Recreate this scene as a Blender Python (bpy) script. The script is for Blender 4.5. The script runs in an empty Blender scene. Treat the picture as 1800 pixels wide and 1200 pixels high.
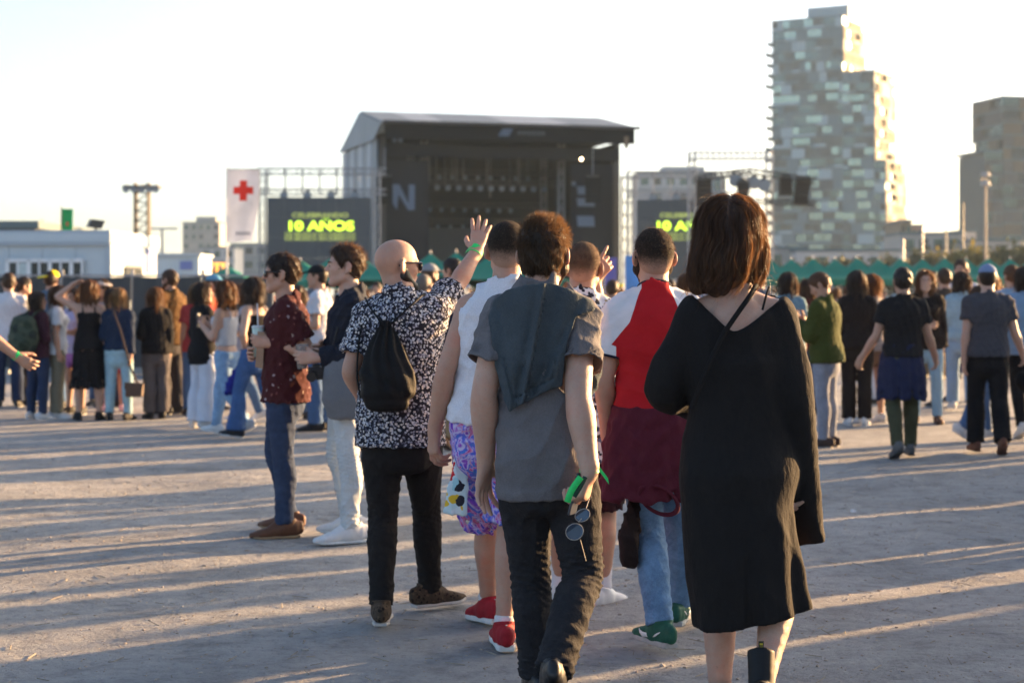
import bpy, math, random, time
import numpy as np
T0 = time.time()
SC = bpy.context.scene
COL = SC.collection
rnd = random.Random(7)
NR = np.random.default_rng(11)
R = math.radians
CAM_H, FPX, HOR = 1.49, 3000.0, 517.0       # eye height, focal length and horizon row of the 1800x1200 photograph

def W(px, py, Y):
    """world point that the photograph shows at px, py when it lies Y metres away"""
    return np.array([(px - 900.0) / FPX * Y, Y, CAM_H + (HOR - py) / FPX * Y])

# ---------------------------------------------------------------- camera, sky, sun, exposure
cam_d = bpy.data.cameras.new('camera')
cam_d.sensor_width = 36.0
cam_d.lens = FPX / 1800.0 * 36.0
cam_d.shift_y = -(600.0 - HOR) / 1800.0
cam_d.clip_end = 6000.0
cam_d.clip_start = 0.1
cam_d.dof.use_dof = True
cam_d.dof.focus_distance = 6.3
cam_d.dof.aperture_fstop = 3.5
cam = bpy.data.objects.new('camera', cam_d)
COL.objects.link(cam)
cam.location = (0, 0, CAM_H)
cam.rotation_euler = (math.pi / 2, 0, 0)
SC.camera = cam

SUN_EL, SUN_AZ = 8.0, 55.0                   # azimuth clockwise from +Y
wd = bpy.data.worlds.new('World')
SC.world = wd
wd.use_nodes = True
wn = wd.node_tree
wn.nodes.clear()
sky = wn.nodes.new('ShaderNodeTexSky')
sky.sky_type = 'NISHITA'
sky.sun_disc = False
sky.sun_elevation = R(SUN_EL)
sky.sun_rotation = R(SUN_AZ)
sky.air_density = 0.6
sky.dust_density = 2.8
sky.ozone_density = 1.0
sky.altitude = 0
bgn = wn.nodes.new('ShaderNodeBackground')
bgn.inputs['Strength'].default_value = 0.10
wo = wn.nodes.new('ShaderNodeOutputWorld')
wn.links.new(sky.outputs[0], bgn.inputs[0])
wn.links.new(bgn.outputs[0], wo.inputs[0])

sd = bpy.data.lights.new('sun', 'SUN')
sd.energy = 5.0
sd.angle = R(0.6)
sd.color = (1.0, 0.60, 0.27)
sun = bpy.data.objects.new('sun', sd)
COL.objects.link(sun)
sx, sy, sz = math.sin(R(SUN_AZ)) * math.cos(R(SUN_EL)), math.cos(R(SUN_AZ)) * math.cos(R(SUN_EL)), math.sin(R(SUN_EL))
from mathutils import Vector, Matrix
sun.rotation_euler = Vector((sx, sy, sz)).to_track_quat('Z', 'Y').to_euler()
sun.location = (60, 40, 30)

vs = SC.view_settings
vs.view_transform = 'Standard'
vs.look = 'None'
vs.exposure = 2.38
vs.gamma = 1.0
vs.use_curve_mapping = False
SC.cycles.use_denoising = True
SC.cycles.denoiser = 'OPENIMAGEDENOISE'
SC.cycles.max_bounces = 8
SC.cycles.diffuse_bounces = 3
SC.cycles.glossy_bounces = 3
SC.cycles.transmission_bounces = 4
SC.cycles.volume_bounces = 1
SC.cycles.caustics_reflective = False
SC.cycles.caustics_refractive = False

# ---------------------------------------------------------------- materials
MATS = {}

class NT:
    def __init__(s, m):
        s.t = m.node_tree
        s.n = s.t.nodes
    def new(s, typ, **kw):
        nd = s.n.new(typ)
        for k, v in kw.items():
            setattr(nd, k, v)
        return nd
    def link(s, a, b):
        s.t.links.new(a, b)
    def noise(s, scale, detail=4, rough=.55, vec=None, dim='3D'):
        nd = s.new('ShaderNodeTexNoise')
        nd.inputs['Scale'].default_value = scale
        nd.inputs['Detail'].default_value = detail
        nd.inputs['Roughness'].default_value = rough
        if vec is not None:
            s.link(vec, nd.inputs['Vector'])
        return nd
    def ramp(s, fac, stops, interp='LINEAR'):
        r = s.new('ShaderNodeValToRGB')
        r.color_ramp.interpolation = interp
        el = r.color_ramp.elements
        while len(el) > 1:
            el.remove(el[-1])
        el[0].position = stops[0][0]
        el[0].color = (*stops[0][1], 1)
        for p, c in stops[1:]:
            e = el.new(p)
            e.color = (*c, 1)
        s.link(fac, r.inputs[0])
        return r
    def mix(s, fac, a, b, mode='MIX'):
        m = s.new('ShaderNodeMix', data_type='RGBA', blend_type=mode)
        if isinstance(fac, (int, float)):
            m.inputs[0].default_value = fac
        else:
            s.link(fac, m.inputs[0])
        for i, v in ((6, a), (7, b)):
            if isinstance(v, tuple):
                m.inputs[i].default_value = (*v[:3], 1)
            else:
                s.link(v, m.inputs[i])
        return m.outputs[2]
    def math(s, op, a, b=None, c=None):
        m = s.new('ShaderNodeMath', operation=op)
        for i, v in enumerate((a, b, c)):
            if v is None:
                continue
            if isinstance(v, (int, float)):
                m.inputs[i].default_value = v
            else:
                s.link(v, m.inputs[i])
        return m.outputs[0]
    def bump(s, h, strength, dist):
        b = s.new('ShaderNodeBump')
        b.inputs['Strength'].default_value = strength
        b.inputs['Distance'].default_value = dist
        s.link(h, b.inputs['Height'])
        return b.outputs[0]

def new_mat(name):
    m = bpy.data.materials.new(name)
    m.use_nodes = True
    t = NT(m)
    bs = t.n['Principled BSDF']
    bs.inputs['Roughness'].default_value = .85
    bs.inputs['Specular IOR Level'].default_value = .3
    return m, t, bs

def vary(c, k):
    return tuple(min(1, max(0, v * k)) for v in c)

def mat(name, col=(.5, .5, .5), rough=.8, spec=.3, var=.15, scale=8, bump=0, bscale=40, metal=0, emit=None, estr=0, sheen=0, trans=0):
    if name in MATS:
        return MATS[name]
    m, t, bs = new_mat(name)
    tc = t.new('ShaderNodeTexCoord')
    o = tc.outputs['Object']
    nz = t.noise(scale, 5, .6, o)
    r = t.ramp(nz.outputs[0], [(.3, vary(col, 1 - var)), (.7, vary(col, 1 + var))])
    t.link(r.outputs[0], bs.inputs['Base Color'])
    bs.inputs['Roughness'].default_value = rough
    bs.inputs['Specular IOR Level'].default_value = spec
    bs.inputs['Metallic'].default_value = metal
    if sheen:
        bs.inputs['Sheen Weight'].default_value = sheen
        bs.inputs['Sheen Roughness'].default_value = .5
    if bump:
        bz = t.noise(bscale, 4, .6, o)
        t.link(t.bump(bz.outputs[0], bump, .01), bs.inputs['Normal'])
    if emit:
        bs.inputs['Emission Color'].default_value = (*emit, 1)
        bs.inputs['Emission Strength'].default_value = estr
    if trans:
        add_translucent(t, bs, r.outputs[0], trans)
    MATS[name] = m
    return m

def add_translucent(t, bs, colsock, fac):
    tr = t.new('ShaderNodeBsdfTranslucent')
    if isinstance(colsock, tuple):
        tr.inputs[0].default_value = (*colsock, 1)
    else:
        t.link(colsock, tr.inputs[0])
    mx = t.new('ShaderNodeMixShader')
    mx.inputs[0].default_value = fac
    t.link(bs.outputs[0], mx.inputs[1])
    t.link(tr.outputs[0], mx.inputs[2])
    out = [n for n in t.n if n.type == 'OUTPUT_MATERIAL'][0]
    t.link(mx.outputs[0], out.inputs[0])

def cloth(name, col, weave=1.0, wrinkle=.5, sheen=.15, var=.12, trans=.06, rough=.9, fade=0):
    """plain woven or knitted cloth: colour drift, weave grain, soft wrinkles"""
    if name in MATS:
        return MATS[name]
    m, t, bs = new_mat(name)
    o = t.new('ShaderNodeTexCoord').outputs['Object']
    big = t.noise(6, 4, .6, o)
    fine = t.noise(220, 2, .5, o)
    c1 = t.ramp(big.outputs[0], [(.3, vary(col, 1 - var)), (.7, vary(col, 1 + var))])
    c = t.mix(.35, c1.outputs[0], t.ramp(fine.outputs[0], [(.3, vary(col, .7)), (.7, vary(col, 1.3))]).outputs[0])
    if fade:
        fz = t.noise(14, 6, .7, o)
        c = t.mix(t.ramp(fz.outputs[0], [(.45, (0, 0, 0)), (.75, (fade, fade, fade))]).outputs[0], c, vary(col, 2.2))
    t.link(c, bs.inputs['Base Color'])
    bs.inputs['Roughness'].default_value = rough
    bs.inputs['Specular IOR Level'].default_value = .15
    bs.inputs['Sheen Weight'].default_value = sheen
    bs.inputs['Sheen Roughness'].default_value = .45
    bs.inputs['Sheen Tint'].default_value = (*vary(col, 1.5), 1)
    mp = t.new('ShaderNodeMapping')
    mp.inputs['Scale'].default_value = (1, 1, .45)
    mp.inputs['Rotation'].default_value = (0, .35, 0)
    t.link(o, mp.inputs[0])
    wr = t.noise(16, 5, .55, mp.outputs[0])
    h = t.math('ADD', t.math('MULTIPLY', wr.outputs[0], wrinkle * .9), t.math('MULTIPLY', fine.outputs[0], .06 * weave))
    t.link(t.bump(h, .8, .035), bs.inputs['Normal'])
    if trans:
        add_translucent(t, bs, c, trans)
    MATS[name] = m
    return m

def denim(name, col, fade=.4):
    return cloth(name, col, weave=1.5, wrinkle=.7, var=.18, fade=fade, trans=0, sheen=.1)

def print_cloth(name, base, spots, scale, thr=.42, trans=.05, kind='VORONOI'):
    """printed fabric: a base colour with small printed motifs in several colours"""
    if name in MATS:
        return MATS[name]
    m, t, bs = new_mat(name)
    o = t.new('ShaderNodeTexCoord').outputs['Object']
    wz = t.noise(scale * 1.1, 2, .5, o)
    warp = t.new('ShaderNodeVectorMath', operation='MULTIPLY_ADD')
    t.link(wz.outputs['Color'], warp.inputs[0])
    warp.inputs[1].default_value = (.9 / scale,) * 3
    t.link(o, warp.inputs[2])
    v = t.new('ShaderNodeTexVoronoi', feature='F1')
    v.inputs['Scale'].default_value = scale
    v.inputs['Randomness'].default_value = 1.0
    t.link(warp.outputs[0], v.inputs['Vector'])
    sep = t.new('ShaderNodeSeparateColor')
    t.link(v.outputs['Color'], sep.inputs[0])
    n = len(spots)
    pal = t.ramp(sep.outputs[0], [(i / n, c) for i, c in enumerate(spots)], 'CONSTANT')
    mask = t.math('LESS_THAN', v.outputs['Distance'], thr)
    c = t.mix(mask, base, pal.outputs[0])
    t.link(c, bs.inputs['Base Color'])
    bs.inputs['Roughness'].default_value = .9
    bs.inputs['Specular IOR Level'].default_value = .15
    wr = t.noise(16, 5, .55, o)
    fine = t.noise(220, 2, .5, o)
    h = t.math('ADD', t.math('MULTIPLY', wr.outputs[0], .5), t.math('MULTIPLY', fine.outputs[0], .05))
    t.link(t.bump(h, .5, .03), bs.inputs['Normal'])
    if trans:
        add_translucent(t, bs, c, trans)
    MATS[name] = m
    return m

def skin(name, col, sss=.12):
    if name in MATS:
        return MATS[name]
    m, t, bs = new_mat(name)
    o = t.new('ShaderNodeTexCoord').outputs['Object']
    a = t.noise(9, 4, .6, o)
    b = t.noise(90, 3, .6, o)
    c1 = t.ramp(a.outputs[0], [(.3, vary(col, .88)), (.55, col), (.75, (min(1, col[0] * 1.12), col[1] * .9, col[2] * .86))])
    fr = t.ramp(b.outputs[0], [(.25, (.86, .82, .8)), (.45, (1, 1, 1))])
    c = t.mix(.5, c1.outputs[0], fr.outputs[0], 'MULTIPLY')
    bl = t.noise(26, 5, .7, o)
    c = t.mix(t.ramp(bl.outputs[0], [(.45, (0, 0, 0)), (.72, (.5, .5, .5))]).outputs[0], c, (min(1, col[0] * 1.05), col[1] * .72, col[2] * .62))
    sp_ = t.noise(170, 2, .5, o)
    c = t.mix(t.ramp(sp_.outputs[0], [(.68, (0, 0, 0)), (.74, (.6, .6, .6))]).outputs[0], c, vary(col, .42))
    t.link(c, bs.inputs['Base Color'])
    bs.inputs['Roughness'].default_value = .52
    bs.inputs['Specular IOR Level'].default_value = .4
    if sss:
        bs.inputs['Subsurface Weight'].default_value = sss
        bs.inputs['Subsurface Radius'].default_value = (1.0, .3, .15)
        bs.inputs['Subsurface Scale'].default_value = .02
    fine = t.noise(320, 3, .6, o)
    cr = t.noise(70, 5, .7, o)
    t.link(t.bump(t.math('ADD', fine.outputs[0], t.math('MULTIPLY', cr.outputs[0], 1.6)), .28, .006), bs.inputs['Normal'])
    MATS[name] = m
    return m

def hair_mat(name, col, tip=None, trans=.3, scale=(90, 90, 6), spec=.4, rough=.5):
    if name in MATS:
        return MATS[name]
    m, t, bs = new_mat(name)
    o = t.new('ShaderNodeTexCoord').outputs['Object']
    mp = t.new('ShaderNodeMapping')
    mp.inputs['Scale'].default_value = scale
    t.link(o, mp.inputs[0])
    nz = t.noise(1.0, 4, .6, mp.outputs[0])
    c = t.ramp(nz.outputs[0], [(.3, vary(col, .6)), (.5, col), (.7, tip or vary(col, 1.7))])
    t.link(c.outputs[0], bs.inputs['Base Color'])
    bs.inputs['Roughness'].default_value = rough
    bs.inputs['Specular IOR Level'].default_value = spec
    t.link(t.bump(nz.outputs[0], .6, .012), bs.inputs['Normal'])
    if trans:
        g = t.mix(.5, c.outputs[0], vary((.55, .27, .10), min(1.0, .25 + 4 * max(col))))
        add_translucent(t, bs, g, trans)
    MATS[name] = m
    return m
# ---------------------------------------------------------------- scene helpers
def mesh_obj(name, v, quads, material, parent=None, smooth=True, base=None):
    """link ONE mesh object made of numpy vertices and quad (or triangle) faces"""
    v = np.asarray(v, np.float32)
    if base is not None:
        v = v - np.asarray(base, np.float32)
    me = bpy.data.meshes.new(name)
    q = np.asarray(quads, np.int32)
    if len(v) and len(q):
        k = q.shape[1]
        me.vertices.add(len(v))
        me.vertices.foreach_set('co', v.ravel())
        me.loops.add(q.size)
        me.loops.foreach_set('vertex_index', q.ravel())
        me.polygons.add(len(q))
        me.polygons.foreach_set('loop_start', np.arange(0, q.size, k, dtype=np.int32))
        me.polygons.foreach_set('use_smooth', np.full(len(q), smooth))
        me.update(calc_edges=True)
    return link(name, me, material, parent)

def link(name, me, material, parent=None):
    o = bpy.data.objects.new(name, me)
    COL.objects.link(o)
    if material is not None:
        if isinstance(material, (list, tuple)):
            for m in material:
                me.materials.append(m)
        elif not me.materials:
            me.materials.append(material)
        else:
            o.material_slots[0].link = 'OBJECT'
            o.material_slots[0].material = material
    if parent is not None:
        o.parent = parent
    return o

def tag(o, label=None, cat=None, group=None, kind=None):
    if label: o['label'] = label
    if cat: o['category'] = cat
    if group: o['group'] = group
    if kind: o['kind'] = kind
    return o

def empty(name, loc, rz=0.0, label=None, cat=None, group=None, kind=None):
    o = bpy.data.objects.new(name, None)
    COL.objects.link(o)
    o.location = [float(x) for x in loc]
    o.rotation_euler = (0, 0, rz)
    o.empty_display_size = .2
    return tag(o, label, cat, group, kind)

def copy_tree(o, parent=None):
    c = o.copy()
    COL.objects.link(c)
    if parent is not None:
        c.parent = parent
    for ch in list(o.children):
        copy_tree(ch, c)
    return c

class MB:
    """collects boxes, bars, prisms into one mesh"""
    def __init__(s):
        s.v, s.f = [], []
    def add(s, vs_, fs_):
        k = len(s.v)
        s.v += [tuple(float(c) for c in p) for p in vs_]
        s.f += [tuple(i + k for i in f) for f in fs_]
        return s
    def box(s, c, d, rz=0.0, ax=None):
        hx, hy, hz = d[0] / 2, d[1] / 2, d[2] / 2
        cs, sn = math.cos(rz), math.sin(rz)
        pts = []
        for z in (-hz, hz):
            for x, y in ((-hx, -hy), (hx, -hy), (hx, hy), (-hx, hy)):
                pts.append((c[0] + x * cs - y * sn, c[1] + x * sn + y * cs, c[2] + z))
        return s.add(pts, [(3, 2, 1, 0), (4, 5, 6, 7), (0, 1, 5, 4), (1, 2, 6, 5), (2, 3, 7, 6), (3, 0, 4, 7)])
    def bar(s, a, b, r, n=6, r2=None):
        a, b = np.asarray(a, float), np.asarray(b, float)
        u = b - a
        L = np.linalg.norm(u)
        if L < 1e-6: return s
        u /= L
        w = np.cross(u, (0, 0, 1) if abs(u[2]) < .9 else (1, 0, 0)); w /= np.linalg.norm(w)
        q = np.cross(u, w)
        r2 = r if r2 is None else r2
        pts = []
        for p, rr in ((a, r), (b, r2)):
            for i in range(n):
                t = 2 * math.pi * (i + .5) / n
                pts.append(p + rr * (math.cos(t) * w + math.sin(t) * q))
        fs_ = [(i, (i + 1) % n, n + (i + 1) % n, n + i) for i in range(n)]
        fs_ += [tuple(range(n - 1, -1, -1)), tuple(range(n, 2 * n))]
        return s.add(pts, fs_)
    def prism(s, poly, y0, y1):
        """poly = (x, z) outline extruded along y"""
        n = len(poly)
        pts = [(x, y0, z) for x, z in poly] + [(x, y1, z) for x, z in poly]
        fs_ = [(i, (i + 1) % n, n + (i + 1) % n, n + i) for i in range(n)]
        fs_ += [tuple(range(n - 1, -1, -1)), tuple(range(n, 2 * n))]
        return s.add(pts, fs_)
    def build(s, name, material, parent=None, smooth=False, bevel=0, loc=None):
        me = bpy.data.meshes.new(name)
        me.from_pydata(s.v, [], s.f)
        if smooth:
            for p in me.polygons: p.use_smooth = True
        me.update()
        o = link(name, me, material, parent)
        if loc is not None: o.location = loc
        if bevel:
            b = o.modifiers.new('bevel', 'BEVEL'); b.width = bevel; b.segments = 2; b.limit_method = 'ANGLE'
        return o

# ---------------------------------------------------------------- smooth solid modelling on a voxel field
def unit(v):
    v = np.asarray(v, float)
    return v / max(1e-9, np.linalg.norm(v))

def V(*a):
    return np.array(a, float)

def lerp(a, b, t):
    return a + (b - a) * t

class Field:
    def __init__(s, lo, hi, h, fine=()):
        s.ax = []
        for i in range(3):
            c, x = [], lo[i]
            while x < hi[i] + h:
                c.append(x)
                st = h
                for (fc, fr, fh) in fine:
                    if abs(x - fc[i]) < fr: st = min(st, fh)
                x += st
            s.ax.append(np.array(c, np.float32))
        s.d = np.full([len(a) for a in s.ax], 1.0, np.float32)
        s.h = h
    def like(s):
        f = object.__new__(Field)
        f.ax, f.h, f.d = s.ax, s.h, np.full(s.d.shape, 1.0, np.float32)
        return f
    def merge(s, o, k=.02):
        m = np.nonzero(o.d < .2)
        if len(m[0]) == 0: return s
        a, b = s.d[m], o.d[m]
        h = np.maximum(k - np.abs(a - b), 0)
        s.d[m] = np.minimum(a, b) - h * h / (4 * k)
        return s
    def blk(s, lo, hi):
        sl = []
        for i in range(3):
            a = max(0, int(np.searchsorted(s.ax[i], lo[i])) - 1)
            b = min(len(s.ax[i]), int(np.searchsorted(s.ax[i], hi[i])) + 1)
            sl.append(slice(a, max(a, b)))
        X = s.ax[0][sl[0]][:, None, None]; Y = s.ax[1][sl[1]][None, :, None]; Z = s.ax[2][sl[2]][None, None, :]
        return tuple(sl), X, Y, Z
    def add(s, fn, lo, hi, k=.02, op='u'):
        pad = k + .03
        sl, X, Y, Z = s.blk(np.asarray(lo) - pad, np.asarray(hi) + pad)
        b = s.d[sl]
        if b.size == 0: return
        d = fn(X, Y, Z).astype(np.float32)
        if op == 'u':
            h = np.maximum(k - np.abs(b - d), 0) if k > 0 else 0
            s.d[sl] = np.minimum(b, d) - (h * h / (4 * k) if k > 0 else 0)
        elif op == 's':
            d = -d
            h = np.maximum(k - np.abs(b - d), 0) if k > 0 else 0
            s.d[sl] = np.maximum(b, d) + (h * h / (4 * k) if k > 0 else 0)
        return s
    def cap(s, a, b, ra, rb, k=.02, op='u'):
        a, b = np.asarray(a, float), np.asarray(b, float)
        ab = b - a; L2 = float(ab @ ab) + 1e-12
        def fn(X, Y, Z):
            x, y, z = X - a[0], Y - a[1], Z - a[2]
            t = np.clip((x * ab[0] + y * ab[1] + z * ab[2]) / L2, 0, 1)
            return np.sqrt((x - t * ab[0]) ** 2 + (y - t * ab[1]) ** 2 + (z - t * ab[2]) ** 2) - (ra + (rb - ra) * t)
        m = max(ra, rb)
        return s.add(fn, np.minimum(a, b) - m, np.maximum(a, b) + m, k, op)
    def tube(s, pts, rad, k=.015, n=3, op='u'):
        P, Q = spline(pts, rad, n)
        for i in range(len(P) - 1):
            s.cap(P[i], P[i + 1], Q[i], Q[i + 1], k if i == 0 else min(k, .008), op)
        return s
    def ell(s, c, Rm, r, k=.02, op='u'):
        c = np.asarray(c, float); r = np.asarray(r, float)
        def fn(X, Y, Z):
            x, y, z = X - c[0], Y - c[1], Z - c[2]
            q = [(x * Rm[i][0] + y * Rm[i][1] + z * Rm[i][2]) for i in range(3)]
            k0 = np.sqrt(sum((q[i] / r[i]) ** 2 for i in range(3)))
            k1 = np.sqrt(sum((q[i] / r[i] ** 2) ** 2 for i in range(3))) + 1e-6
            return k0 * (k0 - 1) / k1
        m = max(r)
        ext = np.sqrt(sum((np.asarray(Rm[i]) * r[i]) ** 2 for i in range(3)))
        return s.add(fn, c - ext, c + ext, k, op)
    def loft(s, o, A, X0, tab, L=1.0, tw=0.0, n=2.0, k=.02, op='u', flat=(False, False), rnd_=.01):
        """solid with elliptical sections (t, cx, cy, a, b) along axis A from o; t in units of L, twisted by tw at t = 1"""
        A = unit(A); X0 = unit(np.asarray(X0) - A * float(np.dot(A, X0))); Y0 = np.cross(A, X0)
        tab = np.asarray(tab, float)
        tt = np.linspace(tab[0, 0], tab[-1, 0], 97)
        co = [pchip(tab[:, 0], tab[:, i], tt) for i in range(1, 5)]
        t0, t1 = tab[0, 0] * L, tab[-1, 0] * L
        def fn(X, Y, Z):
            x, y, z = X - o[0], Y - o[1], Z - o[2]
            w = x * A[0] + y * A[1] + z * A[2]
            p = x * X0[0] + y * X0[1] + z * X0[2]
            q = x * Y0[0] + y * Y0[1] + z * Y0[2]
            t = np.clip(w / L, tab[0, 0], tab[-1, 0])
            if tw:
                ca, sa = np.cos(tw * t), np.sin(tw * t)
                p, q = p * ca + q * sa, -p * sa + q * ca
            cx, cy, a, b = (np.interp(t, tt, c) for c in co)
            p = p - cx; q = q - cy
            e = w - np.clip(w, t0, t1)
            if n == 2.0:
                k0 = np.sqrt((p / a) ** 2 + (q / b) ** 2)
            else:
                k0 = (np.abs(p / a) ** n + np.abs(q / b) ** n) ** (1.0 / n)
            k0 = np.maximum(k0, 1e-3)
            rr = np.sqrt(p * p + q * q)
            d = np.where(k0 < .05, -np.minimum(a, b), rr - rr / k0)
            if flat[0]: d = smax(d, t0 - w, rnd_)
            if flat[1]: d = smax(d, w - t1, rnd_)
            if not (flat[0] and flat[1]):
                # round ends
                m = np.minimum(a, b)
                dd = np.sqrt(np.maximum(d + m, 0) ** 2 + e * e) - m
                use = (e > 0) if flat[0] else (e < 0) if flat[1] else (e != 0)
                d = np.where(use, dd, d)
            return d
        m = max(tab[:, 3].max(), tab[:, 4].max()) + max(np.abs(tab[:, 1]).max(), np.abs(tab[:, 2]).max())
        a0, a1 = np.asarray(o) + A * t0, np.asarray(o) + A * t1
        return s.add(fn, np.minimum(a0, a1) - m, np.maximum(a0, a1) + m, k, op)
    def cut(s, p, n_, k=.004):
        """remove everything on the side of the plane that n_ points to"""
        n_ = unit(n_); p = np.asarray(p, float)
        X = s.ax[0][:, None, None]; Y = s.ax[1][None, :, None]; Z = s.ax[2][None, None, :]
        s.d = smax(s.d, ((X - p[0]) * n_[0] + (Y - p[1]) * n_[1] + (Z - p[2]) * n_[2]).astype(np.float32), k)
        return s
    def inter(s, fn, k=.004):
        X = s.ax[0][:, None, None]; Y = s.ax[1][None, :, None]; Z = s.ax[2][None, None, :]
        s.d = smax(s.d, fn(X, Y, Z).astype(np.float32), k)
        return s
    def displace(s, fn, band=.03):
        ii = np.nonzero(np.abs(s.d) < band)
        p = np.stack([s.ax[i][ii[i]] for i in range(3)], 1)
        s.d[ii] -= fn(p).astype(np.float32)
        return s
    def mesh(s):
        d = s.d
        for i in range(3):
            sl = [slice(None)] * 3
            for e in (0, -1):
                sl[i] = e
                d[tuple(sl)] = np.maximum(d[tuple(sl)], .01)
        ins = d < 0
        n = ins[:-1, :-1, :-1].astype(np.int8)
        cor = [(i, j, k) for i in (0, 1) for j in (0, 1) for k in (0, 1)]
        def sh(a, c):
            return a[tuple(slice(c[m], a.shape[m] - 1 + c[m]) for m in range(3))]
        cnt = sum(sh(ins, c).astype(np.int8) for c in cor)
        act = (cnt > 0) & (cnt < 8)
        I = np.nonzero(act)
        m = len(I[0])
        idx = np.full(act.shape, -1, np.int32)
        idx[I] = np.arange(m)
        pos = np.zeros((m, 3)); num = np.zeros(m)
        val = {c: d[I[0] + c[0], I[1] + c[1], I[2] + c[2]].astype(float) for c in cor}
        def cc(c):
            return np.stack([s.ax[i][I[i] + c[i]] for i in range(3)], 1).astype(float)
        for c in cor:
            for i in range(3):
                if c[i]: continue
                e = list(c); e[i] = 1; e = tuple(e)
                a, b = val[c], val[e]
                x = (a < 0) != (b < 0)
                if not x.any(): continue
                t = a[x] / (a[x] - b[x])
                pos[x] += cc(c)[x] * (1 - t)[:, None] + cc(e)[x] * t[:, None]
                num[x] += 1
        pos /= np.maximum(num, 1)[:, None]
        quads = []
        for i in range(3):
            j, k = (i + 1) % 3, (i + 2) % 3
            a = ins; sl0 = [slice(None)] * 3; sl1 = [slice(None)] * 3
            sl0[i] = slice(0, -1); sl1[i] = slice(1, None)
            x = a[tuple(sl0)] != a[tuple(sl1)]
            flip = a[tuple(sl0)]
            g = np.nonzero(x)
            ok = (g[j] > 0) & (g[k] > 0) & (g[j] < act.shape[j]) & (g[k] < act.shape[k])
            g = [q[ok] for q in g]
            def at(dj, dk):
                c = [q.copy() for q in g]; c[j] = c[j] + dj; c[k] = c[k] + dk
                return idx[tuple(c)]
            q = np.stack([at(-1, -1), at(0, -1), at(0, 0), at(-1, 0)], 1)
            f = flip[tuple(g)]
            q[~f] = q[~f][:, ::-1]
            quads.append(q)
        Q = np.concatenate(quads)
        Q = Q[(Q >= 0).all(1)]
        return pos, Q
    def grad(s):
        return np.gradient(s.d, *[a.astype(float) for a in s.ax])
    def sample(s, arr, p):
        out = []
        for i in range(3):
            a = s.ax[i]
            k = np.clip(np.searchsorted(a, p[:, i]) - 1, 0, len(a) - 2)
            out.append((k, np.clip((p[:, i] - a[k]) / (a[k + 1] - a[k]), 0, 1)))
        r = 0
        for c in ((i, j, k) for i in (0, 1) for j in (0, 1) for k in (0, 1)):
            w = 1
            for i in range(3):
                w = w * (out[i][1] if c[i] else 1 - out[i][1])
            r = r + w * arr[out[0][0] + c[0], out[1][0] + c[1], out[2][0] + c[2]]
        return r

def smax(a, b, k):
    h = np.maximum(k - np.abs(a - b), 0)
    return np.maximum(a, b) + h * h / (4 * k)

def pchip(x, y, xs):
    h = np.diff(x); dl = np.diff(y) / h
    m = np.zeros(len(x)); m[0], m[-1] = dl[0], dl[-1]
    for i in range(1, len(x) - 1):
        if dl[i - 1] * dl[i] > 0:
            w1, w2 = 2 * h[i] + h[i - 1], h[i] + 2 * h[i - 1]
            m[i] = (w1 + w2) / (w1 / dl[i - 1] + w2 / dl[i])
    k = np.clip(np.searchsorted(x, xs) - 1, 0, len(x) - 2)
    t = (xs - x[k]) / h[k]
    return (2*t**3 - 3*t**2 + 1) * y[k] + (t**3 - 2*t**2 + t) * h[k] * m[k] + (-2*t**3 + 3*t**2) * y[k+1] + (t**3 - t**2) * h[k] * m[k+1]

def spline(pts, rad, n):
    P = np.asarray(pts, float); q = np.asarray(rad, float)
    if len(P) == 2 or n == 1: return P, q
    out, ro = [], []
    for i in range(len(P) - 1):
        p0 = P[max(i - 1, 0)]; p3 = P[min(i + 2, len(P) - 1)]
        r0 = q[max(i - 1, 0)]; r3 = q[min(i + 2, len(P) - 1)]
        for j in range(n):
            t = j / n
            f = lambda a, b, c, d: .5 * ((2*b) + (c - a)*t + (2*a - 5*b + 4*c - d)*t*t + (-a + 3*b - 3*c + d)*t**3)
            out.append(f(p0, P[i], P[i+1], p3)); ro.append(float(f(r0, q[i], q[i+1], r3)))
    out.append(P[-1]); ro.append(q[-1])
    return np.array(out), np.array(ro)

def folds(seed, dirs, amp, warp=1.6):
    """cloth folds: warped ridged waves. dirs = list of (direction * frequency, weight)"""
    g = np.random.default_rng(seed)
    terms = []
    for (dv, w) in dirs:
        terms.append((np.asarray(dv, float), w, g.normal(0, 5, 3), g.normal(0, 5, 3), g.uniform(0, 6.28, 3)))
    def fn(p):
        r = 0
        for dv, w, q1, q2, ph in terms:
            a = p @ dv + warp * np.sin(p @ q1 + ph[0]) + .8 * warp * np.sin(p @ q2 * 1.7 + ph[1])
            m = .5 + .5 * np.sin(p @ (q1 * .6 - q2 * .5) + ph[2])
            s_ = np.sin(a)
            r = r + w * (.3 + .7 * m) * (1.9 * (1 - np.abs(s_)) ** 1.6 - .55)
        return amp * r
    return fn

def bb(pts, pad):
    P = np.array(pts)
    return P.min(0) - pad, P.max(0) + pad
# ---------------------------------------------------------------- people
def rotz(a):
    c, s = math.cos(a), math.sin(a)
    return np.array([[c, -s, 0], [s, c, 0], [0, 0, 1.0]])

def head_frame(yaw, pitch=0.0, roll=0.0):
    """rows right, forward, up; yaw 0 looks along +Y, positive turns to the left (-X)"""
    f = np.array([-math.sin(yaw) * math.cos(pitch), math.cos(yaw) * math.cos(pitch), math.sin(pitch)])
    r = np.array([math.cos(yaw), math.sin(yaw), 0.0])
    u = np.cross(r, f)
    c, s = math.cos(roll), math.sin(roll)
    return np.array([c * r + s * u, f, -s * r + c * u])

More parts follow.
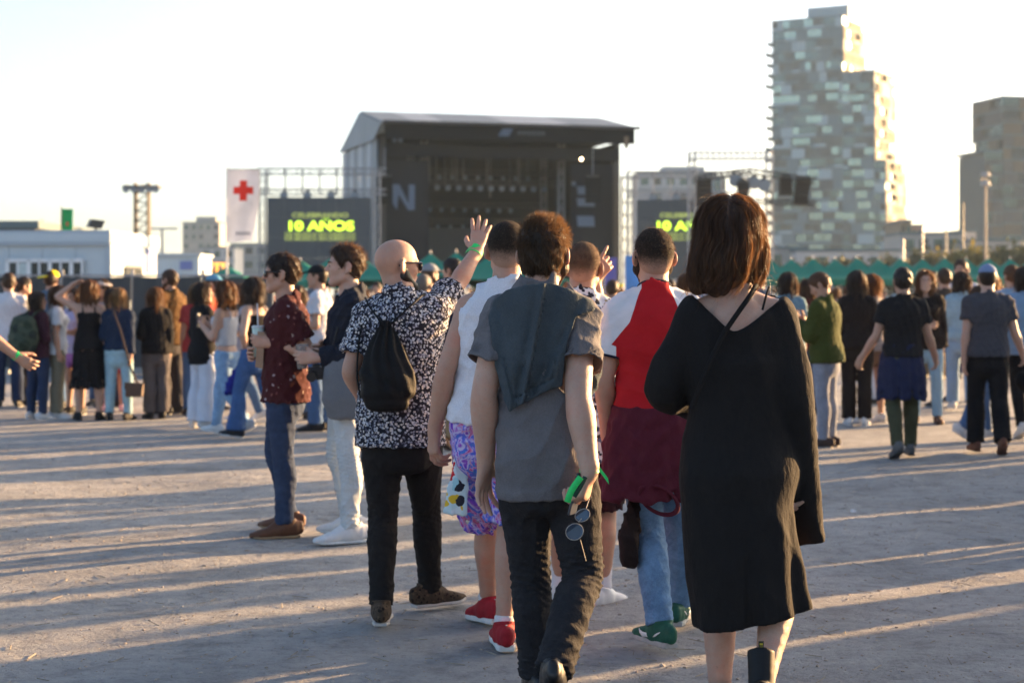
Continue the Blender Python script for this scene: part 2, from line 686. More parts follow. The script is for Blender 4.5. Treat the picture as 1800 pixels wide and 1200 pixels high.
M_TORSO = [(-.17, 0, 0, .08, .06), (-.08, 0, -.012, .148, .105), (0, 0, -.014, .168, .117), (.12, 0, -.006, .163, .112),
           (.3, 0, 0, .150, .102), (.42, 0, .004, .148, .10), (.6, 0, 0, .162, .113), (.76, 0, -.005, .168, .116),
           (.88, 0, -.012, .145, .098), (.97, 0, -.016, .085, .068), (1.03, 0, -.014, .058, .056)]
F_TORSO = [(-.17, 0, 0, .08, .06), (-.08, 0, -.014, .150, .108), (0, 0, -.018, .170, .120), (.12, 0, -.008, .158, .108),
           (.3, 0, 0, .130, .088), (.42, 0, .002, .122, .085), (.6, 0, .008, .140, .108), (.72, 0, .014, .148, .115),
           (.88, 0, -.008, .125, .085), (.97, 0, -.014, .075, .06), (1.03, 0, -.012, .052, .05)]

def torso_frame(J):
    A = J['N'] - J['P']
    L = np.linalg.norm(A); A = A / L
    hx = J['hip'][1] - J['hip'][0]
    sx_ = J['sh'][1] - J['sh'][0]
    hx = unit(hx - A * (hx @ A)); sx_ = unit(sx_ - A * (sx_ @ A))
    tw = math.atan2(float(np.dot(np.cross(hx, sx_), A)), float(hx @ sx_))
    return A, L, hx, tw

def torso(f, J, off=0.0, tab=None, lo=None, hi=None, wide=1.0, flat=(False, False), k=.02, yoff=0.0, n=2.2, shoulders=True):
    s = J['s']; A, L, hx, tw = torso_frame(J)
    tab = tab or (M_TORSO if J['sex'] == 'm' else F_TORSO)
    rows = [(t, cx * s, cy * s + yoff, a * s * wide * J['bw'] + off, b * s * wide * J['bw'] + off) for t, cx, cy, a, b in tab]
    if lo is not None:
        rows = [r for r in rows if lo < r[0]]
        rows.insert(0, (lo,) + rows[0][1:])
    if hi is not None:
        rows = [r for r in rows if r[0] < hi]
        rows.append((hi,) + rows[-1][1:])
    f.loft(J['P'], A, hx, rows, L, tw, n, k, 'u', flat)
    if shoulders:
        up = A
        for i in (0, 1):
            sh = J['sh'][i]
            nb = J['N'] + (sh - J['N']) * .25 + up * .004 * s
            f.tube([J['N'] + up * .03 * s + (sh - J['N']) * .06, nb, lerp(nb, sh, .6) + up * .002 * s, sh],
                   [.050 * s + off, .046 * s + off, .045 * s + off, .047 * s + off], .03, 3)
            # shoulder blade and chest mass
            if J['sex'] == 'f': f.ell(J['P'] + A * L * .70 + hx * (1 if i else -1) * .068 * s + np.cross(A, hx) * .085 * s, np.eye(3), (.055 * s + off,) * 3, .03)
            f.cap(J['P'] + A * L * .68 + (sh - J['N']) * .5, sh - up * .04 * s, .09 * s + off, .052 * s + off, .04)
    return A, L, hx, tw

def legpts(J, i):
    s = J['s']; hp, kn, an = J['hip'][i], J['kn'][i], J['an'][i]
    sh = unit(an - kn); th = unit(kn - hp)
    fw = J['kf'][i]
    back = -(fw - sh * (fw @ sh)); back = unit(back)
    return [hp, lerp(hp, kn, .3) + fw * .008 * s, lerp(hp, kn, .65) + fw * .006 * s, kn, lerp(kn, an, .28) + back * .016 * s,
            lerp(kn, an, .62) + back * .006 * s, an]

LEG_R = (.080, .080, .066, .054, .056, .043, .036)

def limb_leg(f, J, i, off=0.0, k=.03, rad=None, end=None):
    s = J['s'] * J.get('lw', 1)
    rad = rad or LEG_R
    f.tube(legpts(J, i), [r * s + (off[j] if isinstance(off, (list, tuple)) else off) for j, r in enumerate(rad)], k, 3)

def armpts(J, i, wrist=True):
    s = J['s']; sh, el, wr = J['sh'][i], J['el'][i], J['wr'][i]
    p = [sh, lerp(sh, el, .35), lerp(sh, el, .75), el, lerp(el, wr, .25), lerp(el, wr, .65), wr]
    return p
ARM_R = (.048, .046, .041, .037, .042, .033, .0265)

def hand_prims(f, J, i, detail=True):
    s = J['s'] * (1.0 if J['sex'] == 'm' else .92)
    w = J['wr'][i]; hd = J['hand'][i]
    u = unit(hd['u']); n_ = np.asarray(hd['n'], float); n_ = unit(n_ - u * (n_ @ u))
    v = np.cross(u, n_) * (1 if i == 1 else -1)          # thumb side
    J.setdefault('hf', {})[i] = (u, n_, v)
    c = hd.get('c', .35)
    c = [c] * 5 if isinstance(c, (int, float)) else c
    sp = hd.get('sp', .12)
    kn = []
    for j, vo in enumerate((.030, .010, -.010, -.028)):
        b = w + u * (.094 - .006 * abs(j - 1)) * s + v * vo * s
        kn.append(b)
        f.cap(w + v * vo * .55 * s + u * .012 * s, b, .016 * s, .0125 * s, .016)
    f.cap(w - u * .02 * s, w + u * .02 * s, .026 * s, .022 * s, .015)
    L = [(.044, .027, .022), (.048, .030, .023), (.045, .028, .022), (.035, .021, .019)]
    for j in range(4):
        d = unit(u + v * (1.5 - j) * sp)
        ang = 0.0; p = kn[j]; pts = [p - d * .01 * s]; rr = [.0105 * s]
        for q, l in enumerate(L[j]):
            ang += c[j + 1] * (1.0, 1.25, .8)[q]
            dd = math.cos(ang) * d + math.sin(ang) * n_
            p = p + dd * l * s
            pts.append(p); rr.append((.0092, .0085, .0072)[q] * s * (.92 if j == 3 else 1))
        f.tube(pts, rr, .006, 1)
        if j in (0, 1): J.setdefault('tip', {})[(i, j)] = pts[-1]
    tc = hd.get('t', c[0])
    b = w + u * .022 * s + v * .024 * s + n_ * .006 * s
    d1 = unit(u * .62 + v * (.72 - .4 * tc) + n_ * (.25 + .5 * tc))
    d2 = unit(u * .85 + v * (.45 - .8 * tc) + n_ * (.15 + .7 * tc))
    p1 = b + d1 * .046 * s; p2 = p1 + unit(d1 + d2) * .034 * s; p3 = p2 + d2 * .026 * s
    f.tube([b, p1, p2, p3], [.018 * s, .0125 * s, .0108 * s, .0085 * s], .014, 1)

def head_prims(f, J, neck=True, face=True):
    s = J['s'] * J.get('hs', 1.0); c = J['HC']; F = J['HR']
    P = lambda x, y, z: c + (F[0] * x + F[1] * y + F[2] * z) * s
    E = lambda x, y, z, rx, ry, rz, k=.02, op='u': f.ell(P(x, y, z), F, (rx * s, ry * s, rz * s), k, op)
    m = J['sex'] == 'm'
    E(0, -.012, .036, .0755, .096, .079)
    E(0, -.038, .012, .069, .066, .066, .03)
    E(0, .030, -.028, .059 if m else .056, .060, .080, .03)
    for x in (-1, 1):
        f.cap(P(x * .050, .002, -.062), P(x * .016, .066, -.098), .020 * s, .017 * s, .03)
        if face:
            E(x * .040, .056, -.022, .021, .022, .022, .02)          # cheek
            f.cap(P(x * .012, .086, .021), P(x * .045, .070, .020), .008 * s, .008 * s, .014)   # brow
            E(x * .031, .099, .000, .017, .014, .012, .012, 's')     # eye socket
            E(x * .031, .079, .000, .0125, .0125, .0115, .004)       # eyeball and lid
    E(0, .066, -.098, .021, .019, .017, .02)                         # chin
    if face:
        f.cap(P(0, .088, .012), P(0, .108, -.022), .0075 * s, .0115 * s, .012)
        for x in (-1, 1): E(x * .011, .099, -.027, .0085, .010, .007, .006)
        E(0, .086, -.050, .022, .010, .0055, .006)
        E(0, .084, -.062, .019, .010, .0065, .006)
        E(0, .099, -.056, .02, .008, .0016, .003, 's')
    for x in (-1, 1):                                                # ears
        tilt = np.array([unit(F[0] * x + F[1] * .7), unit(F[1] - F[0] * x * .7), F[2]])
        f.ell(P(x * .085, -.018, -.008), tilt, (.0085 * s, .021 * s, .034 * s), .006)
        f.ell(P(x * .095, -.010, -.004), tilt, (.006 * s, .012 * s, .021 * s), .004, 's')
        E(x * .076, -.008, -.034, .008, .010, .012, .006)
    if neck:
        r = .055 if m else .047
        N = J['N']
        f.tube([P(0, -.022, -.045), lerp(P(0, -.022, -.045), N, .55), N - F[2] * .02], [r * s, r * s, (r + .008) * s], .025, 3)

def body_mesh(J, h, fine=True):
    """the whole figure as one continuous surface"""
    pts = [J['HC'] + J['HR'][2] * .16, J['HC'] - J['HR'][1] * .14, J['HC'] + J['HR'][1] * .16, *J['sh'], *J['el'], *J['wr'], *J['kn'], *J['an'], J['P']]
    pts += [J['wr'][i] + unit(J['hand'][i]['u']) * .21 for i in (0, 1)]
    pts += [J['an'][i] + J['ff'][i] * .14 - V(0, 0, .06) for i in (0, 1)]
    lo, hi = bb(pts, .09)
    fz = []
    if fine:
        for i in (0, 1): fz.append((J['wr'][i] + unit(J['hand'][i]['u']) * .09, .125, fine))
        fz.append((J['HC'], .14, fine * 1.35))
    f = Field(lo, hi, h, fz)
    torso(f, J, -.004)
    for i in (0, 1):
        limb_leg(f, J, i, -.002)
        a, fd = J['an'][i], J['ff'][i]
        f.cap(a - V(0, 0, .03), a - J['fu'][i] * .055 + fd * .12, .03, .022, .03)
        f.tube(armpts(J, i), [r * J['s'] * J.get('aw', 1) for r in ARM_R], .025, 3)
        hand_prims(f, J, i)
    head_prims(f, J, True, J.get('face', True))
    v, q = f.mesh()
    return v, q

# ------- hair
def hair_field(J, t=.012, h=.007, nape=-.02, front=.036, grow=None, extra=None, tous=0.0, seed=1, groove=None, box=.17, low=.2, cutface=True):
    s = J['s'] * J.get('hs', 1.0); c = J['HC']; F = J['HR']
    P = lambda x, y, z: c + (F[0] * x + F[1] * y + F[2] * z) * s
    lo, hi = bb([c - V(box, box, low) * s, c + V(box, box, box) * s], 0)
    f = Field(lo, hi, h)
    g = grow or (t, t, t)
    f.ell(P(0, -.012, .036), F, ((.0755 + g[0]) * s, (.096 + g[1]) * s, (.079 + g[2]) * s), .02)
    f.ell(P(0, -.038, .012), F, ((.069 + g[0]) * s, (.066 + g[1]) * s, (.066 + g[0]) * s), .03)
    f.ell(P(0, -.045, -.03), F, ((.056 + g[0]) * s, (.05 + g[1] * .7) * s, (.06) * s), .03)
    def loc(X, Y, Z):
        x, y, z = X - c[0], Y - c[1], Z - c[2]
        return [(x * F[i][0] + y * F[i][1] + z * F[i][2]) / s for i in range(3)]
    if cutface:
        def keep(X, Y, Z):
            x, y, z = loc(X, Y, Z)
            a = .894 * y - .447 * z - front + .25 * np.maximum(np.abs(x) - .05, 0)
            b = (nape + .7 * np.minimum(y + .02, 0)) - z
            # around the ears
            e = .031 - np.sqrt(((np.abs(x) - .085) / .9) ** 2 + (y + .012) ** 2 + ((z + .012) / 1.25) ** 2)
            return np.maximum(np.maximum(a, b), e) * s
        f.inter(keep, .006)
    if extra: extra(f, P, F, s)
    if tous:
        fn = folds(seed, [(V(60, 20, 40), 1), (V(-30, 60, 50), 1), (V(90, -40, 10), .6)], tous, 2.2)
        f.displace(fn, .04)
    if groove:
        amp, fr = groove
        g_ = np.random.default_rng(seed); ph = g_.uniform(0, 6, 4)
        def gr(p):
            q = (p - c) / s
            x, y, z = q @ F[0], q @ F[1], q @ F[2]
            th = np.arctan2(x, -y)
            w = .35 * np.sin(z * 22 + ph[0] + 2 * x / .1) + .25 * np.sin(z * 47 + ph[1])
            return amp * (np.sin(th * fr + w * 3 + ph[2]) + .6 * np.sin(th * fr * 2.3 + w * 5 + ph[3]))
        f.displace(gr, .04)
    return f

def long_hair(J, length=.34, vol=1.0, h=.009, seed=3, groove=(.006, 11), front=.03, spread=.0, t=.02):
    def extra(f, P, F, s):
        down = -F[2] * .25 + V(0, 0, -1) * .75; down = unit(down)
        b = P(0, -.045, 0)
        n_ = 5
        for x, w in ((-1, .9), (0, 1), (1, .9)):
            base = P(x * .05 * vol, -.045 + .035 * abs(x), .0)
            pts = [base + down * length * s * q + F[1] * (-.012 * math.sin(q * 3)) * s + F[0] * x * (spread * q) * s for q in np.linspace(0, 1, n_)]
            f.tube(pts, [(.056 * vol) * s * w, .058 * vol * s * w, .054 * vol * s * w, .046 * vol * s * w, .022 * vol * s], .03, 2)
        f.add(lambda X, Y, Z: facecut(X, Y, Z, P(0, .095, -.035), F, s, .058, .085, .09), P(0, .1, -.03) - .16, P(0, .1, -.03) + .16, .01, 's')
    return hair_field(J, t, h, nape=-.09, front=front, extra=extra, seed=seed, groove=groove, box=.2, low=.2 + length)

def facecut(X, Y, Z, p, F, s, a, b, c):
    x, y, z = X - p[0], Y - p[1], Z - p[2]
    q = [(x * F[i][0] + y * F[i][1] + z * F[i][2]) / s for i in range(3)]
    k0 = np.sqrt((q[0] / a) ** 2 + (q[1] / b) ** 2 + (q[2] / c) ** 2)
    return (k0 - 1) * min(a, b, c) * s

def strands(f, J, seeds, dirfn, length, steps, width, seed=0, lift=.15, stick=.7, jit=.25, taper=True):
    """hair strands traced over the hair surface; returns ribbons"""
    g = np.random.default_rng(seed)
    G = f.grad()
    p = seeds.copy(); n = len(p)
    L = length * g.uniform(.65, 1.2, n)
    path = [p.copy()]
    wob = g.normal(0, 1, (n, 3)) * jit
    for st in range(steps):
        nn = np.stack([f.sample(G[i], p) for i in range(3)], 1)
        nn /= np.linalg.norm(nn, axis=1, keepdims=True) + 1e-6
        d = dirfn(p, st / steps) + wob + g.normal(0, 1, (n, 3)) * jit * .3
        d -= nn * (d * nn).sum(1, keepdims=True) * stick
        d += nn * lift
        d /= np.linalg.norm(d, axis=1, keepdims=True) + 1e-6
        p = p + d * (L / steps)[:, None]
        path.append(p.copy())
    path = np.stack(path, 1)                       # n, steps+1, 3
    t = np.gradient(path, axis=1)
    side = np.cross(t, g.normal(0, 1, (n, 1, 3)))
    side /= np.linalg.norm(side, axis=2, keepdims=True) + 1e-9
    w = np.linspace(1, .25 if taper else 1, steps + 1)[None, :, None] * width * g.uniform(.6, 1.3, (n, 1, 1))
    a, b = path - side * w / 2, path + side * w / 2
    v = np.stack([a, b], 2).reshape(-1, 3)
    k = steps + 1
    base = (np.arange(n) * k * 2)[:, None] + (np.arange(steps) * 2)[None, :]
    q = np.stack([base, base + 1, base + 3, base + 2], 2).reshape(-1, 4)
    return v, q

def surface_seeds(v, mask, n, g):
    ii = np.nonzero(mask)[0]
    return v[g.choice(ii, n)] + g.normal(0, .003, (n, 3))

# ------- garments (each returns a field)
def gar_box(J, parts, pad=.14):
    P = []
    if 't' in parts: P += [J['P'] - V(0, 0, .1), J['N'] + V(0, 0, .08), *J['sh'], *J['hip']]
    if 'a' in parts: P += [*J['sh'], *J['el']]
    if 'f' in parts: P += [*J['el'], *J['wr']]
    if 'l' in parts: P += [J['P'] + V(0, 0, .14), *J['hip'], *J['kn'], *J['an']]
    if 'k' in parts: P += [J['P'] + V(0, 0, .14), *J['hip'], *J['kn']]
    return bb(P, pad)

def neck_cut(f, J, drop=.022, r=.064, deep=0.0, fwd=.0):
    """open the neckline round the neck"""
    s = J['s']; A, L, hx, tw = torso_frame(J); fw = np.cross(A, hx)
    up = unit(J['HC'] - J['N'])
    rc = .095 * s * r / .064
    f.cap(J['N'] + up * (.085 - drop) * s + fw * .012, J['N'] + up * .26 * s + fw * .04, rc, rc, .008, 's')
    if deep:
        f.cap(J['N'] + fw * .1 * s - A * deep * s, J['N'] + up * .1 * s + fw * .05, .02 * s, .06 * s, .01, 's')

def top_garment(J, h, off=.014, hem=-.12, sleeve=.55, sl_off=.018, sl_flare=.012, amp=.004, seed=1, tab=None, wide=1.0, drop=.022, neck_r=.064, deep=0,
                dirs=None, hem_off=0.008, sl_tilt=(0, 0, 0), armhole=None, shoulders=True, cuff=0.0, yoff=0.0):
    """shirt, jacket or jumper. sleeve: fraction of the arm (0 none, .55 short, 2 = to the wrist)"""
    s = J['s']
    parts = 't' + ('a' if sleeve > 0 else '') + ('f' if sleeve > 1 else '')
    lo, hi = gar_box(J, parts, .16 + off)
    f = Field(lo, hi, h)
    base = tab or (M_TORSO if J['sex'] == 'm' else F_TORSO)
    # cloth hangs: it does not follow the waist or the seat back in
    rows = []
    chest = max(r[3] for r in base if .55 < r[0] < .8); chd = max(r[4] for r in base if .55 < r[0] < .8)
    for t, cx, cy, a, b in base:
        if t < .6:
            a = max(a, lerp(a, chest, .55)); b = max(b, lerp(b, chd, .5))
        if t < .3: a, b = max(a, .174), max(b, .124)
        rows.append((t, cx, cy, a, b))
    rows = [r for r in rows if r[0] > hem + .02]
    rows.insert(0, (hem, rows[0][1], rows[0][2], max(rows[0][3], .172) + hem_off, max(rows[0][4], .124) + hem_off))
    hol = []
    A, L, hx, tw = torso(f, J, off, rows, wide=wide, flat=(True, False), shoulders=shoulders, yoff=yoff)
    if sleeve > 0:
        for i in (0, 1):
            sf = f.like()
            if sleeve <= 1:
                e = lerp(J['sh'][i], J['el'][i], sleeve)
                pts = [J['sh'][i], lerp(J['sh'][i], e, .5), e + (e - J['sh'][i]) * .12]
                rr = [.048 * s + off, .048 * s + sl_off, .047 * s + sl_off + sl_flare]
                sf.tube(pts, rr, .03, 2)
                d = unit(unit(J['el'][i] - J['sh'][i]) + np.asarray(sl_tilt, float))
                ri = .047 * s + sl_off + sl_flare
            else:
                k = sleeve - 1
                e = lerp(J['el'][i], J['wr'][i], k)
                pts = [J['sh'][i], lerp(J['sh'][i], J['el'][i], .5), J['el'][i], lerp(J['el'][i], e, .5), e + unit(e - J['el'][i]) * .02]
                rr = [.048 * s + off, .047 * s + sl_off, .042 * s + sl_off, .040 * s + sl_off, .030 * s + sl_off + cuff]
                sf.tube(pts, rr, .04, 3)
                d = unit(J['wr'][i] - J['el'][i])
                ri = .030 * s + sl_off + cuff
            cut_end(sf, e, d, ri + .08)
            hol.append((e - d * .010, e + d * .03, ri - max(.010, 1.6 * h) - amp, ri - max(.007, 1.3 * h) - amp))
            f.merge(sf, .028)
    neck_cut(f, J, drop, neck_r, deep)
    if amp:
        f.displace(folds(seed, dirs or [(V(55, 10, 14), .8), (V(-38, 20, 26), .8), (V(20, 30, -45), .6), (V(14, 0, 75), .35)], amp), .03)
    if armhole:
        for i in (0, 1):
            sh = J['sh'][i]; out = unit(sh - J['N']); out = unit(out - A * (out @ A))
            f.cap(sh + out * armhole + A * .06, sh + out * (armhole + .012) - A * .16, .06 * s, .05 * s, .01, 's')
    for q in hol: f.cap(*q, .002, 's')
    return f

def cut_end(f, p, d, r):
    """remove the sleeve or leg beyond p along d inside a radius r"""
    def fn(X, Y, Z):
        x, y, z = X - p[0], Y - p[1], Z - p[2]
        w = x * d[0] + y * d[1] + z * d[2]
        q = np.sqrt(np.maximum(x * x + y * y + z * z - w * w, 0))
        return np.maximum(np.maximum(-w, q - r), w - .16)
    f.add(fn, p - d * .0 - r, p + d * .16 + r, .003, 's')

def trousers(J, h, off=(.012, .012, .012, .014, .013, .016, .02), waist=.1, length=1.0, amp=.004, seed=2, knee=1.0, rad=None, seat=.0, stack=1.0):
    s = J['s']
    lo, hi = gar_box(J, 'l' if length >= 1 else 'k' if length < .5 else 'l', .16)
    f = Field(lo, hi, h)
    torso(f, J, .007 + seat, lo=-.17, hi=waist, flat=(False, True), shoulders=False)
    cr = rad or LEG_R
    for i in (0, 1):
        pts = legpts(J, i); rr = [cr[j] * s * J.get('lw', 1) + off[j] for j in range(7)]
        lf = f.like()
        if length < 1:
            # shorts: stop at the fraction of the whole leg
            e = lerp(J['hip'][i], J['kn'][i], min(1, length / .5)) if length <= .5 else lerp(J['kn'][i], J['an'][i], (length - .5) * 2)
            p2 = [pts[0], lerp(pts[0], e, .5), e + unit(e - pts[0]) * .03]
            lf.tube(p2, [rr[0], .5 * (rr[0] + off[6] + .07 * s), .066 * s + off[6]], .03, 3)
            d = unit(e - pts[0])
            cut_end(lf, e, d, .2)
            lf.cap(e - d * .04, e + d * .03, .066 * s + off[6] - .012, .066 * s + off[6] - .006, .002, 's')
        else:
            pts[-1] = pts[-1] + unit(pts[-1] - pts[-2]) * .01
            lf.tube(pts, rr, .03, 3)
            cut_end(lf, J['an'][i], unit(J['an'][i] - J['kn'][i]), .16)
        f.merge(lf, .025 if i == 0 else .012)
    if amp:
        base = folds(seed, [(V(10, 12, 60), .5), (V(40, 30, 20), .6), (V(-40, 20, 34), .5)], amp)
        kn, an, hp = J['kn'], J['an'], J['hip']
        ring = folds(seed + 9, [(V(40, 25, 125), 1.0), (V(-60, 20, 95), .9), (V(30, -30, 190), .45)], amp * .95 * stack, 2.6)
        seatf = folds(seed + 5, [(V(60, 10, 70), 1), (V(-60, 10, 70), 1)], amp * .8, 1.2)
        def fn(p):
            w = 0
            for i in (0, 1):
                w = np.maximum(w, knee * np.exp(-(np.linalg.norm(p - kn[i], axis=1) / (.13 * s)) ** 2))
                w = np.maximum(w, np.exp(-(np.linalg.norm(p - an[i], axis=1) / (.13 * s)) ** 2))
            w2 = np.exp(-(np.linalg.norm(p - (hp[0] + hp[1]) / 2 + V(0, 0, .1), axis=1) / (.14 * s)) ** 2)
            return base(p) * (1 - .5 * w) + ring(p) * w + seatf(p) * w2
        f.displace(fn, .03)
    return f

def skirt(J, h, tab, amp=.012, seed=4, nf=9, n=2.0, o=None, A=None, X0=None, hollow=.02):
    """cloth hanging round the hips: tab = (t metres below o, cx, cy, a, b), fluted towards the hem"""
    o = J['P'] if o is None else o
    A = V(0, 0, -1) if A is None else A
    X0 = (J['hip'][1] - J['hip'][0]) if X0 is None else X0
    m = max(r[3] for r in tab) + .12
    t1 = tab[-1][0]; t0 = tab[0][0]
    lo, hi = bb([o + A * t0, o + A * t1], m)
    f = Field(lo, hi, h)
    f.loft(o, A, X0, tab, 1.0, 0, n, .01, 'u', (True, True), .006)
    X0 = unit(X0); Y0 = np.cross(A, X0)
    g = np.random.default_rng(seed); ph = g.uniform(0, 6, 6)
    def fn(p):
        q = p - o
        t = (q @ A - t0) / (t1 - t0)
        th = np.arctan2(q @ Y0, q @ X0)
        a = np.clip(t, 0, 1) ** .8
        return amp * a * (np.sin(th * nf + ph[0] + 1.2 * np.sin(th * 2 + ph[1]) + .6 * np.sin(t * 4 + ph[2])) * .7
                          + .5 * np.sin(th * nf * 2.1 + ph[3] + t * 2)) + .3 * amp * np.sin(30 * t + 3 * np.sin(th * 3 + ph[4]))
    f.displace(fn, .04)
    if hollow:
        inner = [(t, cx, cy, a - hollow, b - hollow) for t, cx, cy, a, b in tab]
        last = inner[-1]
        f.loft(o, A, X0, [(last[0] - .07, *inner[-2][1:3], last[3] * .98, last[4] * .98), (last[0] + .05, *last[1:])], 1.0, 0, n, .003, 's', (False, True), .003)
    return f

# ------- shoes: modelled once per kind, placed as linked copies
SHOES = {}
def shoe_meshes(kind, h):
    key = (kind, h)
    if key in SHOES: return SHOES[key]
    lo, hi = V(-.075, -.115, -.02), V(.075, .225, .24 if kind == 'boot' else .15)
    out = [(-.085, .026), (-.05, .036), (0, .035), (.06, .037), (.12, .047), (.165, .043), (.20, .022)]
    f = Field(lo, hi, h)
    top = {'flat': .0, 'sneaker': .0, 'boot': .0}[kind]
    tab = [(-.082, 0, .058, .026, .040), (-.05, 0, .056, .036, .050), (0, 0, .052, .036, .052), (.05, 0, .044, .037, .044), (.10, 0, .035, .044, .034),
           (.15, 0, .028, .044, .027), (.195, 0, .022, .026, .018)]
    # axis +Y, X0 = +X gives section y = A x X = -Z, so heights enter with a minus sign
    tab = [(t, cx, -cy, a, b) for t, cx, cy, a, b in tab]
    f.loft(V(0, 0, 0), V(0, 1, 0), V(1, 0, 0), tab, 1.0, 0, 2.3, .01)
    if kind == 'boot':
        f.tube([V(0, .01, .05), V(0, -.012, .11), V(0, -.016, .19), V(0, -.014, .24)], [.043, .039, .041, .0435], .03, 3)
        f.cut(V(0, 0, .205), V(0, .12, 1))
        f.cap(V(0, -.015, .185), V(0, -.013, .26), .034, .038, .003, 's')
    else:
        f.tube([V(0, .02, .05), V(0, -.015, .10), V(0, -.018, .13)], [.043, .041, .041], .03, 2)
        f.cut(V(0, 0, .100), V(0, .25, 1))
        f.cap(V(0, -.015, .088), V(0, -.015, .15), .034, .036, .003, 's')
        # tongue and lacing ridge
        f.cap(V(0, .03, .096), V(0, .085, .064), .02, .018, .012)
        for y in (.045, .06, .075, .09): f.cap(V(-.02, y, .094 - (y - .03) * .62), V(.02, y, .094 - (y - .03) * .62), .0045, .0045, .003)
    th = {'flat': .016, 'sneaker': .024, 'boot': .03}[kind]
    f.cut(V(0, 0, th * .6), V(0, 0, -1))
    up = f.mesh()
    g = Field(lo, hi, h)
    def sole(X, Y, Z):
        w = np.interp(Y, [a for a, b in out], [b for a, b in out]) + .003
        w = np.where((Y < -.088) | (Y > .203), -.02, w)
        d = np.abs(X - np.where(Y > .1, .004, 0)) - w
        d = np.maximum(d, np.maximum(-.088 - Y, Y - .203))
        zt = np.maximum(Y - .13, 0) ** 2 * 2.2            # toe spring
        return smax(d + 0 * Z, np.abs(Z - zt - th / 2) - th / 2, .006)
    g.add(sole, lo, hi, .0)
    so = g.mesh()
    ms = []
    for nm, (v, q) in (('shoe', up), ('sole', so)):
        o = mesh_obj(nm, v, q, None)
        ms.append(o.data)
        bpy.data.objects.remove(o)
    SHOES[key] = ms
    return ms

def put_shoes(J, root, base, kind, m_up, m_sole, h, sock=None, k=1.0, label=None, tab=None):
    up, so = shoe_meshes(kind, h)
    for m_, d in ((m_up, up), (m_sole, so)):
        if not d.materials: d.materials.append(m_)
    for i in (0, 1):
        f, u = J['ff'][i], J['fu'][i]
        r = np.cross(f, u)
        s = J['s'] * k
        o = J['an'][i] - u * .082 * s - f * .008
        Mx = Matrix(((r[0] * s, f[0] * s, u[0] * s, o[0] - base[0]), (r[1] * s, f[1] * s, u[1] * s, o[1] - base[1]), (r[2] * s, f[2] * s, u[2] * s, o[2] - base[2]), (0, 0, 0, 1)))
        a = link('shoe', up, m_up, root); a.matrix_local = Mx
        a.material_slots[0].link = 'OBJECT'; a.material_slots[0].material = m_up
        if tab is not None:
            key = ('tab', h)
            if key not in SHOES:
                tf = Field(V(-.05, -.11, .0), V(.05, -.03, .13), .004)
                tf.cap(V(0, -.074, .030), V(0, -.068, .092), .0135, .011, .004)
                tv_, tq_ = tf.mesh(); to = mesh_obj('heel_tab', tv_, tq_, None); SHOES[key] = to.data; bpy.data.objects.remove(to)
                lm = MB()
                for q in range(5):
                    y = .036 + q * .016; z = .097 - (y - .03) * .60
                    lm.bar((-.021, y, z - .006), (0, y + .004, z + .001), .0028, 5); lm.bar((0, y + .004, z + .001), (.021, y, z - .006), .0028, 5)
                lo_ = lm.build('laces', None); SHOES[('lace', h)] = lo_.data; bpy.data.objects.remove(lo_)
            for nm_ in ('tab', 'lace'):
                d_ = SHOES[(nm_, h)]
                if not d_.materials: d_.materials.append(tab)
                tb = link('heel_tab' if nm_ == 'tab' else 'laces', d_, tab, a)
                tb.material_slots[0].link = 'OBJECT'; tb.material_slots[0].material = tab
        b = link('sole', so, m_sole, a)
        b.material_slots[0].link = 'OBJECT'; b.material_slots[0].material = m_sole
        if label: a['label'] = label

# ------- skeletons
def finish(J):
    """derive what the builders need from the joints"""
    for k in ('P', 'N', 'HC'): J[k] = np.asarray(J[k], float)
    for k in ('sh', 'el', 'wr', 'hip', 'kn', 'an'): J[k] = [np.asarray(x, float) for x in J[k]]
    J.setdefault('bw', 1.0)
    J['fwd'] = np.asarray(J['fwd'], float)
    J['kf'] = []
    for i in (0, 1):
        a, b = unit(J['kn'][i] - J['hip'][i]), unit(J['an'][i] - J['kn'][i])
        fw = a - b
        fw = J['fwd'] + 1.5 * (fw - J['fwd'] * 0) if np.linalg.norm(fw) > .05 else J['fwd']
        J['kf'].append(unit(fw))
    ff, fu = [], []
    for i in (0, 1):
        d = np.asarray(J['foot'][i], float); d = unit(d)
        r = unit(np.cross(d, V(0, 0, 1))); ff.append(d); fu.append(np.cross(r, d))
    J['ff'], J['fu'] = ff, fu
    return J

ARMS = {  # upper-arm, forearm, hand direction, palm normal in (out, fwd, up) and finger curl
    'down': ((.13, -.08, -1), (.04, .16, -1), (0, .12, -1), (-1, .1, 0), .4),
    'back': ((.12, -.32, -1), (.05, .0, -1), (0, .1, -1), (-1, .1, 0), .4),
    'front': ((.12, .28, -1), (.0, .5, -.9), (0, .4, -.9), (-1, .1, 0), .4),
    'hold': ((.16, -.05, -1), (-.3, 1, .12), (-.2, 1, .1), (-1, .2, 0), .7),
    'phone': ((.12, .22, -1), (-.45, .8, .55), (-.4, .7, .6), (-.5, -.5, .6), .7),
    'belly': ((.2, .0, -1), (-.85, .7, .05), (-.9, .5, 0), (-.3, -1, 0), .5),
    'hip': ((.5, -.2, -1), (-.6, .35, -.6), (-.3, .3, -.8), (-1, 0, 0), .3),
    'head': ((.85, .25, .5), (-.75, -.25, .62), (-.8, -.3, .4), (-.2, -.5, -.8), .3),
    'up': ((.5, .4, .85), (-.05, .25, 1), (0, .1, 1), (0, 1, 0), .2),
    'pocket': ((.2, -.12, -1), (-.02, .32, -1), (-.1, .3, -1), (-1, .1, 0), .5),
    'side': ((.3, .1, -1), (.35, .45, -.7), (.3, .4, -.8), (-.6, .5, 0), .5),
}

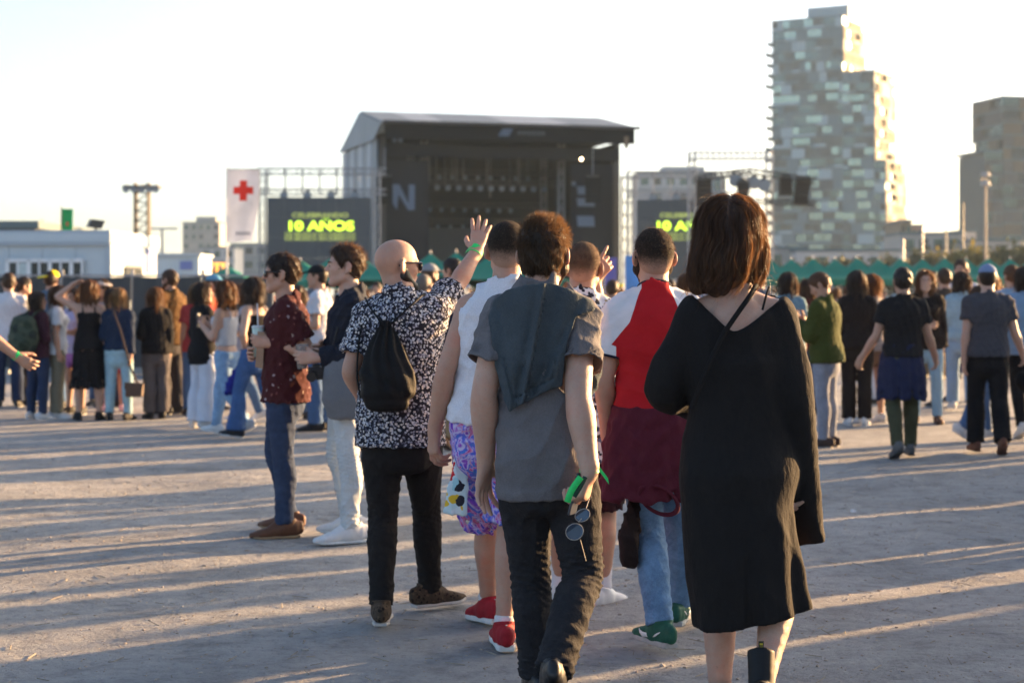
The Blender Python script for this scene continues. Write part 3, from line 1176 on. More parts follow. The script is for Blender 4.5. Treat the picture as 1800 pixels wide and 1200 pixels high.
def pose(H, x, y, yaw, sex='m', legs='stand', arms=('down', 'down'), head=(0, 0), bw=1.0, lean=0.0, seed=0, lw=1.0):
    """joints of a standing or walking figure; yaw in degrees, 0 = facing away, positive turns to its left"""
    g = np.random.default_rng(seed + 5)
    s = H / 1.75
    a = R(yaw)
    Rz = rotz(a)
    G = lambda o, f_, u: Rz @ V(o, f_, u)
    f = G(0, 1, 0); r = G(1, 0, 0)
    thl, shl = .42 * s, .40 * s
    hw = (.088 if sex == 'm' else .092) * s
    swx = float(g.uniform(-.012, .012))
    if legs == 'stand': th, sk, ft = ((-.06, .02), (.06, .0)), ((-.02, -.03), (.02, -.03)), ((-.25, 0), (.25, 0))
    elif legs == 'rest': th, sk, ft = ((-.07, .0), (.09, .16)), ((-.01, -.02), (.05, -.2)), ((-.3, 0), (.45, 0))
    elif legs == 'close': th, sk, ft = ((.01, .02), (-.01, .0)), ((-.0, -.03), (.0, -.03)), ((-.15, 0), (.15, 0))
    elif legs == 'walkL': th, sk, ft = ((-.02, .34), (.02, -.22)), ((0, .10), (0, -.62)), ((-.1, .12), (.1, -.55))
    elif legs == 'walkR': th, sk, ft = ((-.02, -.22), (.02, .34)), ((0, -.62), (0, .10)), ((-.1, -.55), (.1, .12))
    elif legs == 'stepL': th, sk, ft = ((-.02, .16), (.02, -.10)), ((0, .02), (0, -.42)), ((-.1, .0), (.1, -.38))
    elif legs == 'stepR': th, sk, ft = ((-.02, -.10), (.02, .16)), ((0, -.42), (0, .02)), ((-.1, -.38), (.1, .0))
    elif legs == 'cross': th, sk, ft = ((.06, .05), (-.12, .12)), ((.02, -.03), (-.10, .0)), ((-.15, 0), (-.2, 0))
    P = V(x, y, 0)
    hip = [P - r * hw, P + r * hw]
    kn, an, foot = [], [], []
    for i in (0, 1):
        d = unit(G(th[i][0], th[i][1], -1)); e = unit(G(sk[i][0], sk[i][1], -1))
        k = hip[i] + d * thl; kn.append(k); an.append(k + e * shl)
        q = R(-math.degrees(ft[i][0])) if False else ft[i][0]
        foot.append(unit(rotz(a - q) @ V(0, 1, 0) + V(0, 0, ft[i][1])))
    # put the lower foot on the ground
    zz = []
    for i in (0, 1):
        d = foot[i]; rr = unit(np.cross(d, V(0, 0, 1))); u = np.cross(rr, d)
        o = an[i] - u * .082 * s
        zz.append(min(o[2] - .088 * d[2] * s, o[2] + .17 * d[2] * s))
    dz = -min(zz)
    for L_ in (hip, kn, an):
        for i in (0, 1): L_[i] = L_[i] + V(0, 0, dz)
    P = P + V(0, 0, dz)
    up = unit(V(0, 0, 1) + f * lean)
    N = P + up * (.555 * s) + r * swx + f * -.01
    shw = (.163 if sex == 'm' else .142) * s * (.5 + .5 * bw)
    srot = rotz(R(float(g.uniform(-6, 6))))
    rs = srot @ r
    shd = [N - rs * shw - up * .062 * s, N + rs * shw - up * .062 * s]
    el, wr, hand = [], [], []
    for i in (0, 1):
        m = -1 if i == 0 else 1
        A_ = ARMS[arms[i]]
        t = lambda v_: unit(G(v_[0] * m, v_[1], v_[2]))
        e = shd[i] + t(A_[0]) * .29 * s; w = e + t(A_[1]) * .255 * s
        el.append(e); wr.append(w)
        hand.append(dict(u=t(A_[2]), n=t(A_[3]), c=A_[4]))
    HR = head_frame(a + R(head[0]), R(head[1]))
    HC = N + up * .165 * s + f * .02 * s + HR[1] * .012 * s
    return finish(dict(s=s, sex=sex, bw=bw, lw=lw, P=P, N=N, HC=HC, HR=HR, sh=shd, el=el, wr=wr, hip=hip, kn=kn, an=an, foot=foot, hand=hand, fwd=f, base=V(x, y, 0)))
# ---------------------------------------------------------------- ground
def axis_pts(stops):
    out = []
    for (a, b, st) in stops:
        n = max(1, int(round((b - a) / st)))
        out += list(np.linspace(a, b, n, endpoint=False))
    out.append(stops[-1][1])
    return np.array(out)

def wave2(x, y, seed, comps):
    g = np.random.default_rng(seed); z = 0
    for wl, amp, n in comps:
        for _ in range(n):
            a = g.uniform(0, 6.28); k = 6.28 / wl * g.uniform(.75, 1.3)
            z = z + amp / math.sqrt(n) * np.sin(k * (math.cos(a) * x + math.sin(a) * y) + g.uniform(0, 6.28))
    return z

gx = axis_pts([(-4000, -400, 600), (-400, -40, 60), (-40, -9, 3), (-9, 9, .09), (9, 40, 3), (40, 400, 60), (400, 4000, 600)])
gy = axis_pts([(-300, 0, 60), (0, 3.5, .5), (3.5, 18, .09), (18, 34, .4), (34, 100, 6), (100, 400, 60), (400, 5000, 700)])
GX, GY = np.meshgrid(gx, gy, indexing='ij')
def ground_h(x, y):
    z = wave2(x, y, 3, [(1.9, .006, 6), (.8, .004, 7), (.38, .0028, 9)])
    return z * np.clip((24 - y) / 10, 0, 1) * np.clip((12 - np.abs(x)) / 3, 0, 1)
GZ = ground_h(GX, GY)
ni, nj = GX.shape
ii, jj = np.meshgrid(np.arange(ni - 1), np.arange(nj - 1), indexing='ij')
b0 = (ii * nj + jj).ravel()
gq = np.stack([b0, b0 + nj, b0 + nj + 1, b0 + 1], 1)

m, t, bs = new_mat('sandy_ground')
o = t.new('ShaderNodeTexCoord').outputs['Object']
n1 = t.noise(.5, 6, .65, o); n2 = t.noise(5, 8, .7, o); n3 = t.noise(60, 6, .7, o); n4 = t.noise(220, 3, .6, o)
c1 = t.ramp(n1.outputs[0], [(.3, (.335, .336, .333)), (.5, (.395, .394, .389)), (.7, (.455, .451, .442))])
c2 = t.ramp(n2.outputs[0], [(.3, (.55, .53, .52)), (.5, (1, 1, 1)), (.72, (1.25, 1.2, 1.15))])
c3 = t.ramp(n3.outputs[0], [(.28, (.45, .42, .40)), (.42, (.95, .95, .95)), (.6, (1, 1, 1)), (.75, (1.35, 1.32, 1.28))])
cc = t.mix(.7, t.mix(.8, c1.outputs[0], c2.outputs[0], 'MULTIPLY'), c3.outputs[0], 'MULTIPLY')
n5 = t.noise(17, 6, .72, o); n6 = t.noise(1.6, 7, .7, o)
c5 = t.ramp(n5.outputs[0], [(.30, (.50, .50, .51)), (.44, (.92, .92, .92)), (.6, (1, 1, 1)), (.74, (1.3, 1.28, 1.25))])
c6 = t.ramp(n6.outputs[0], [(.36, (.78, .77, .76)), (.5, (1, 1, 1)), (.66, (1.12, 1.11, 1.1))])
cc = t.mix(.75, t.mix(.8, cc, c5.outputs[0], 'MULTIPLY'), c6.outputs[0], 'MULTIPLY')
cc = t.mix(.85, c1.outputs[0], cc)
t.link(cc, bs.inputs['Base Color'])
bs.inputs['Roughness'].default_value = .95
bs.inputs['Specular IOR Level'].default_value = .12
h_ = t.math('ADD', t.math('ADD', t.math('MULTIPLY', n2.outputs[0], .9), t.math('MULTIPLY', n5.outputs[0], .75)), t.math('ADD', t.math('MULTIPLY', n3.outputs[0], .22), t.math('MULTIPLY', n4.outputs[0], .05)))
t.link(t.bump(h_, 1.0, .06), bs.inputs['Normal'])
ground = mesh_obj('ground', np.stack([GX.ravel(), GY.ravel(), GZ.ravel()], 1), gq, m)
tag(ground, kind='structure', label='sandy gravel festival ground crossed by long shadows')

# loose stones lying on the ground
def stones(name, n, rmin, rmax, material, seed, yr=(4.4, 17), label=''):
    g = np.random.default_rng(seed)
    ico = np.array([(0, 0, 1), (.89, 0, .45), (.28, .85, .45), (-.72, .53, .45), (-.72, -.53, .45), (.28, -.85, .45),
                    (.72, .53, -.45), (-.28, .85, -.45), (-.89, 0, -.45), (-.28, -.85, -.45), (.72, -.53, -.45), (0, 0, -1)])
    fi = np.array([(0,1,2),(0,2,3),(0,3,4),(0,4,5),(0,5,1),(1,6,2),(2,7,3),(3,8,4),(4,9,5),(5,10,1),(6,7,2),(7,8,3),(8,9,4),(9,10,5),(10,6,1),(11,7,6),(11,8,7),(11,9,8),(11,10,9),(11,6,10)])
    y = yr[0] + (yr[1] - yr[0]) * g.uniform(0, 1, n) ** 1.3
    x = g.uniform(-1, 1, n) * (y * .33 + .4)
    r = rmin * (rmax / rmin) ** (g.uniform(0, 1, n) ** 2.2)
    v = ico[None] * r[:, None, None] * g.uniform(.55, 1.25, (n, 12, 1)) * np.stack([g.uniform(.8, 1.6, n), g.uniform(.8, 1.4, n), g.uniform(.5, .9, n)], 1)[:, None, :]
    a = g.uniform(0, 6.28, n)
    vx = v[..., 0] * np.cos(a)[:, None] - v[..., 1] * np.sin(a)[:, None]
    vy = v[..., 0] * np.sin(a)[:, None] + v[..., 1] * np.cos(a)[:, None]
    v = np.stack([vx + x[:, None], vy + y[:, None], v[..., 2] + (ground_h(x, y) + r * .25)[:, None]], 2)
    q = (fi[None] + (np.arange(n) * 12)[:, None, None]).reshape(-1, 3)
    ob = mesh_obj(name, v.reshape(-1, 3), q, material, smooth=False)
    return tag(ob, kind='stuff', label=label)
stones('gravel', 9000, .003, .009, mat('stone_pale', (.40, .345, .29), .95, .1, .35, 30), 21, label='small loose gravel stones scattered on the sandy ground')
stones('pebbles', 120, .008, .016, mat('stone_brown', (.32, .29, .26), .95, .1, .4, 20), 22, label='larger pebbles strewn over the sandy ground')

# dry stalks and crumbs trodden into the dust
def stalks(n, seed):
    g = np.random.default_rng(seed)
    y = 4.5 + 12 * g.uniform(0, 1, n) ** 1.3; x = g.uniform(-1, 1, n) * (y * .33 + .3)
    a = g.uniform(0, 3.14, n); L = g.uniform(.012, .05, n); w = g.uniform(.0012, .0028, n)
    d = np.stack([np.cos(a), np.sin(a), g.uniform(-.05, .15, n)], 1) * L[:, None]; s_ = np.stack([-np.sin(a), np.cos(a), 0 * a], 1) * w[:, None]
    c = np.stack([x, y, ground_h(x, y) + .004], 1)
    up = V(0, 0, .003)[None] + 0 * c
    v = np.stack([c - d - s_, c - d + s_, c - d + up, c + d - s_, c + d + s_, c + d + up], 1)
    q = np.array([(0, 3, 5, 2), (1, 2, 5, 4), (0, 1, 4, 3)])
    ob = mesh_obj('debris', v.reshape(-1, 3), (q[None] + (np.arange(n) * 6)[:, None, None]).reshape(-1, 4), mat('straw', (.30, .26, .20), .9, .1, .3, 20), smooth=False)
    return tag(ob, kind='stuff', label='short dry stalks and crumbs trodden into the sandy ground')
stalks(700, 31)
UNIT = None
def unit_box():
    global UNIT
    if UNIT is None:
        mb = MB().box((0, 0, 0), (1, 1, 1))
        UNIT = bpy.data.meshes.new('block')
        UNIT.from_pydata(mb.v, [], mb.f); UNIT.update()
        UNIT.materials.append(None)
    return UNIT
def piece(name, parent, c, d, material, rz=0.0):
    """one box-shaped piece that shares its mesh with all others"""
    ob = bpy.data.objects.new(name, unit_box())
    COL.objects.link(ob)
    ob.location = [float(x) for x in c]; ob.scale = [float(x) for x in d]; ob.rotation_euler = (0, 0, rz)
    ob.material_slots[0].link = 'OBJECT'; ob.material_slots[0].material = material
    ob.parent = parent
    return ob

# ---------------------------------------------------------------- towers and far buildings
M_ALU = mat('facade_grey', (.085, .135, .155), .6, .4, .12, .5)
M_WHITE = mat('facade_white', (.25, .33, .355), .6, .4, .08, .5)
M_DARKP = mat('facade_dark', (.035, .048, .055), .5, .4, .1, .5)
M_TAN = mat('facade_tan', (.17, .13, .09), .7, .3, .1, .5)
M_SLAB = mat('slab_grey', (.09, .13, .145), .7, .3, .1, .5)
def glass_mat(name, col, rough=.12, f0=.75):
    if name in MATS: return MATS[name]
    mm, tt, bb_ = new_mat(name)
    oo = tt.new('ShaderNodeTexCoord').outputs['Object']
    nz = tt.noise(3, 2, .5, oo)
    r = tt.ramp(nz.outputs[0], [(.35, vary(col, .8)), (.65, vary(col, 1.2))])
    tt.link(r.outputs[0], bb_.inputs['Base Color'])
    bb_.inputs['Metallic'].default_value = f0
    bb_.inputs['Roughness'].default_value = rough
    MATS[name] = mm
    return mm
G_SKY = glass_mat('glass_mirror', (.27, .33, .27), .18)
G_MID = glass_mat('glass_tinted', (.085, .125, .12), .12, .6)
G_DARK = glass_mat('glass_dark', (.05, .06, .065), .1, .3)

def facade(root, o, u, n, width, z0, z1, fl, seed, pal, bay=(1.7, 5.2), name_w='window', par=None):
    """storeys of panels, glazing and recessed balconies on one wall; o = lower left corner, u along the wall, n outwards"""
    g = random.Random(seed)
    par = par or (M_WHITE, M_ALU, M_ALU, M_DARKP)
    rz = math.atan2(u[1], u[0])
    k = int(round((z1 - z0) / fl)); fl = (z1 - z0) / k
    for i in range(k):
        zc = z0 + (i + .5) * fl
        mid = o + u * width / 2 + n * .12
        piece('slab', root, (mid[0], mid[1], z0 + i * fl + .17), (width + .3, .5, .34), M_SLAB, rz)
        x = 0.0
        while x < width - .05:
            w = min(g.uniform(*bay), width - x)
            if width - x - w < 1.2: w = width - x
            r = g.random(); acc = 0
            for nm, mt, pr, out in pal:
                acc += pr
                if r <= acc: break
            hh = fl - .36
            at = lambda px_, out_, z_: (lambda c: (c[0], c[1], z_))(o + u * px_ + n * out_)
            if nm == 'panel':
                piece(nm, root, at(x + w / 2, out, zc + .17), (w - .12, .30, hh), mt, rz)
            else:
                # glazing above a parapet; open loggias are set back behind it
                ph = .95
                piece(nm, root, at(x + w / 2, out, zc + .17 + ph / 2), (w - .10, .20, hh - ph), mt, rz)
                piece('parapet', root, at(x + w / 2, .14 if out < -.3 else out + .06, zc + .17 - hh / 2 + ph / 2), (w - .08, .16, ph), g.choice(par), rz)
                k_ = max(1, int(w / 1.1))
                for q in range(1, k_):
                    piece('mullion', root, at(x + w * q / k_, out + .14, zc + .17 + ph / 2), (.13, .10, hh - ph), g.choice((M_DARKP, M_DARKP, M_ALU)), rz)
            x += w

def block(root, o, u, v, W_, D_, z0, z1, material, name='core'):
    """structural core of a building behind its facades"""
    c = o + u * W_ / 2 + v * D_ / 2
    return piece(name, root, (c[0], c[1], (z0 + z1) / 2), (W_ - 1.6, D_ - 1.6, z1 - z0), material, math.atan2(u[1], u[0]))

PAL_T = [('panel', M_WHITE, .15, .16), ('panel', M_ALU, .17, .12), ('window', G_SKY, .16, .02), ('window', G_MID, .20, -.05), ('window', G_DARK, .18, -.75), ('panel', M_DARKP, .06, .05), ('window', G_SKY, .08, -.8)]
M_GOLD = mat('facade_sun_gold', (.15, .125, .09), .8, .1, .12, .5)  # gold of the low sun put into the colour of the tower's side panels
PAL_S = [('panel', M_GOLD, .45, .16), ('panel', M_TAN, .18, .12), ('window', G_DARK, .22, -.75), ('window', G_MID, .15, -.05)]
Yt = 560.0
phi = R(30)
tu = V(math.cos(phi), -math.sin(phi), 0); tv = V(math.sin(phi), math.cos(phi), 0)
o_ = W(1358, 517, Yt); o_[2] = 0
tw_root = empty('apartment_tower', (o_[0], o_[1], 0), 0, 'tall stepped apartment tower of grey panels and glass with a sunlit right side', 'building')
O = V(0, 0, 0)
zt = lambda py: CAM_H + (HOR - py) / FPX * Yt
W1, W2, W3, DD = 24.0, 34.4, 37.0, 21.5
block(tw_root, O, tu, tv, W1, DD, 0, zt(44), M_ALU)
block(tw_root, O + tu * (W1 - 2), tu, tv, W2 - W1 + 2, DD, 0, zt(140), M_ALU, 'wing')
block(tw_root, O + tu * (W2 - 2), tu, tv, W3 - W2 + 3.0, DD, 0, zt(295), M_ALU, 'wing')
facade(tw_root, O, tu, -tv, W1, 0, zt(40), 3.45, 5, PAL_T)
facade(tw_root, O + tu * W1, tu, -tv, W2 - W1, 0, zt(138), 3.45, 6, PAL_T)
facade(tw_root, O + tu * W2, tu, -tv, W3 - W2 + 1, 0, zt(292), 3.45, 7, PAL_T, bay=(1.5, 2.5))
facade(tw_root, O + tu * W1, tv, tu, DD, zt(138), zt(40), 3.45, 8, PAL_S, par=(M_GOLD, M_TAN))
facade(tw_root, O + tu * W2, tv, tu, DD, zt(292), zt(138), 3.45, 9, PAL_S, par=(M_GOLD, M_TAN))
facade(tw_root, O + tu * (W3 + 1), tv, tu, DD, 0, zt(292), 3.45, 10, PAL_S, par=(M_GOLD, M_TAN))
facade(tw_root, O + tv * DD, -tv, -tu, DD, 0, zt(40), 3.45, 11, PAL_S)
# projecting balconies on the left edge, roof slabs and the roof house
rgz = math.atan2(tu[1], tu[0])
for i in range(3, 25):
    if i % 7 == 5: continue
    c = -tu * (.2 + .35 * (i % 3)) + tv * 3
    piece('balcony', tw_root, (c[0], c[1], i * 3.45 + .2), (2.6, 8, .35), M_SLAB, rgz)
    c = -tu * (1.45 + .35 * (i % 3)) + tv * 3
    piece('railing', tw_root, (c[0], c[1], i * 3.45 + .9), (.08, 7.8, 1.1), G_SKY, rgz)
for (a0, a1, z) in ((0, W1, zt(40)), (W1, W2, zt(138)), (W2, W3 + 1, zt(292))):
    c = tu * (a0 + a1) / 2 + tv * DD / 2
    piece('roof', tw_root, (c[0], c[1], z + .3), (a1 - a0 + .4, DD + .4, .6), M_SLAB, rgz)
c = tu * 17.5 + tv * 12
piece('roof_house', tw_root, (c[0], c[1], zt(30)), (14, 16, 5.2), M_WHITE, rgz)
for q in (12, 16, 20):
    c = tu * q + tv * 8
    piece('roof_unit', tw_root, (c[0], c[1], zt(22) + .2), (1.5, 1.5, 1.3), M_TAN, rgz)
for q in range(8):
    c = tu * (W1 + .6 + q * 1.6) + tv * .4
    piece('roof_rail', tw_root, (c[0], c[1], zt(138) + 1.2), (.15, .15, 1.4), M_SLAB, rgz)

# darker neighbour at the right edge
Yr = 480.0
zr = lambda py: CAM_H + (HOR - py) / FPX * Yr
o_ = W(1763, 517, Yr); o_[2] = 0
rb = empty('apartment_block', (o_[0], o_[1], 0), 0, 'dark grey stepped apartment block in shade at the far right edge', 'building')
ru = V(math.cos(R(12)), math.sin(R(12)), 0); rv = V(-math.sin(R(12)), math.cos(R(12)), 0)
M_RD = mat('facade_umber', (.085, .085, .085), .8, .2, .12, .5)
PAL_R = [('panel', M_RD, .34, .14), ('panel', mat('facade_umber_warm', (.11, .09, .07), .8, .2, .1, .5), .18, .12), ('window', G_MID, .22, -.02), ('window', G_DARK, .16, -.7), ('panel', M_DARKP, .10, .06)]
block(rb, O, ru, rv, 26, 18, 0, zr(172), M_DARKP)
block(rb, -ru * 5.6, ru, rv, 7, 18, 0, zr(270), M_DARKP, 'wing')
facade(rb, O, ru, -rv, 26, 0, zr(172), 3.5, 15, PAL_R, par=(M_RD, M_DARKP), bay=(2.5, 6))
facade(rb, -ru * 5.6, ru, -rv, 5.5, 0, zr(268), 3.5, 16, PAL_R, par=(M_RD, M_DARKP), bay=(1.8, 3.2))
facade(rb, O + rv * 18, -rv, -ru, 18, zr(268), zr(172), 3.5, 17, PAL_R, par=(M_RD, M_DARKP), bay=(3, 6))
c = ru * 13 + rv * 9
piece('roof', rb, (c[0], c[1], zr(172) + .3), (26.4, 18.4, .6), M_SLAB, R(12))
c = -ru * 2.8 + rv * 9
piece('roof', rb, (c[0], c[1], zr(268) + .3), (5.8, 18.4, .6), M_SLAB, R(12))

def simple_building(px0, px1, pyt, Y, fl, material, label, seed, name='building', bays=None, roofh=0.0, rz=0.0, glass=None, depth=14):
    a, b = W(px0, pyt, Y), W(px1, pyt, Y)
    w, h = b[0] - a[0], a[2]
    root = empty(name, ((a[0] + b[0]) / 2, Y + depth / 2, 0), rz, label, 'building')
    piece('wall', root, (0, 0, h / 2), (w, depth, h), material)
    piece('roof', root, (0, 0, h + .2), (w + .5, depth + .5, .4), M_SLAB)
    g = random.Random(seed)
    k = max(1, int(h / fl)); nb = bays or max(2, int(w / 2.6)); bw_ = w / nb
    for i in range(k):
        for j in range(nb):
            if g.random() < .12: continue
            x = -w / 2 + (j + .5) * bw_; z = (i + .55) * h / k
            f = piece('window', root, (x, -depth / 2 - .02, z), (bw_ * g.uniform(.5, .72), .16, h / k * .5), glass or (G_MID if g.random() < .6 else G_DARK))
        piece('ledge', root, (0, -depth / 2 - .09, i * h / k + .12), (w + .2, .24, .22), M_SLAB)
    if roofh:
        piece('roof_house', root, (w * .1, 0, h + .4 + roofh / 2), (w * .55, depth * .6, roofh), material)
    return root
M_BEIGE = mat('render_beige', (.34, .32, .29), .8, .2, .1, .3)
M_BRICK = mat('render_rose', (.33, .25, .21), .8, .2, .12, .3)
M_PALE = mat('render_pale', (.46, .44, .42), .8, .2, .1, .3)
simple_building(321, 386, 392, 620, 3.3, M_BEIGE, 'hazy beige tower block on the horizon left of the cross flag', 1, roofh=2.0)
simple_building(352, 412, 436, 420, 3.2, M_PALE, 'low pale housing block behind the second cabin', 2)
simple_building(405, 470, 430, 450, 3.2, M_BEIGE, 'low beige housing block behind the flag pole', 3)
simple_building(1122, 1258, 306, 400, 3.3, M_PALE, 'pale mid-rise apartment block behind the second video screen', 4, roofh=1.6)
simple_building(1256, 1276, 312, 380, 3.6, M_ALU, 'narrow blue grey building beside the apartment block behind the screen', 5)
simple_building(1583, 1602, 390, 330, 3.4, M_TAN, 'small tan stair tower house right of the glass tower', 6)
simple_building(1602, 1622, 398, 332, 3.4, M_BRICK, 'small rose coloured house right of the tan one', 7)
simple_building(1584, 1690, 412, 300, 3.6, M_BEIGE, 'long low building with flat roof behind green tents on the right', 8)
simple_building(1688, 1716, 408, 310, 3.4, M_PALE, 'small pale flat roofed building next to the dark apartment block', 9)
simple_building(1345, 1420, 438, 260, 3.4, M_BEIGE, 'low beige building at the foot of the tower', 10)
simple_building(1400, 1586, 442, 255, 3.2, M_PALE, 'long pale low building running behind the trees under the tower', 12)
simple_building(1716, 1830, 424, 285, 3.4, M_BEIGE, 'low beige building before the dark apartment block at the right edge', 13)
simple_building(-120, 62, 402, 90, 4.0, mat('shed_dark', (.08, .085, .09), .7, .2, .1, .3), 'dark shed whose roof rises above the white cabin', 11, name='shed', bays=6)

# trees in the distance
def tree(px, pyt, Y, cr, material, label, seed, n=900):
    p = W(px, pyt, Y)
    H = p[2]
    root = empty('tree', (p[0], Y, 0), 0, label, 'tree', 'trees behind the festival ground')
    tm = MB()
    tm.bar((0, 0, 0), (0.1, 0, H * .5), .22, 8, .14)
    g = np.random.default_rng(seed)
    for i in range(6):
        a = g.uniform(0, 6.28)
        tm.bar((0.05, 0, H * (.3 + .03 * i)), (math.cos(a) * cr * .6, math.sin(a) * cr * .6, H * (.55 + .05 * i)), .09, 5, .03)
    tm.build('trunk', mat('bark', (.10, .075, .055), .9, .1), root)
    cl = g.normal(0, 1, (16, 3)); cl /= np.linalg.norm(cl, axis=1, keepdims=True)
    cl = cl * V(cr * .7, cr * .7, H * .24) * g.uniform(.5, 1.0, (16, 1)) + V(0, 0, H * .66)
    c = cl[g.integers(0, 16, n)] + g.normal(0, 1, (n, 3)) * cr * .22
    sz = g.uniform(.16, .36, (n, 1, 1)) * cr * .55
    e1 = g.normal(0, 1, (n, 1, 3)); e1 /= np.linalg.norm(e1, axis=2, keepdims=True)
    e2 = np.cross(e1, g.normal(0, 1, (n, 1, 3))); e2 /= np.linalg.norm(e2, axis=2, keepdims=True)
    v = np.concatenate([c[:, None] - e1 * sz, c[:, None] - e2 * sz * .6, c[:, None] + e1 * sz, c[:, None] + e2 * sz * .6], 1)
    q = np.arange(n * 4).reshape(-1, 4)
    mesh_obj('crown', v.reshape(-1, 3), q, material, root, smooth=False)
    return root
LEAF = mat('leaves_green', (.075, .078, .038), .7, .2, .4, .8, trans=.25)
LEAFY = mat('leaves_yellow', (.16, .13, .03), .7, .2, .35, .8, trans=.3)
for i, (px, py, Y, cr, mt, lb) in enumerate([
    (1395, 446, 200, 3.0, LEAF, 'dark green round tree standing furthest left at the foot of the tower'),
    (1440, 440, 205, 3.4, LEAF, 'dark green tree in front of the tower base centre'),
    (1500, 440, 205, 3.2, LEAF, 'broad green tree under the right part of the tower'),
    (1560, 436, 210, 3.0, LEAF, 'green tree at the sunlit corner of the tower'),
    (1622, 428, 215, 3.6, LEAF, 'green tree before the long low building'),
    (1665, 424, 215, 3.8, LEAFY, 'yellowish tree before the long low building'),
    (1715, 420, 215, 4.2, LEAFY, 'tall yellowish tree by the street lamp'),
    (1765, 424, 215, 4.2, LEAF, 'green tree before the dark apartment block'),
    (1806, 420, 215, 4.2, LEAF, 'green tree cut by the right edge of the picture')]):
    tree(px, py + 14, Y, cr * .8, mt, lb, 40 + i)

# ---------------------------------------------------------------- the stage
M_BLACKC = mat('stage_black', (.008, .0105, .014), .9, .1, .2, .6)
M_SCRIM = mat('stage_scrim', (.015, .019, .026), .9, .1, .15, .4)
M_STEEL = mat('truss_steel', (.30, .30, .31), .45, .5, .1, 2, metal=.7)
M_STEELD = mat('truss_dark', (.05, .05, .05), .5, .4, .1, 2, metal=.3)
M_VIN = mat('vinyl_white', (.60, .65, .68), .5, .4, .07, .4, trans=.42)
M_VIN2 = mat('vinyl_grey', (.36, .41, .44), .5, .4, .1, .4, trans=.38)
M_LEDP = mat('led_grey', (.060, .072, .082), .5, .3, .06, .4)
M_LAMP = mat('lamp_lens', (.20, .26, .32), .15, .6, .05, 3)
M_LOGO = mat('banner_white', (.12, .17, .24), .7, .2, .05, .6)
th = R(15)
S0 = W(668, 517, 140.0)
stage = empty('festival_stage', (S0[0], S0[1], 0), th, 'large black festival stage with a silver pitched roof', 'stage')
SW, SD, ZE, ZR, ZB = 20.5, 17.0, 15.35, 16.3, 15.6
def sbox(name, c, d, material, parent=stage): return piece(name, parent, c, d, material)
# roof: vinyl sheets from ridge to the front and rear eave, each a thin solid
def sheet(name, pts, material, parent, th_=.12):
    P = [V(*p) for p in pts]
    nrm = unit(np.cross(P[1] - P[0], P[2] - P[0]))
    mb = MB()
    k = len(P)
    mb.add([*P, *[p - nrm * th_ for p in P]], [tuple(range(k)), tuple(range(2 * k - 1, k - 1, -1))] + [(i, i + k, (i + 1) % k + k, (i + 1) % k) for i in range(k)])
    return mb.build(name, material, parent)
xs_ = np.linspace(-.4, SW + .75, 9)
for i in range(8):
    a, b = xs_[i] + .03, xs_[i + 1] - .03
    sheet('roof_panel', [(a, -3.2, ZE), (b, -3.2, ZE), (b, 7, ZR + .9), (a, 7, ZR + .9)], [M_VIN2, M_VIN, M_VIN2, M_VIN2, M_VIN, M_VIN, M_VIN2, M_VIN2][i], stage)
    sheet('roof_panel', [(a, 7.03, ZR + .9), (b, 7.03, ZR + .9), (b, SD + .6, ZB - 1), (a, SD + .6, ZB - 1)], M_VIN2, stage)
sheet('gable', [(-.42, -3.2, ZE - .15), (-.42, 7, ZR + .75), (-.42, SD + .6, ZB - 1.15), (-.42, 0, ZE - 1.2)][::-1], M_VIN2, stage)
# left side wall of vertical vinyl lengths
ys_ = np.linspace(0.2, SD, 9)
for i in range(8):
    sbox('wall_panel', (-.2 - .05 * (i % 2), (ys_[i] + ys_[i + 1]) / 2, 7.2), (.14, ys_[i + 1] - ys_[i] - .08, 14.2), M_VIN if i % 2 else M_VIN2)
sbox('wall_panel', (SW + .2, SD / 2, 7.2), (.14, SD - .4, 14.4), M_BLACKC)
sbox('back_wall', (SW / 2, SD - .3, 7.5), (SW, .3, 14.8), M_BLACKC)
sbox('ceiling', (SW / 2, SD / 2 - 1, 14.6), (SW - .2, SD - 1.6, .2), M_BLACKC)
sbox('deck', (SW / 2, SD / 2, 1.0), (SW, SD - .8, 2.0), M_BLACKC)
sbox('fascia', (SW / 2 + .2, -2.8, ZE - .72), (SW + .7, .25, 1.25), M_BLACKC)
sbox('fascia', (SW / 2 + .2, -.4, 13.3), (SW - .4, .25, 1.1), M_SCRIM)
for x, w in ((2.1, 3.9), (SW - 2.2, 4.0)):
    sbox('side_scrim', (x, -.1, 7.2), (w, .2, 10.6), M_SCRIM)
sbox('video_wall', (SW * .43, 12, 4.4), (8.4, .4, 6.2), M_LEDP)
sbox('drape', (SW * .43, 13.2, 9.8), (13, .2, 6), M_BLACKC)
sbox('eave_beam', (SW / 2 + .3, -3.1, ZE - .02), (SW + 1.3, .3, .25), M_STEELD)
for x in (.2, SW - .2):
    for y in (0, SD - .6): sbox('pillar', (x, y, 7.2), (.5, .5, 14.4), M_STEELD)
sbox('light_flare', (SW - .2, -2.95, ZE - 1.2), (.35, .1, 1.0), M_TAN)
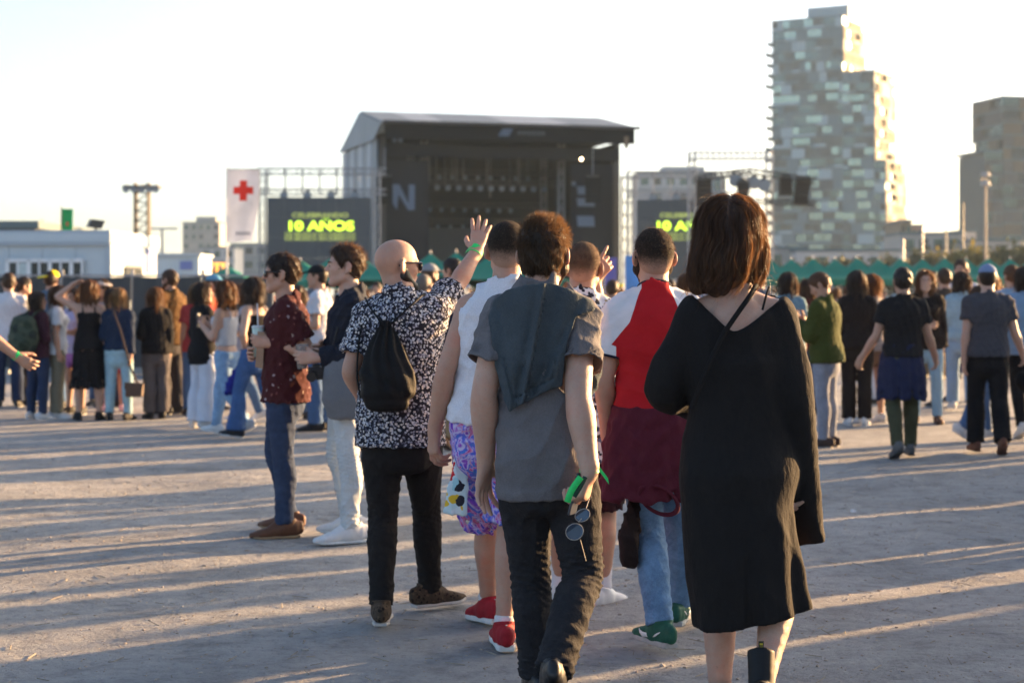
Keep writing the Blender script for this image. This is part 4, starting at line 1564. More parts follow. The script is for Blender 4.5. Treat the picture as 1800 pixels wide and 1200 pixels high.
# lighting trusses across the stage with their lamps
def truss(mb, a, b, s_=.4, n=10, r=.045):
    a, b = V(*a), V(*b)
    u = unit(b - a); w = unit(np.cross(u, V(0, 0, 1) if abs(u[2]) < .9 else V(0, 1, 0))); q = np.cross(w, u)
    cs = [w * s_ / 2 + q * s_ / 2, -w * s_ / 2 + q * s_ / 2, -w * s_ / 2 - q * s_ / 2, w * s_ / 2 - q * s_ / 2]
    for c in cs: mb.bar(a + c, b + c, r, 5)
    for i in range(n):
        p0, p1 = lerp(a, b, i / n), lerp(a, b, (i + 1) / n)
        for j in range(4):
            mb.bar(p0 + cs[j], p1 + cs[(j + 1) % 4], r * .7, 4)
            mb.bar(p0 + cs[j], p0 + cs[(j + 1) % 4], r * .7, 4)
    return mb
lampm = MB()
lampm.bar((0, 0, .28), (0, 0, .12), .05, 5); lampm.bar((0, .1, .05), (0, -.22, -.08), .19, 10, .24)
LAMP_ME = lampm.build('spotlight', M_STEELD); LAMP_DATA = LAMP_ME.data; bpy.data.objects.remove(LAMP_ME)
lens = MB(); lens.bar((0, -.215, -.078), (0, -.235, -.086), .235, 12)
LENS_T = lens.build('lens', M_LAMP); LENS_DATA = LENS_T.data; bpy.data.objects.remove(LENS_T)
def spot(x, y, z, k=1.0, parent=stage, lm=None):
    a = link('spotlight', LAMP_DATA, M_STEELD, parent); a.location = (x, y, z); a.scale = (k, k, k)
    b = link('lens', LENS_DATA, lm or M_LAMP, a)
    return a
for y, z, n, x0, x1, k in ((5, 10.6, 12, 4.9, 15.4, 1.05), (8, 11.7, 9, 5.6, 14.8, .8), (9.5, 8.9, 8, 6.2, 13.6, .8), (11, 7.5, 8, 5, 13, .65)):
    mb = truss(MB(), (3.6, y, z + .5), (17, y, z + .5), .4, 16)
    mb.build('lighting_truss', M_STEELD, stage)
    for i in range(n): spot(lerp(x0, x1, i / (n - 1)), y, z + .08, k)
for x in (5.2, 7.6, 10.3, 13.2, 15.5): piece('hoist_cable', stage, (x, 5, 12.6), (.07, .07, 3.0), M_STEEL)
LAMP_ON = mat('lamp_lit', (1, .8, .5), .4, .3, 0, 1, emit=(1, .72, .36), estr=5)
sl = spot(17.1, -.5, 12.9, .5, stage, LAMP_ON)
for x, z in ((16.3, 10.9), (1.0, 14.2), (1.5, 14.2)): spot(x, -.9, z - .1, .8, stage, M_LOGO)
for x in (4.3, 16.4):
    for y in (3, 8.5):
        mb = truss(MB(), (x, y, 2), (x, y, 14.4), .45, 12, .05); mb.build('tower_truss', M_STEEL, stage)
for k in range(9):
    g_ = random.Random(k); x = g_.uniform(4.5, 16); y = g_.uniform(4, 11)
    piece('hanging_cable', stage, (x, y, 13.2 - g_.uniform(0, 1.5)), (.06, .06, g_.uniform(1.5, 4)), M_STEEL)
for k in range(5):      # risers and cases on the deck
    piece('stage_case', stage, (5.5 + k * 2.1, 8 + (k % 2), 2.5 + .2 * (k % 3)), (1.5, 1.0, 1.0 + .4 * (k % 3)), M_STEELD)
def arraybox(root, x, y, z, w, h, n, tilt=0.0, material=M_BLACKC):
    """line array: a curved column of loudspeaker cabinets"""
    for i in range(n):
        zz = z - h * (i + .5) / n
        piece('cabinet', root, (x + tilt * i * .12, y - .02 * (i - n * .4) ** 2 * .3, zz), (w, .8, h / n - .05), material)
    piece('bumper', root, (x, y, z + .12), (w * .8, .6, .16), M_STEELD)
a = W(676, 312, 138)
la = empty('speaker_array', (a[0], 138, 0), 0, 'black line array hanging at the left front corner of the stage', 'loudspeaker', 'hanging loudspeaker arrays')
arraybox(la, 0, 0, a[2], 1.25, 2.15, 6)
piece('hoist_cable', la, (0, 0, a[2] + 1.2), (.06, .06, 2.4), M_STEEL)
a = W(1042, 312, 142.5)
la = empty('speaker_array', (a[0], 142.5, 0), 0, 'black line array hanging at the right front corner of the stage', 'loudspeaker', 'hanging loudspeaker arrays')
arraybox(la, 0, 0, a[2], 1.25, 2.15, 6)
piece('hoist_cable', la, (0, 0, a[2] + 1.2), (.06, .06, 2.4), M_STEEL)
# banner marks on the scrims: a white slanted mark on the left, stacked bars on the right, logo on the fascia
def plate(name, poly, y, material, parent, t_=.05):
    return MB().prism(poly, y - t_, y).build(name, material, parent)
plate('banner_mark', [(1.0, 10.5), (1.55, 10.5), (2.35, 8.9), (2.35, 10.5), (2.85, 10.5), (2.85, 8.4), (2.3, 8.4), (1.5, 9.7), (1.35, 8.4), (.95, 9.0)], -.24, M_LOGO, stage)
for z0_, z1_ in ((9.9, 10.6), (8.9, 9.6), (7.2, 8.1)):
    plate('banner_mark', [(16.9, z0_), (18.4, z0_), (18.3, z1_), (16.8, z1_)], -.24, M_LOGO, stage)
for k in range(3):
    plate('logo_bar', [(9.25 + .14 * k, 14.42 + .21 * k), (10.15 + .14 * k, 14.42 + .21 * k), (10.22 + .14 * k, 14.58 + .21 * k), (9.32 + .14 * k, 14.58 + .21 * k)], -2.96, M_LOGO, stage)
for k in range(6):
    plate('logo_letter', [(10.9 + .4 * k, 14.55), (11.2 + .4 * k, 14.55), (11.2 + .4 * k, 14.86), (10.9 + .4 * k, 14.86)], -2.96, M_LEDP, stage)

# ---------------------------------------------------------------- video screens with their scaffolds
FONT = None
def text_part(body, size, loc, material, parent, name='lettering', sx_=1.0, bold=.0, align='CENTER', ext=.01):
    cu = bpy.data.curves.new(name, 'FONT')
    cu.body = body; cu.size = size; cu.align_x = align; cu.align_y = 'CENTER'; cu.extrude = ext; cu.offset = bold
    tmp = bpy.data.objects.new(name, cu); COL.objects.link(tmp)
    dg = bpy.context.evaluated_depsgraph_get()
    me = bpy.data.meshes.new_from_object(tmp.evaluated_get(dg))
    bpy.data.objects.remove(tmp)
    me.materials.clear()
    ob = link(name, me, material, parent)
    ob.location = loc; ob.rotation_euler = (math.pi / 2, 0, 0); ob.scale = (sx_, 1, 1)
    return ob
M_NEON = mat('text_lime', (.6, .9, .05), .6, .2, 0, 1, emit=(.58, .95, .04), estr=.55)
M_OLIVE = mat('text_olive', (.22, .26, .08), .6, .2, 0, 1, emit=(.32, .38, .10), estr=.22)
def screen(px0, px1, pyt, pyb, Y, label, ty):
    a, b = W(px0, pyt, Y), W(px1, pyb, Y)
    w, h = b[0] - a[0], a[2] - b[2]
    cx, zc = (a[0] + b[0]) / 2, (a[2] + b[2]) / 2
    root = empty('video_screen', (cx, Y, 0), 0, label, 'screen', 'video screens beside the stage')
    nx, nz = 6, 4
    for i in range(nx):
        for j in range(nz):
            piece('screen_panel', root, (-w / 2 + (i + .5) * w / nx, 0, zc - h / 2 + (j + .5) * h / nz), (w / nx - .012, .3, h / nz - .012), M_LEDP)
    zz = lambda py: CAM_H + (HOR - py) / FPX * Y
    text_part('CELEBRANDO', .52, (ty, -.19, zz(379)), M_OLIVE, root, sx_=1.36, bold=.012)
    text_part('10 AÑOS', 1.02, (ty, -.19, zz(398)), M_NEON, root, sx_=1.32, bold=.03)
    text_part('DE MÚSICA EN DIRECTO', .42, (ty, -.19, zz(412.5)), M_OLIVE, root, sx_=1.20, bold=.008)
    text_part('DE MÚSICA EN DIRECTO', .42, (ty, -.19, zz(420)), M_OLIVE, root, sx_=1.20, bold=.008)
    fr = MB()
    truss(fr, (-w / 2 - .45, .4, 0), (-w / 2 - .45, .4, zc + h / 2 + 2.2), .5, 12)
    truss(fr, (w / 2 + .45, .4, 0), (w / 2 + .45, .4, zc + h / 2 + 2.2), .5, 12)
    top = zc + h / 2
    truss(fr, (-w / 2 - .8, .4, top + 2.1), (w / 2 + 1.2, .4, top + 2.1), .5, 10)
    truss(fr, (-w / 2 - .8, .4, top + .45), (w / 2 + 1.2, .4, top + .45), .45, 10)
    for k in range(7):
        x = -w / 2 + k * w / 6
        fr.bar((x, .4, top + .3), (x, .4, top + 2.4), .07, 5)
    fr.build('scaffold', M_STEEL, root)['kind'] = 'stuff'
    for k in range(4):
        s_ = spot(-w / 2 + (k + .7) * w / 4.4, .2, top + .25, 1.4, root)
    return root
screen(470, 652, 347, 490, 136, 'left video screen showing lime 10 AÑOS lettering', .1)
screen(1119, 1300, 351, 490, 141, 'right video screen showing lime 10 AÑOS lettering, partly hidden by the woman', -.1)
mb = MB()
for x in (1094, 1104, 1114):
    a = W(x, 308, 143); mb.bar((a[0], 143, 0), (a[0], 143, a[2]), .06, 5); mb.bar((a[0], 144.5, 0), (a[0], 144.5, a[2]), .06, 5)
for py in range(312, 500, 22):
    a, b = W(1094, py, 143), W(1114, py, 143)
    mb.bar(a, b, .05, 4); mb.bar(a + V(0, 1.5, 0), b + V(0, 1.5, 0), .05, 4); mb.bar(a, b + V(0, 0, 1.0), .035, 4)
tag(mb.build('scaffold_tower', M_STEEL), 'bare steel scaffold tower between stage and right screen', 'scaffold', kind='thing')

# open lighting rig right of the screen with three hung arrays
Yg = 125.0
g0 = W(1212, 272, Yg)
rig = empty('lighting_rig', (0, Yg, 0), 0, 'open steel lighting rig with arched roof truss in front of the tower', 'rig')
mb = MB()
for px in (1216, 1352):
    a = W(px, 268, Yg); truss(mb, (a[0], 0, 0), (a[0], 0, a[2]), .5, 18)
a, b = W(1212, 274, Yg), W(1358, 274, Yg)
truss(mb, (a[0], 0, a[2]), (b[0], 0, b[2]), .55, 14)
a, b = W(1238, 290, Yg), W(1250, 290, Yg)
mb.build('truss', M_STEEL, rig)['kind'] = 'stuff'
mb = MB()
p = [W(1216, 318, Yg), W(1310, 304, Yg), W(1425, 322, Yg)]
for i in (0, 1): truss(mb, (p[i][0], -2, p[i][2]), (p[i + 1][0], -2, p[i + 1][2]), .4, 10)
a, b = W(1300, 356, Yg), W(1425, 360, Yg)
truss(mb, (a[0], -2, a[2]), (b[0], -2, b[2]), .35, 10)
mb.build('roof_truss', M_STEELD, rig)['kind'] = 'stuff'
for px, py in ((1285, 318), (1318, 322), (1335, 326), (1300, 330)):
    a = W(px, py, Yg); spot(a[0], -2, a[2], 2.0, rig)
for px, py, w, h, tl, lb in ((1234, 318, 1.05, 1.9, 0, 'black line array hanging before the right screen'),
                        (1302, 322, .8, 1.2, 0, 'small black speaker cluster hanging in the rig right of the screen'),
                        (1377, 314, .9, 1.3, 0, 'small black speaker cluster hanging left of the tilted array'),
                        (1407, 316, 1.0, 1.85, -.35, 'tilted black line array hanging before the tower')):
    a = W(px, py, Yg - 1.5)
    r_ = empty('speaker_array', (a[0], Yg - 2.6, 0), 0, lb, 'loudspeaker', 'hanging loudspeaker arrays')
    arraybox(r_, 0, 0, a[2], w, h, 6, tl, mat('array_brown', (.035, .028, .024), .8, .2, .1, 1))

# ---------------------------------------------------------------- green pagoda tents before the stage
M_TENT = mat('tent_green', (.018, .27, .185), .7, .2, .10, .5, trans=.25)
M_TENTV = mat('tent_valance', (.014, .21, .14), .7, .2, .10, .5, trans=.2)
def tent_meshes():
    w, he, hp = 2.5, 2.35, 3.55
    n, rings = 16, 6
    v, f = [], []
    for r in range(rings + 1):
        t_ = r / rings
        rad = w * (1 - t_) ** 1.0
        z = he + (hp - he) * t_ ** 1.45 + .12 * math.sin(t_ * math.pi) * -1
        for k in range(n):
            a = 2 * math.pi * k / n + math.pi / 4
            sq = 1 / max(abs(math.cos(a - math.pi / 4)), abs(math.sin(a - math.pi / 4)))
            sag = 1 - .03 * (1 - abs(math.cos(2 * (a - math.pi / 4)))) * (1 - t_)
            v.append((rad * sq * math.cos(a - math.pi / 4) * sag, rad * sq * math.sin(a - math.pi / 4) * sag, z))
    for r in range(rings):
        for k in range(n):
            f.append((r * n + k, r * n + (k + 1) % n, (r + 1) * n + (k + 1) % n, (r + 1) * n + k))
    roof = bpy.data.meshes.new('roof'); roof.from_pydata(v, [], f); roof.update()
    mb = MB()
    for s1, s2, rz in ((0, -1, 0), (0, 1, 0), (1, 0, math.pi / 2), (-1, 0, math.pi / 2)):
        mb.box((s1 * w, s2 * w, he - .19), (2 * w - .04, .025, .36), rz)
    val = bpy.data.meshes.new('valance'); val.from_pydata(mb.v, [], mb.f); val.update()
    mb = MB().bar((0, 0, 0), (0, 0, he - .02), .04, 8)
    pole = bpy.data.meshes.new('pole'); pole.from_pydata(mb.v, [], mb.f); pole.update()
    mb = MB().bar((0, 0, hp - .1), (0, 0, hp + .14), .03, 6)
    fin = bpy.data.meshes.new('finial'); fin.from_pydata(mb.v, [], mb.f); fin.update()
    return roof, val, pole, fin, w
TR, TV_, TP, TF, TWD = tent_meshes()
M_POLE = mat('pole_white', (.6, .6, .6), .5, .4)
def tent(x, y, k, label, kz=1.0):
    root = empty('pagoda_tent', (x, y, 0), 0, label, 'tent', 'green pagoda tents before the stage')
    root.scale = (k, k, kz)
    link('roof', TR, M_TENT, root); link('valance', TV_, M_TENTV, root); link('finial', TF, M_POLE, root)
    for sx_ in (-1, 1):
        for sy_ in (-1, 1):
            p = link('pole', TP, M_POLE, root); p.location = (sx_ * (TWD - .1), sy_ * (TWD - .1), 0)
for px, py, Y, lb in ((400, 462, 70, 'green pagoda tent standing alone left by the flag pole'), (528, 452, 84, 'green pagoda tent left of the man in the dark jacket'),
                      (585, 446, 86, 'green pagoda tent behind the man in the dark jacket'), (640, 450, 84, 'green pagoda tent just left of the bald man'),
                      (700, 446, 84, 'green pagoda tent behind the bald head'), (757, 440, 86, 'peaked green tent just right of the bald man'),
                      (802, 438, 86, 'peaked green tent behind the waving arm'), (858, 446, 84, 'green pagoda tent behind the man in the white tank top'),
                      (915, 447, 84, 'green pagoda tent behind the tousled hair')):
    a = W(px, py, Y)
    tent(a[0], Y, 1.0, lb, (a[2] - .1) / 3.6)
for i in range(13):
    Y = 100 + i * .6
    px = 1352 + i * 38.5
    a = W(px, 452 + (i % 2) * 1.5, Y)
    tent(a[0], Y, .86, 'flat green tent, number %s from the left in the long row on the right' % ('one two three four five six seven eight nine ten eleven twelve thirteen'.split()[i]) if False else
         ['flat green tent at the left end of the long right row', 'second flat green tent of the long right row', 'third flat green tent of the long right row', 'fourth flat green tent of the long right row',
          'fifth flat green tent of the long right row', 'sixth flat green tent of the long right row', 'seventh flat green tent, middle of the long right row', 'flat green tent just right of the middle of the long row',
          'flat green tent left of the woman facing the camera in the long row', 'flat green tent behind the man facing the camera', 'flat green tent behind the man with the blue cap',
          'second last flat green tent of the long right row', 'last flat green tent at the right edge of the picture'][i], (a[2]) / 3.6)

# ---------------------------------------------------------------- site cabins, fence, masts, flags
M_CAB = mat('cabin_white', (.44, .52, .565), .55, .35, .06, .8)
M_CABT = mat('cabin_trim', (.36, .43, .48), .5, .4, .06, .8)
M_BARS = mat('cabin_frame', (.66, .70, .72), .5, .4, .05, 2)
M_SIGN = mat('sign_blue', (.16, .20, .42), .6, .3, .05, 1)
Yc = 40.0
a, b = W(-160, 405, Yc), W(192, 405, Yc)
cw = b[0] - a[0]; ch = a[2]
cab = empty('site_cabin', ((a[0] + b[0]) / 2, Yc, 0), R(-1.5), 'large white site cabin with barred windows at the left edge', 'cabin')
for k in range(6):
    piece('wall_panel', cab, (-cw / 2 + (k + .5) * cw / 6, .04, (ch - .25) / 2), (cw / 6 - .01, .08, ch - .25), M_CAB)
dpt = 4.8
for k in range(4):
    piece('wall_panel', cab, (cw / 2 - .04, .08 + (k + .5) * (dpt - .08) / 4, (ch - .25) / 2), (.08, (dpt - .08) / 4 - .01, ch - .25), M_CAB)
piece('wall', cab, (0, dpt - .04, (ch - .25) / 2), (cw - .2, .08, ch - .26), M_CAB)
piece('roof', cab, (0, dpt / 2, ch - .03), (cw + .1, dpt + .1, .06), M_CABT)
piece('roof_edge', cab, (0, -.03, ch - .17), (cw + .12, .1, .22), M_CAB)
piece('gutter', cab, (0, -.06, ch - .32), (cw + .12, .08, .06), M_CABT)
piece('roof_edge', cab, (cw / 2 + .03, dpt / 2, ch - .17), (.1, dpt, .22), M_CAB)
piece('corner_post', cab, (cw / 2 + .005, -.005, (ch - .3) / 2), (.14, .14, ch - .3), M_CABT)
w0, w1 = W(15, 458, Yc), W(147, 522, Yc)
wx = (w0[0] + w1[0]) / 2 - (a[0] + b[0]) / 2; ww = w1[0] - w0[0]; wz = (w0[2] + w1[2]) / 2; wh = w0[2] - w1[2]
fr = piece('window', cab, (wx, -.035, wz), (ww, .07, wh), G_DARK)
for k in range(8):
    piece('window_bar', cab, (wx - ww / 2 + k * ww / 7, -.09, wz), (.045 if k % 2 else .09, .05, wh + .04), M_BARS)
for z in (wz + wh / 2, wz - wh / 2): piece('window_bar', cab, (wx, -.085, z), (ww + .1, .06, .09), M_BARS)
piece('blind', cab, (wx - ww * .28, -.075, wz), (ww * .2, .02, wh * .86), mat('blind_pale', (.45, .55, .56), .7))
piece('window', cab, (cw / 2 + .02, 2.2, 1.75), (.05, 1.6, .8), G_DARK)
for k in range(7): piece('window_bar', cab, (cw / 2 + .06, 1.45 + k * .25, 1.75), (.03, .05, .95), mat('bar_dark', (.15, .17, .18), .5))
piece('notice', cab, (cw / 2 + .02, 4.1, 2.35), (.04, .9, .62), M_SIGN)
piece('notice', cab, (-cw / 2 + .9, -.02, 2.4), (.9, .04, .6), M_SIGN)
a, b = W(270, 447, 58), W(350, 447, 58)
cab2 = empty('site_cabin', ((a[0] + b[0]) / 2, 58, 0), 0, 'small white site cabin further back right of the large one', 'cabin')
w_ = b[0] - a[0]; h__ = a[2]
for k in range(3): piece('wall_panel', cab2, (-w_ / 2 + (k + .5) * w_ / 3, 1.2, h__ / 2), (w_ / 3 - .01, 2.4, h__ - .1), M_CAB)
piece('roof', cab2, (0, 1.2, h__ - .02), (w_ + .12, 2.6, .1), M_CABT)
piece('notice', cab2, (w_ * .22, -.03, h__ - .38), (.42, .04, .28), M_SIGN)
piece('window', cab2, (-w_ * .2, -.03, 1.6), (.5, .05, .5), G_DARK)
# floodlight and vent on the cabin roof
fl = empty('floodlight', (W(168, 405, 41)[0], 41, ch), R(30), 'small black floodlight standing on the cabin roof', 'lamp')
MB().bar((0, 0, 0), (0, 0, .16), .03, 6).build('bracket', M_STEELD, fl)
MB().prism([(-.2, .12), (.12, .08), (.2, .27), (-.12, .3)], -.12, .12).build('housing', M_STEELD, fl)
# fabric-clad fence
M_FAB = mat('fence_fabric', (.075, .078, .08), .9, .1, .2, .5, bump=.3, bscale=3)
Yf = 32.0
fa, fb_ = W(-140, 517, Yf), W(480, 517, Yf)
fen = empty('site_fence', ((fa[0] + fb_[0]) / 2, Yf, 0), 0, 'grey site fence clad in dark fabric behind the queue on the left', 'fence')
fw_ = fb_[0] - fa[0]
nP = 5
for k in range(nP):
    x = -fw_ / 2 + (k + .5) * fw_ / nP
    vv, ff_ = [], []
    nx_, nz_ = 14, 6
    g = np.random.default_rng(60 + k)
    for side in (0, 1):
        for i in range(nx_ + 1):
            for j in range(nz_ + 1):
                vv.append((x + (i / nx_ - .5) * (fw_ / nP - .05), .025 * math.sin(i * 1.1 + k) * (1 - j / nz_ * .5) + side * .02 - .03, .08 + 1.74 * j / nz_ - .02 * math.sin(i / nx_ * math.pi) * (j == nz_)))
    m_ = (nx_ + 1) * (nz_ + 1)
    for side in (0, 1):
        for i in range(nx_):
            for j in range(nz_):
                q0 = side * m_ + i * (nz_ + 1) + j
                ff_.append((q0, q0 + nz_ + 1, q0 + nz_ + 2, q0 + 1) if side == 0 else (q0, q0 + 1, q0 + nz_ + 2, q0 + nz_ + 1))
    mesh_obj('fabric_panel', vv, ff_, M_FAB, fen)
    for e in (-.5, .5):
        MB().bar((x + e * (fw_ / nP - .02), .05, 0), (x + e * (fw_ / nP - .02), .05, 1.95), .025, 8).build('post', M_STEEL, fen)
    MB().bar((x - .5 * fw_ / nP, .05, 1.84), (x + .5 * fw_ / nP, .05, 1.84), .02, 6).build('rail', M_STEEL, fen)
    piece('foot', fen, (x + .5 * fw_ / nP, .05, .06), (.7, .24, .12), mat('concrete', (.3, .3, .29), .9))
# black wheeled bins by the fence
M_BIN = mat('bin_black', (.03, .034, .04), .55, .4, .1, 3)
for i, (px, lb) in enumerate(((318, 'black wheeled bin by the fence, left of the pair'), (345, 'black wheeled bin by the fence, right of the pair'))):
    p = W(px, 517, 31 - i * .4)
    bn = empty('wheeled_bin', (p[0], p[1], 0), R(-8 + 14 * i), lb, 'bin', 'black wheeled bins by the fence')
    MB().add([(-.22, -.26, .08), (.22, -.26, .08), (.22, .22, .08), (-.22, .22, .08), (-.29, -.34, 1.08), (.29, -.34, 1.08), (.29, .34, 1.08), (-.29, .34, 1.08)],
             [(3, 2, 1, 0), (4, 5, 6, 7), (0, 1, 5, 4), (1, 2, 6, 5), (2, 3, 7, 6), (3, 0, 4, 7)]).build('body', M_BIN, bn, bevel=.03)
    MB().prism([(-.31, 1.09), (.31, 1.09), (.29, 1.15), (0, 1.19), (-.29, 1.15)], -.36, .37).build('lid', M_BIN, bn, bevel=.01)
    MB().bar((-.26, .4, 1.05), (.26, .4, 1.05), .02, 8).build('handle', M_BIN, bn)
    for sx_ in (-.24, .24): MB().bar((sx_ - .03, .22, .1), (sx_ + .03, .22, .1), .1, 14).build('wheel', M_BIN, bn)
    MB().bar((.05, -.33, .18), (.12, -.33, .30), .04, 6).build('sticker', M_BARS, bn)
# lattice floodlight mast
p = W(250, 322, 110)
mast = empty('light_mast', (p[0], 110, 0), 0, 'twin leg floodlight mast rising behind the white cabin', 'mast')
mb = MB()
hm = p[2]
for x in (-.42, .42):
    for y in (-.3, .3): mb.bar((x, y, 0), (x, y, hm), .085, 6)
for k in range(14):
    z = hm * k / 14
    for y in (-.3, .3): mb.bar((-.42, y, z), (.42, y, z + hm / 14), .03, 4); mb.bar((-.42, y, z), (.42, y, z), .03, 4)
mb.build('lattice', M_STEELD, mast)
piece('platform', mast, (0, 0, hm - .25), (2.3, 1.2, .14), M_STEELD)
for x in (-.95, -.45, .05, .55, .95): spot(x, -.3, hm - .35, 1.0, mast)
p = W(285, 402, 140)
lp = empty('street_lamp', (p[0], 140, 0), 0, 'thin twin arm lamp post on the horizon behind the small cabin', 'lamp post')
MB().bar((0, 0, 0), (0, 0, p[2]), .16, 8, .1).build('pole', M_STEEL, lp)
MB().bar((-.9, 0, p[2]), (.9, 0, p[2]), .08, 6).build('arm', M_STEEL, lp)
for x in (-.9, .9): piece('lamp_head', lp, (x, 0, p[2]), (.7, .3, .16), M_STEEL)
p = W(74, 385, 150)
mm_ = empty('antenna_mast', (p[0], 150, 0), 0, 'thin antenna mast above the dark shed roof', 'mast')
MB().bar((0, 0, 0), (0, 0, p[2]), .12, 6, .06).build('pole', M_STEELD, mm_)
MB().bar((-.4, 0, p[2] - .5), (.4, 0, p[2] - .5), .05, 5).build('arm', M_STEELD, mm_)
p = W(1732, 306, 150)
lp = empty('street_lamp', (p[0], 150, 0), 0, 'tall street lamp with two stacked pale round heads in front of the dark block', 'lamp post')
MB().bar((0, 0, 0), (0, 0, p[2] - .3), .15, 8, .1).build('pole', mat('lamp_pole', (.35, .27, .2), .6), lp)
def disc(name, z, r, h, material, parent):
    return MB().bar((0, 0, z), (0, 0, z + h), r, 20, r * .8).build(name, material, parent, smooth=False)
M_LH = mat('lamp_head_pale', (.35, .34, .32), .6)
disc('lamp_head', p[2] - .2, .42, .34, M_LH, lp); disc('lamp_head', p[2] - 1.0, .44, .4, M_LH, lp)
MB().bar((-.3, 0, p[2] - .7), (-.3, 0, p[2] - .1), .05, 6).build('strut', M_STEELD, lp)
for px, pyt, Y, lb in ((1693, 356, 250, 'tallest thin mast on the horizon by the dark block'), (1663, 384, 260, 'short thin mast on the horizon left of the tall one')):
    p = W(px, pyt, Y)
    q = empty('antenna_mast', (p[0], Y, 0), 0, lb, 'mast')
    MB().bar((0, 0, 0), (0, 0, p[2]), .22, 6, .08).build('pole', M_STEELD, q)
    for k in range(3): MB().bar((-.5, 0, p[2] - 1 - k), (.5, 0, p[2] - 1 - k), .05, 4).build('arm', M_STEELD, q)
for px, px2, pyt, Y, lb in ((1622, 1650, 392, 240, 'double arm lamp post behind the long right tent row'), (1588, 1600, 420, 180, 'short lamp post at the foot of the tower')):
    p = W(px, pyt, Y)
    q = empty('street_lamp', (p[0], Y, 0), 0, lb, 'lamp post')
    MB().bar((0, 0, 0), (0, 0, p[2]), .14, 6, .09).build('pole', M_STEEL, q)
    MB().bar((0, 0, p[2]), ((px2 - px) / FPX * Y, 0, p[2] + .2), .07, 6).build('arm', M_STEEL, q)
    piece('lamp_head', q, ((px2 - px) / FPX * Y, 0, p[2] + .15), (.9, .3, .14), M_STEEL)

# feather flags
def flag_cloth(w, h, n=14, m_=24, drop=.0, taper=.35, amp=.05, seed=1, thick=.004):
    v, f = [], []
    for side in (0, 1):
        for i in range(n + 1):
            for j in range(m_ + 1):
                t_ = j / m_; u_ = i / n
                wd_ = w * (1 - taper * max(0, t_ - .35) ** 1.2)
                y = amp * math.sin(u_ * 5 + t_ * 3 + seed) * u_ + amp * .6 * math.sin(t_ * 9 + u_ * 2)
                v.append((u_ * wd_, y + side * thick, -t_ * h - .02 * math.sin(u_ * 6) * t_))
    k = (n + 1) * (m_ + 1)
    for side in (0, 1):
        for i in range(n):
            for j in range(m_):
                q = side * k + i * (m_ + 1) + j
                f.append((q, q + 1, q + m_ + 2, q + m_ + 1) if side == 0 else (q, q + m_ + 1, q + m_ + 2, q + 1))
    return v, f
def flag_mat(name, base, shapes):
    """cloth with a flat print: shapes = list of (x0, x1, z0, z1, colour) boxes in flag coordinates"""
    mm, tt, bb_ = new_mat(name)
    oo = tt.new('ShaderNodeTexCoord').outputs['Object']
    sp = tt.new('ShaderNodeSeparateXYZ'); tt.link(oo, sp.inputs[0])
    c = None
    nz = tt.noise(3, 3, .5, oo)
    c = tt.ramp(nz.outputs[0], [(.3, vary(base, .94)), (.7, vary(base, 1.06))]).outputs[0]
    for x0, x1, z0, z1, colr in shapes:
        k = tt.math('MULTIPLY', tt.math('MULTIPLY', tt.math('GREATER_THAN', sp.outputs[0], x0), tt.math('LESS_THAN', sp.outputs[0], x1)),
                    tt.math('MULTIPLY', tt.math('GREATER_THAN', sp.outputs[2], z0), tt.math('LESS_THAN', sp.outputs[2], z1)))
        c = tt.mix(k, c, colr)
    tt.link(c, bb_.inputs['Base Color'])
    bb_.inputs['Roughness'].default_value = .8
    add_translucent(tt, bb_, c, .35)
    return mm
Yk = 45.0
p = W(399, 297, Yk)
fg = empty('cross_flag', (p[0], Yk, 0), 0, 'white feather flag with a red cross on a tall pole', 'flag')
MB().bar((0, 0, 0), (0, 0, p[2] + .05), .03, 8, .02).build('pole', M_POLE, fg)
MB().bar((0, 0, p[2]), (.84, 0, p[2] - .01), .012, 6).build('crossbar', M_STEELD, fg)
hf = (425 - 299) / FPX * Yk
wf = (455 - 400) / FPX * Yk
sc_ = 1 / FPX * Yk
red = (.55, .055, .035)
shp = [((421 - 400) * sc_, (434 - 400) * sc_, -(354 - 299) * sc_, -(318 - 299) * sc_, red), ((410 - 400) * sc_, (445 - 400) * sc_, -(342 - 299) * sc_, -(329 - 299) * sc_, red)]
dk = (.18, .19, .24)
for k in range(5): shp.append(((414 + k * 5.4 - 400) * sc_, (417.6 + k * 5.4 - 400) * sc_, -(414 - 299) * sc_, -(408 - 299) * sc_, dk))
v_, f_ = flag_cloth(wf, hf, seed=2)
fo = mesh_obj('flag_cloth', v_, f_, flag_mat('cross_flag_cloth', (.66, .67, .72), shp), fg)
fo.location = (.02, 0, p[2] - .02)
p = W(108, 366, 55)
fg = empty('green_flag', (p[0], 55, 0), R(10), 'green feather flag rising behind the white cabin', 'flag')
MB().bar((0, 0, 0), (0, 0, p[2] + .05), .03, 8, .02).build('pole', M_STEELD, fg)
v_, f_ = flag_cloth(.34, 1.5, seed=4)
fo = mesh_obj('flag_cloth', v_, f_, flag_mat('green_flag_cloth', (.03, .36, .14), [(.12, .2, -.55, -.42, (.5, .15, .1))]), fg)
fo.location = (.02, 0, p[2] - .02)
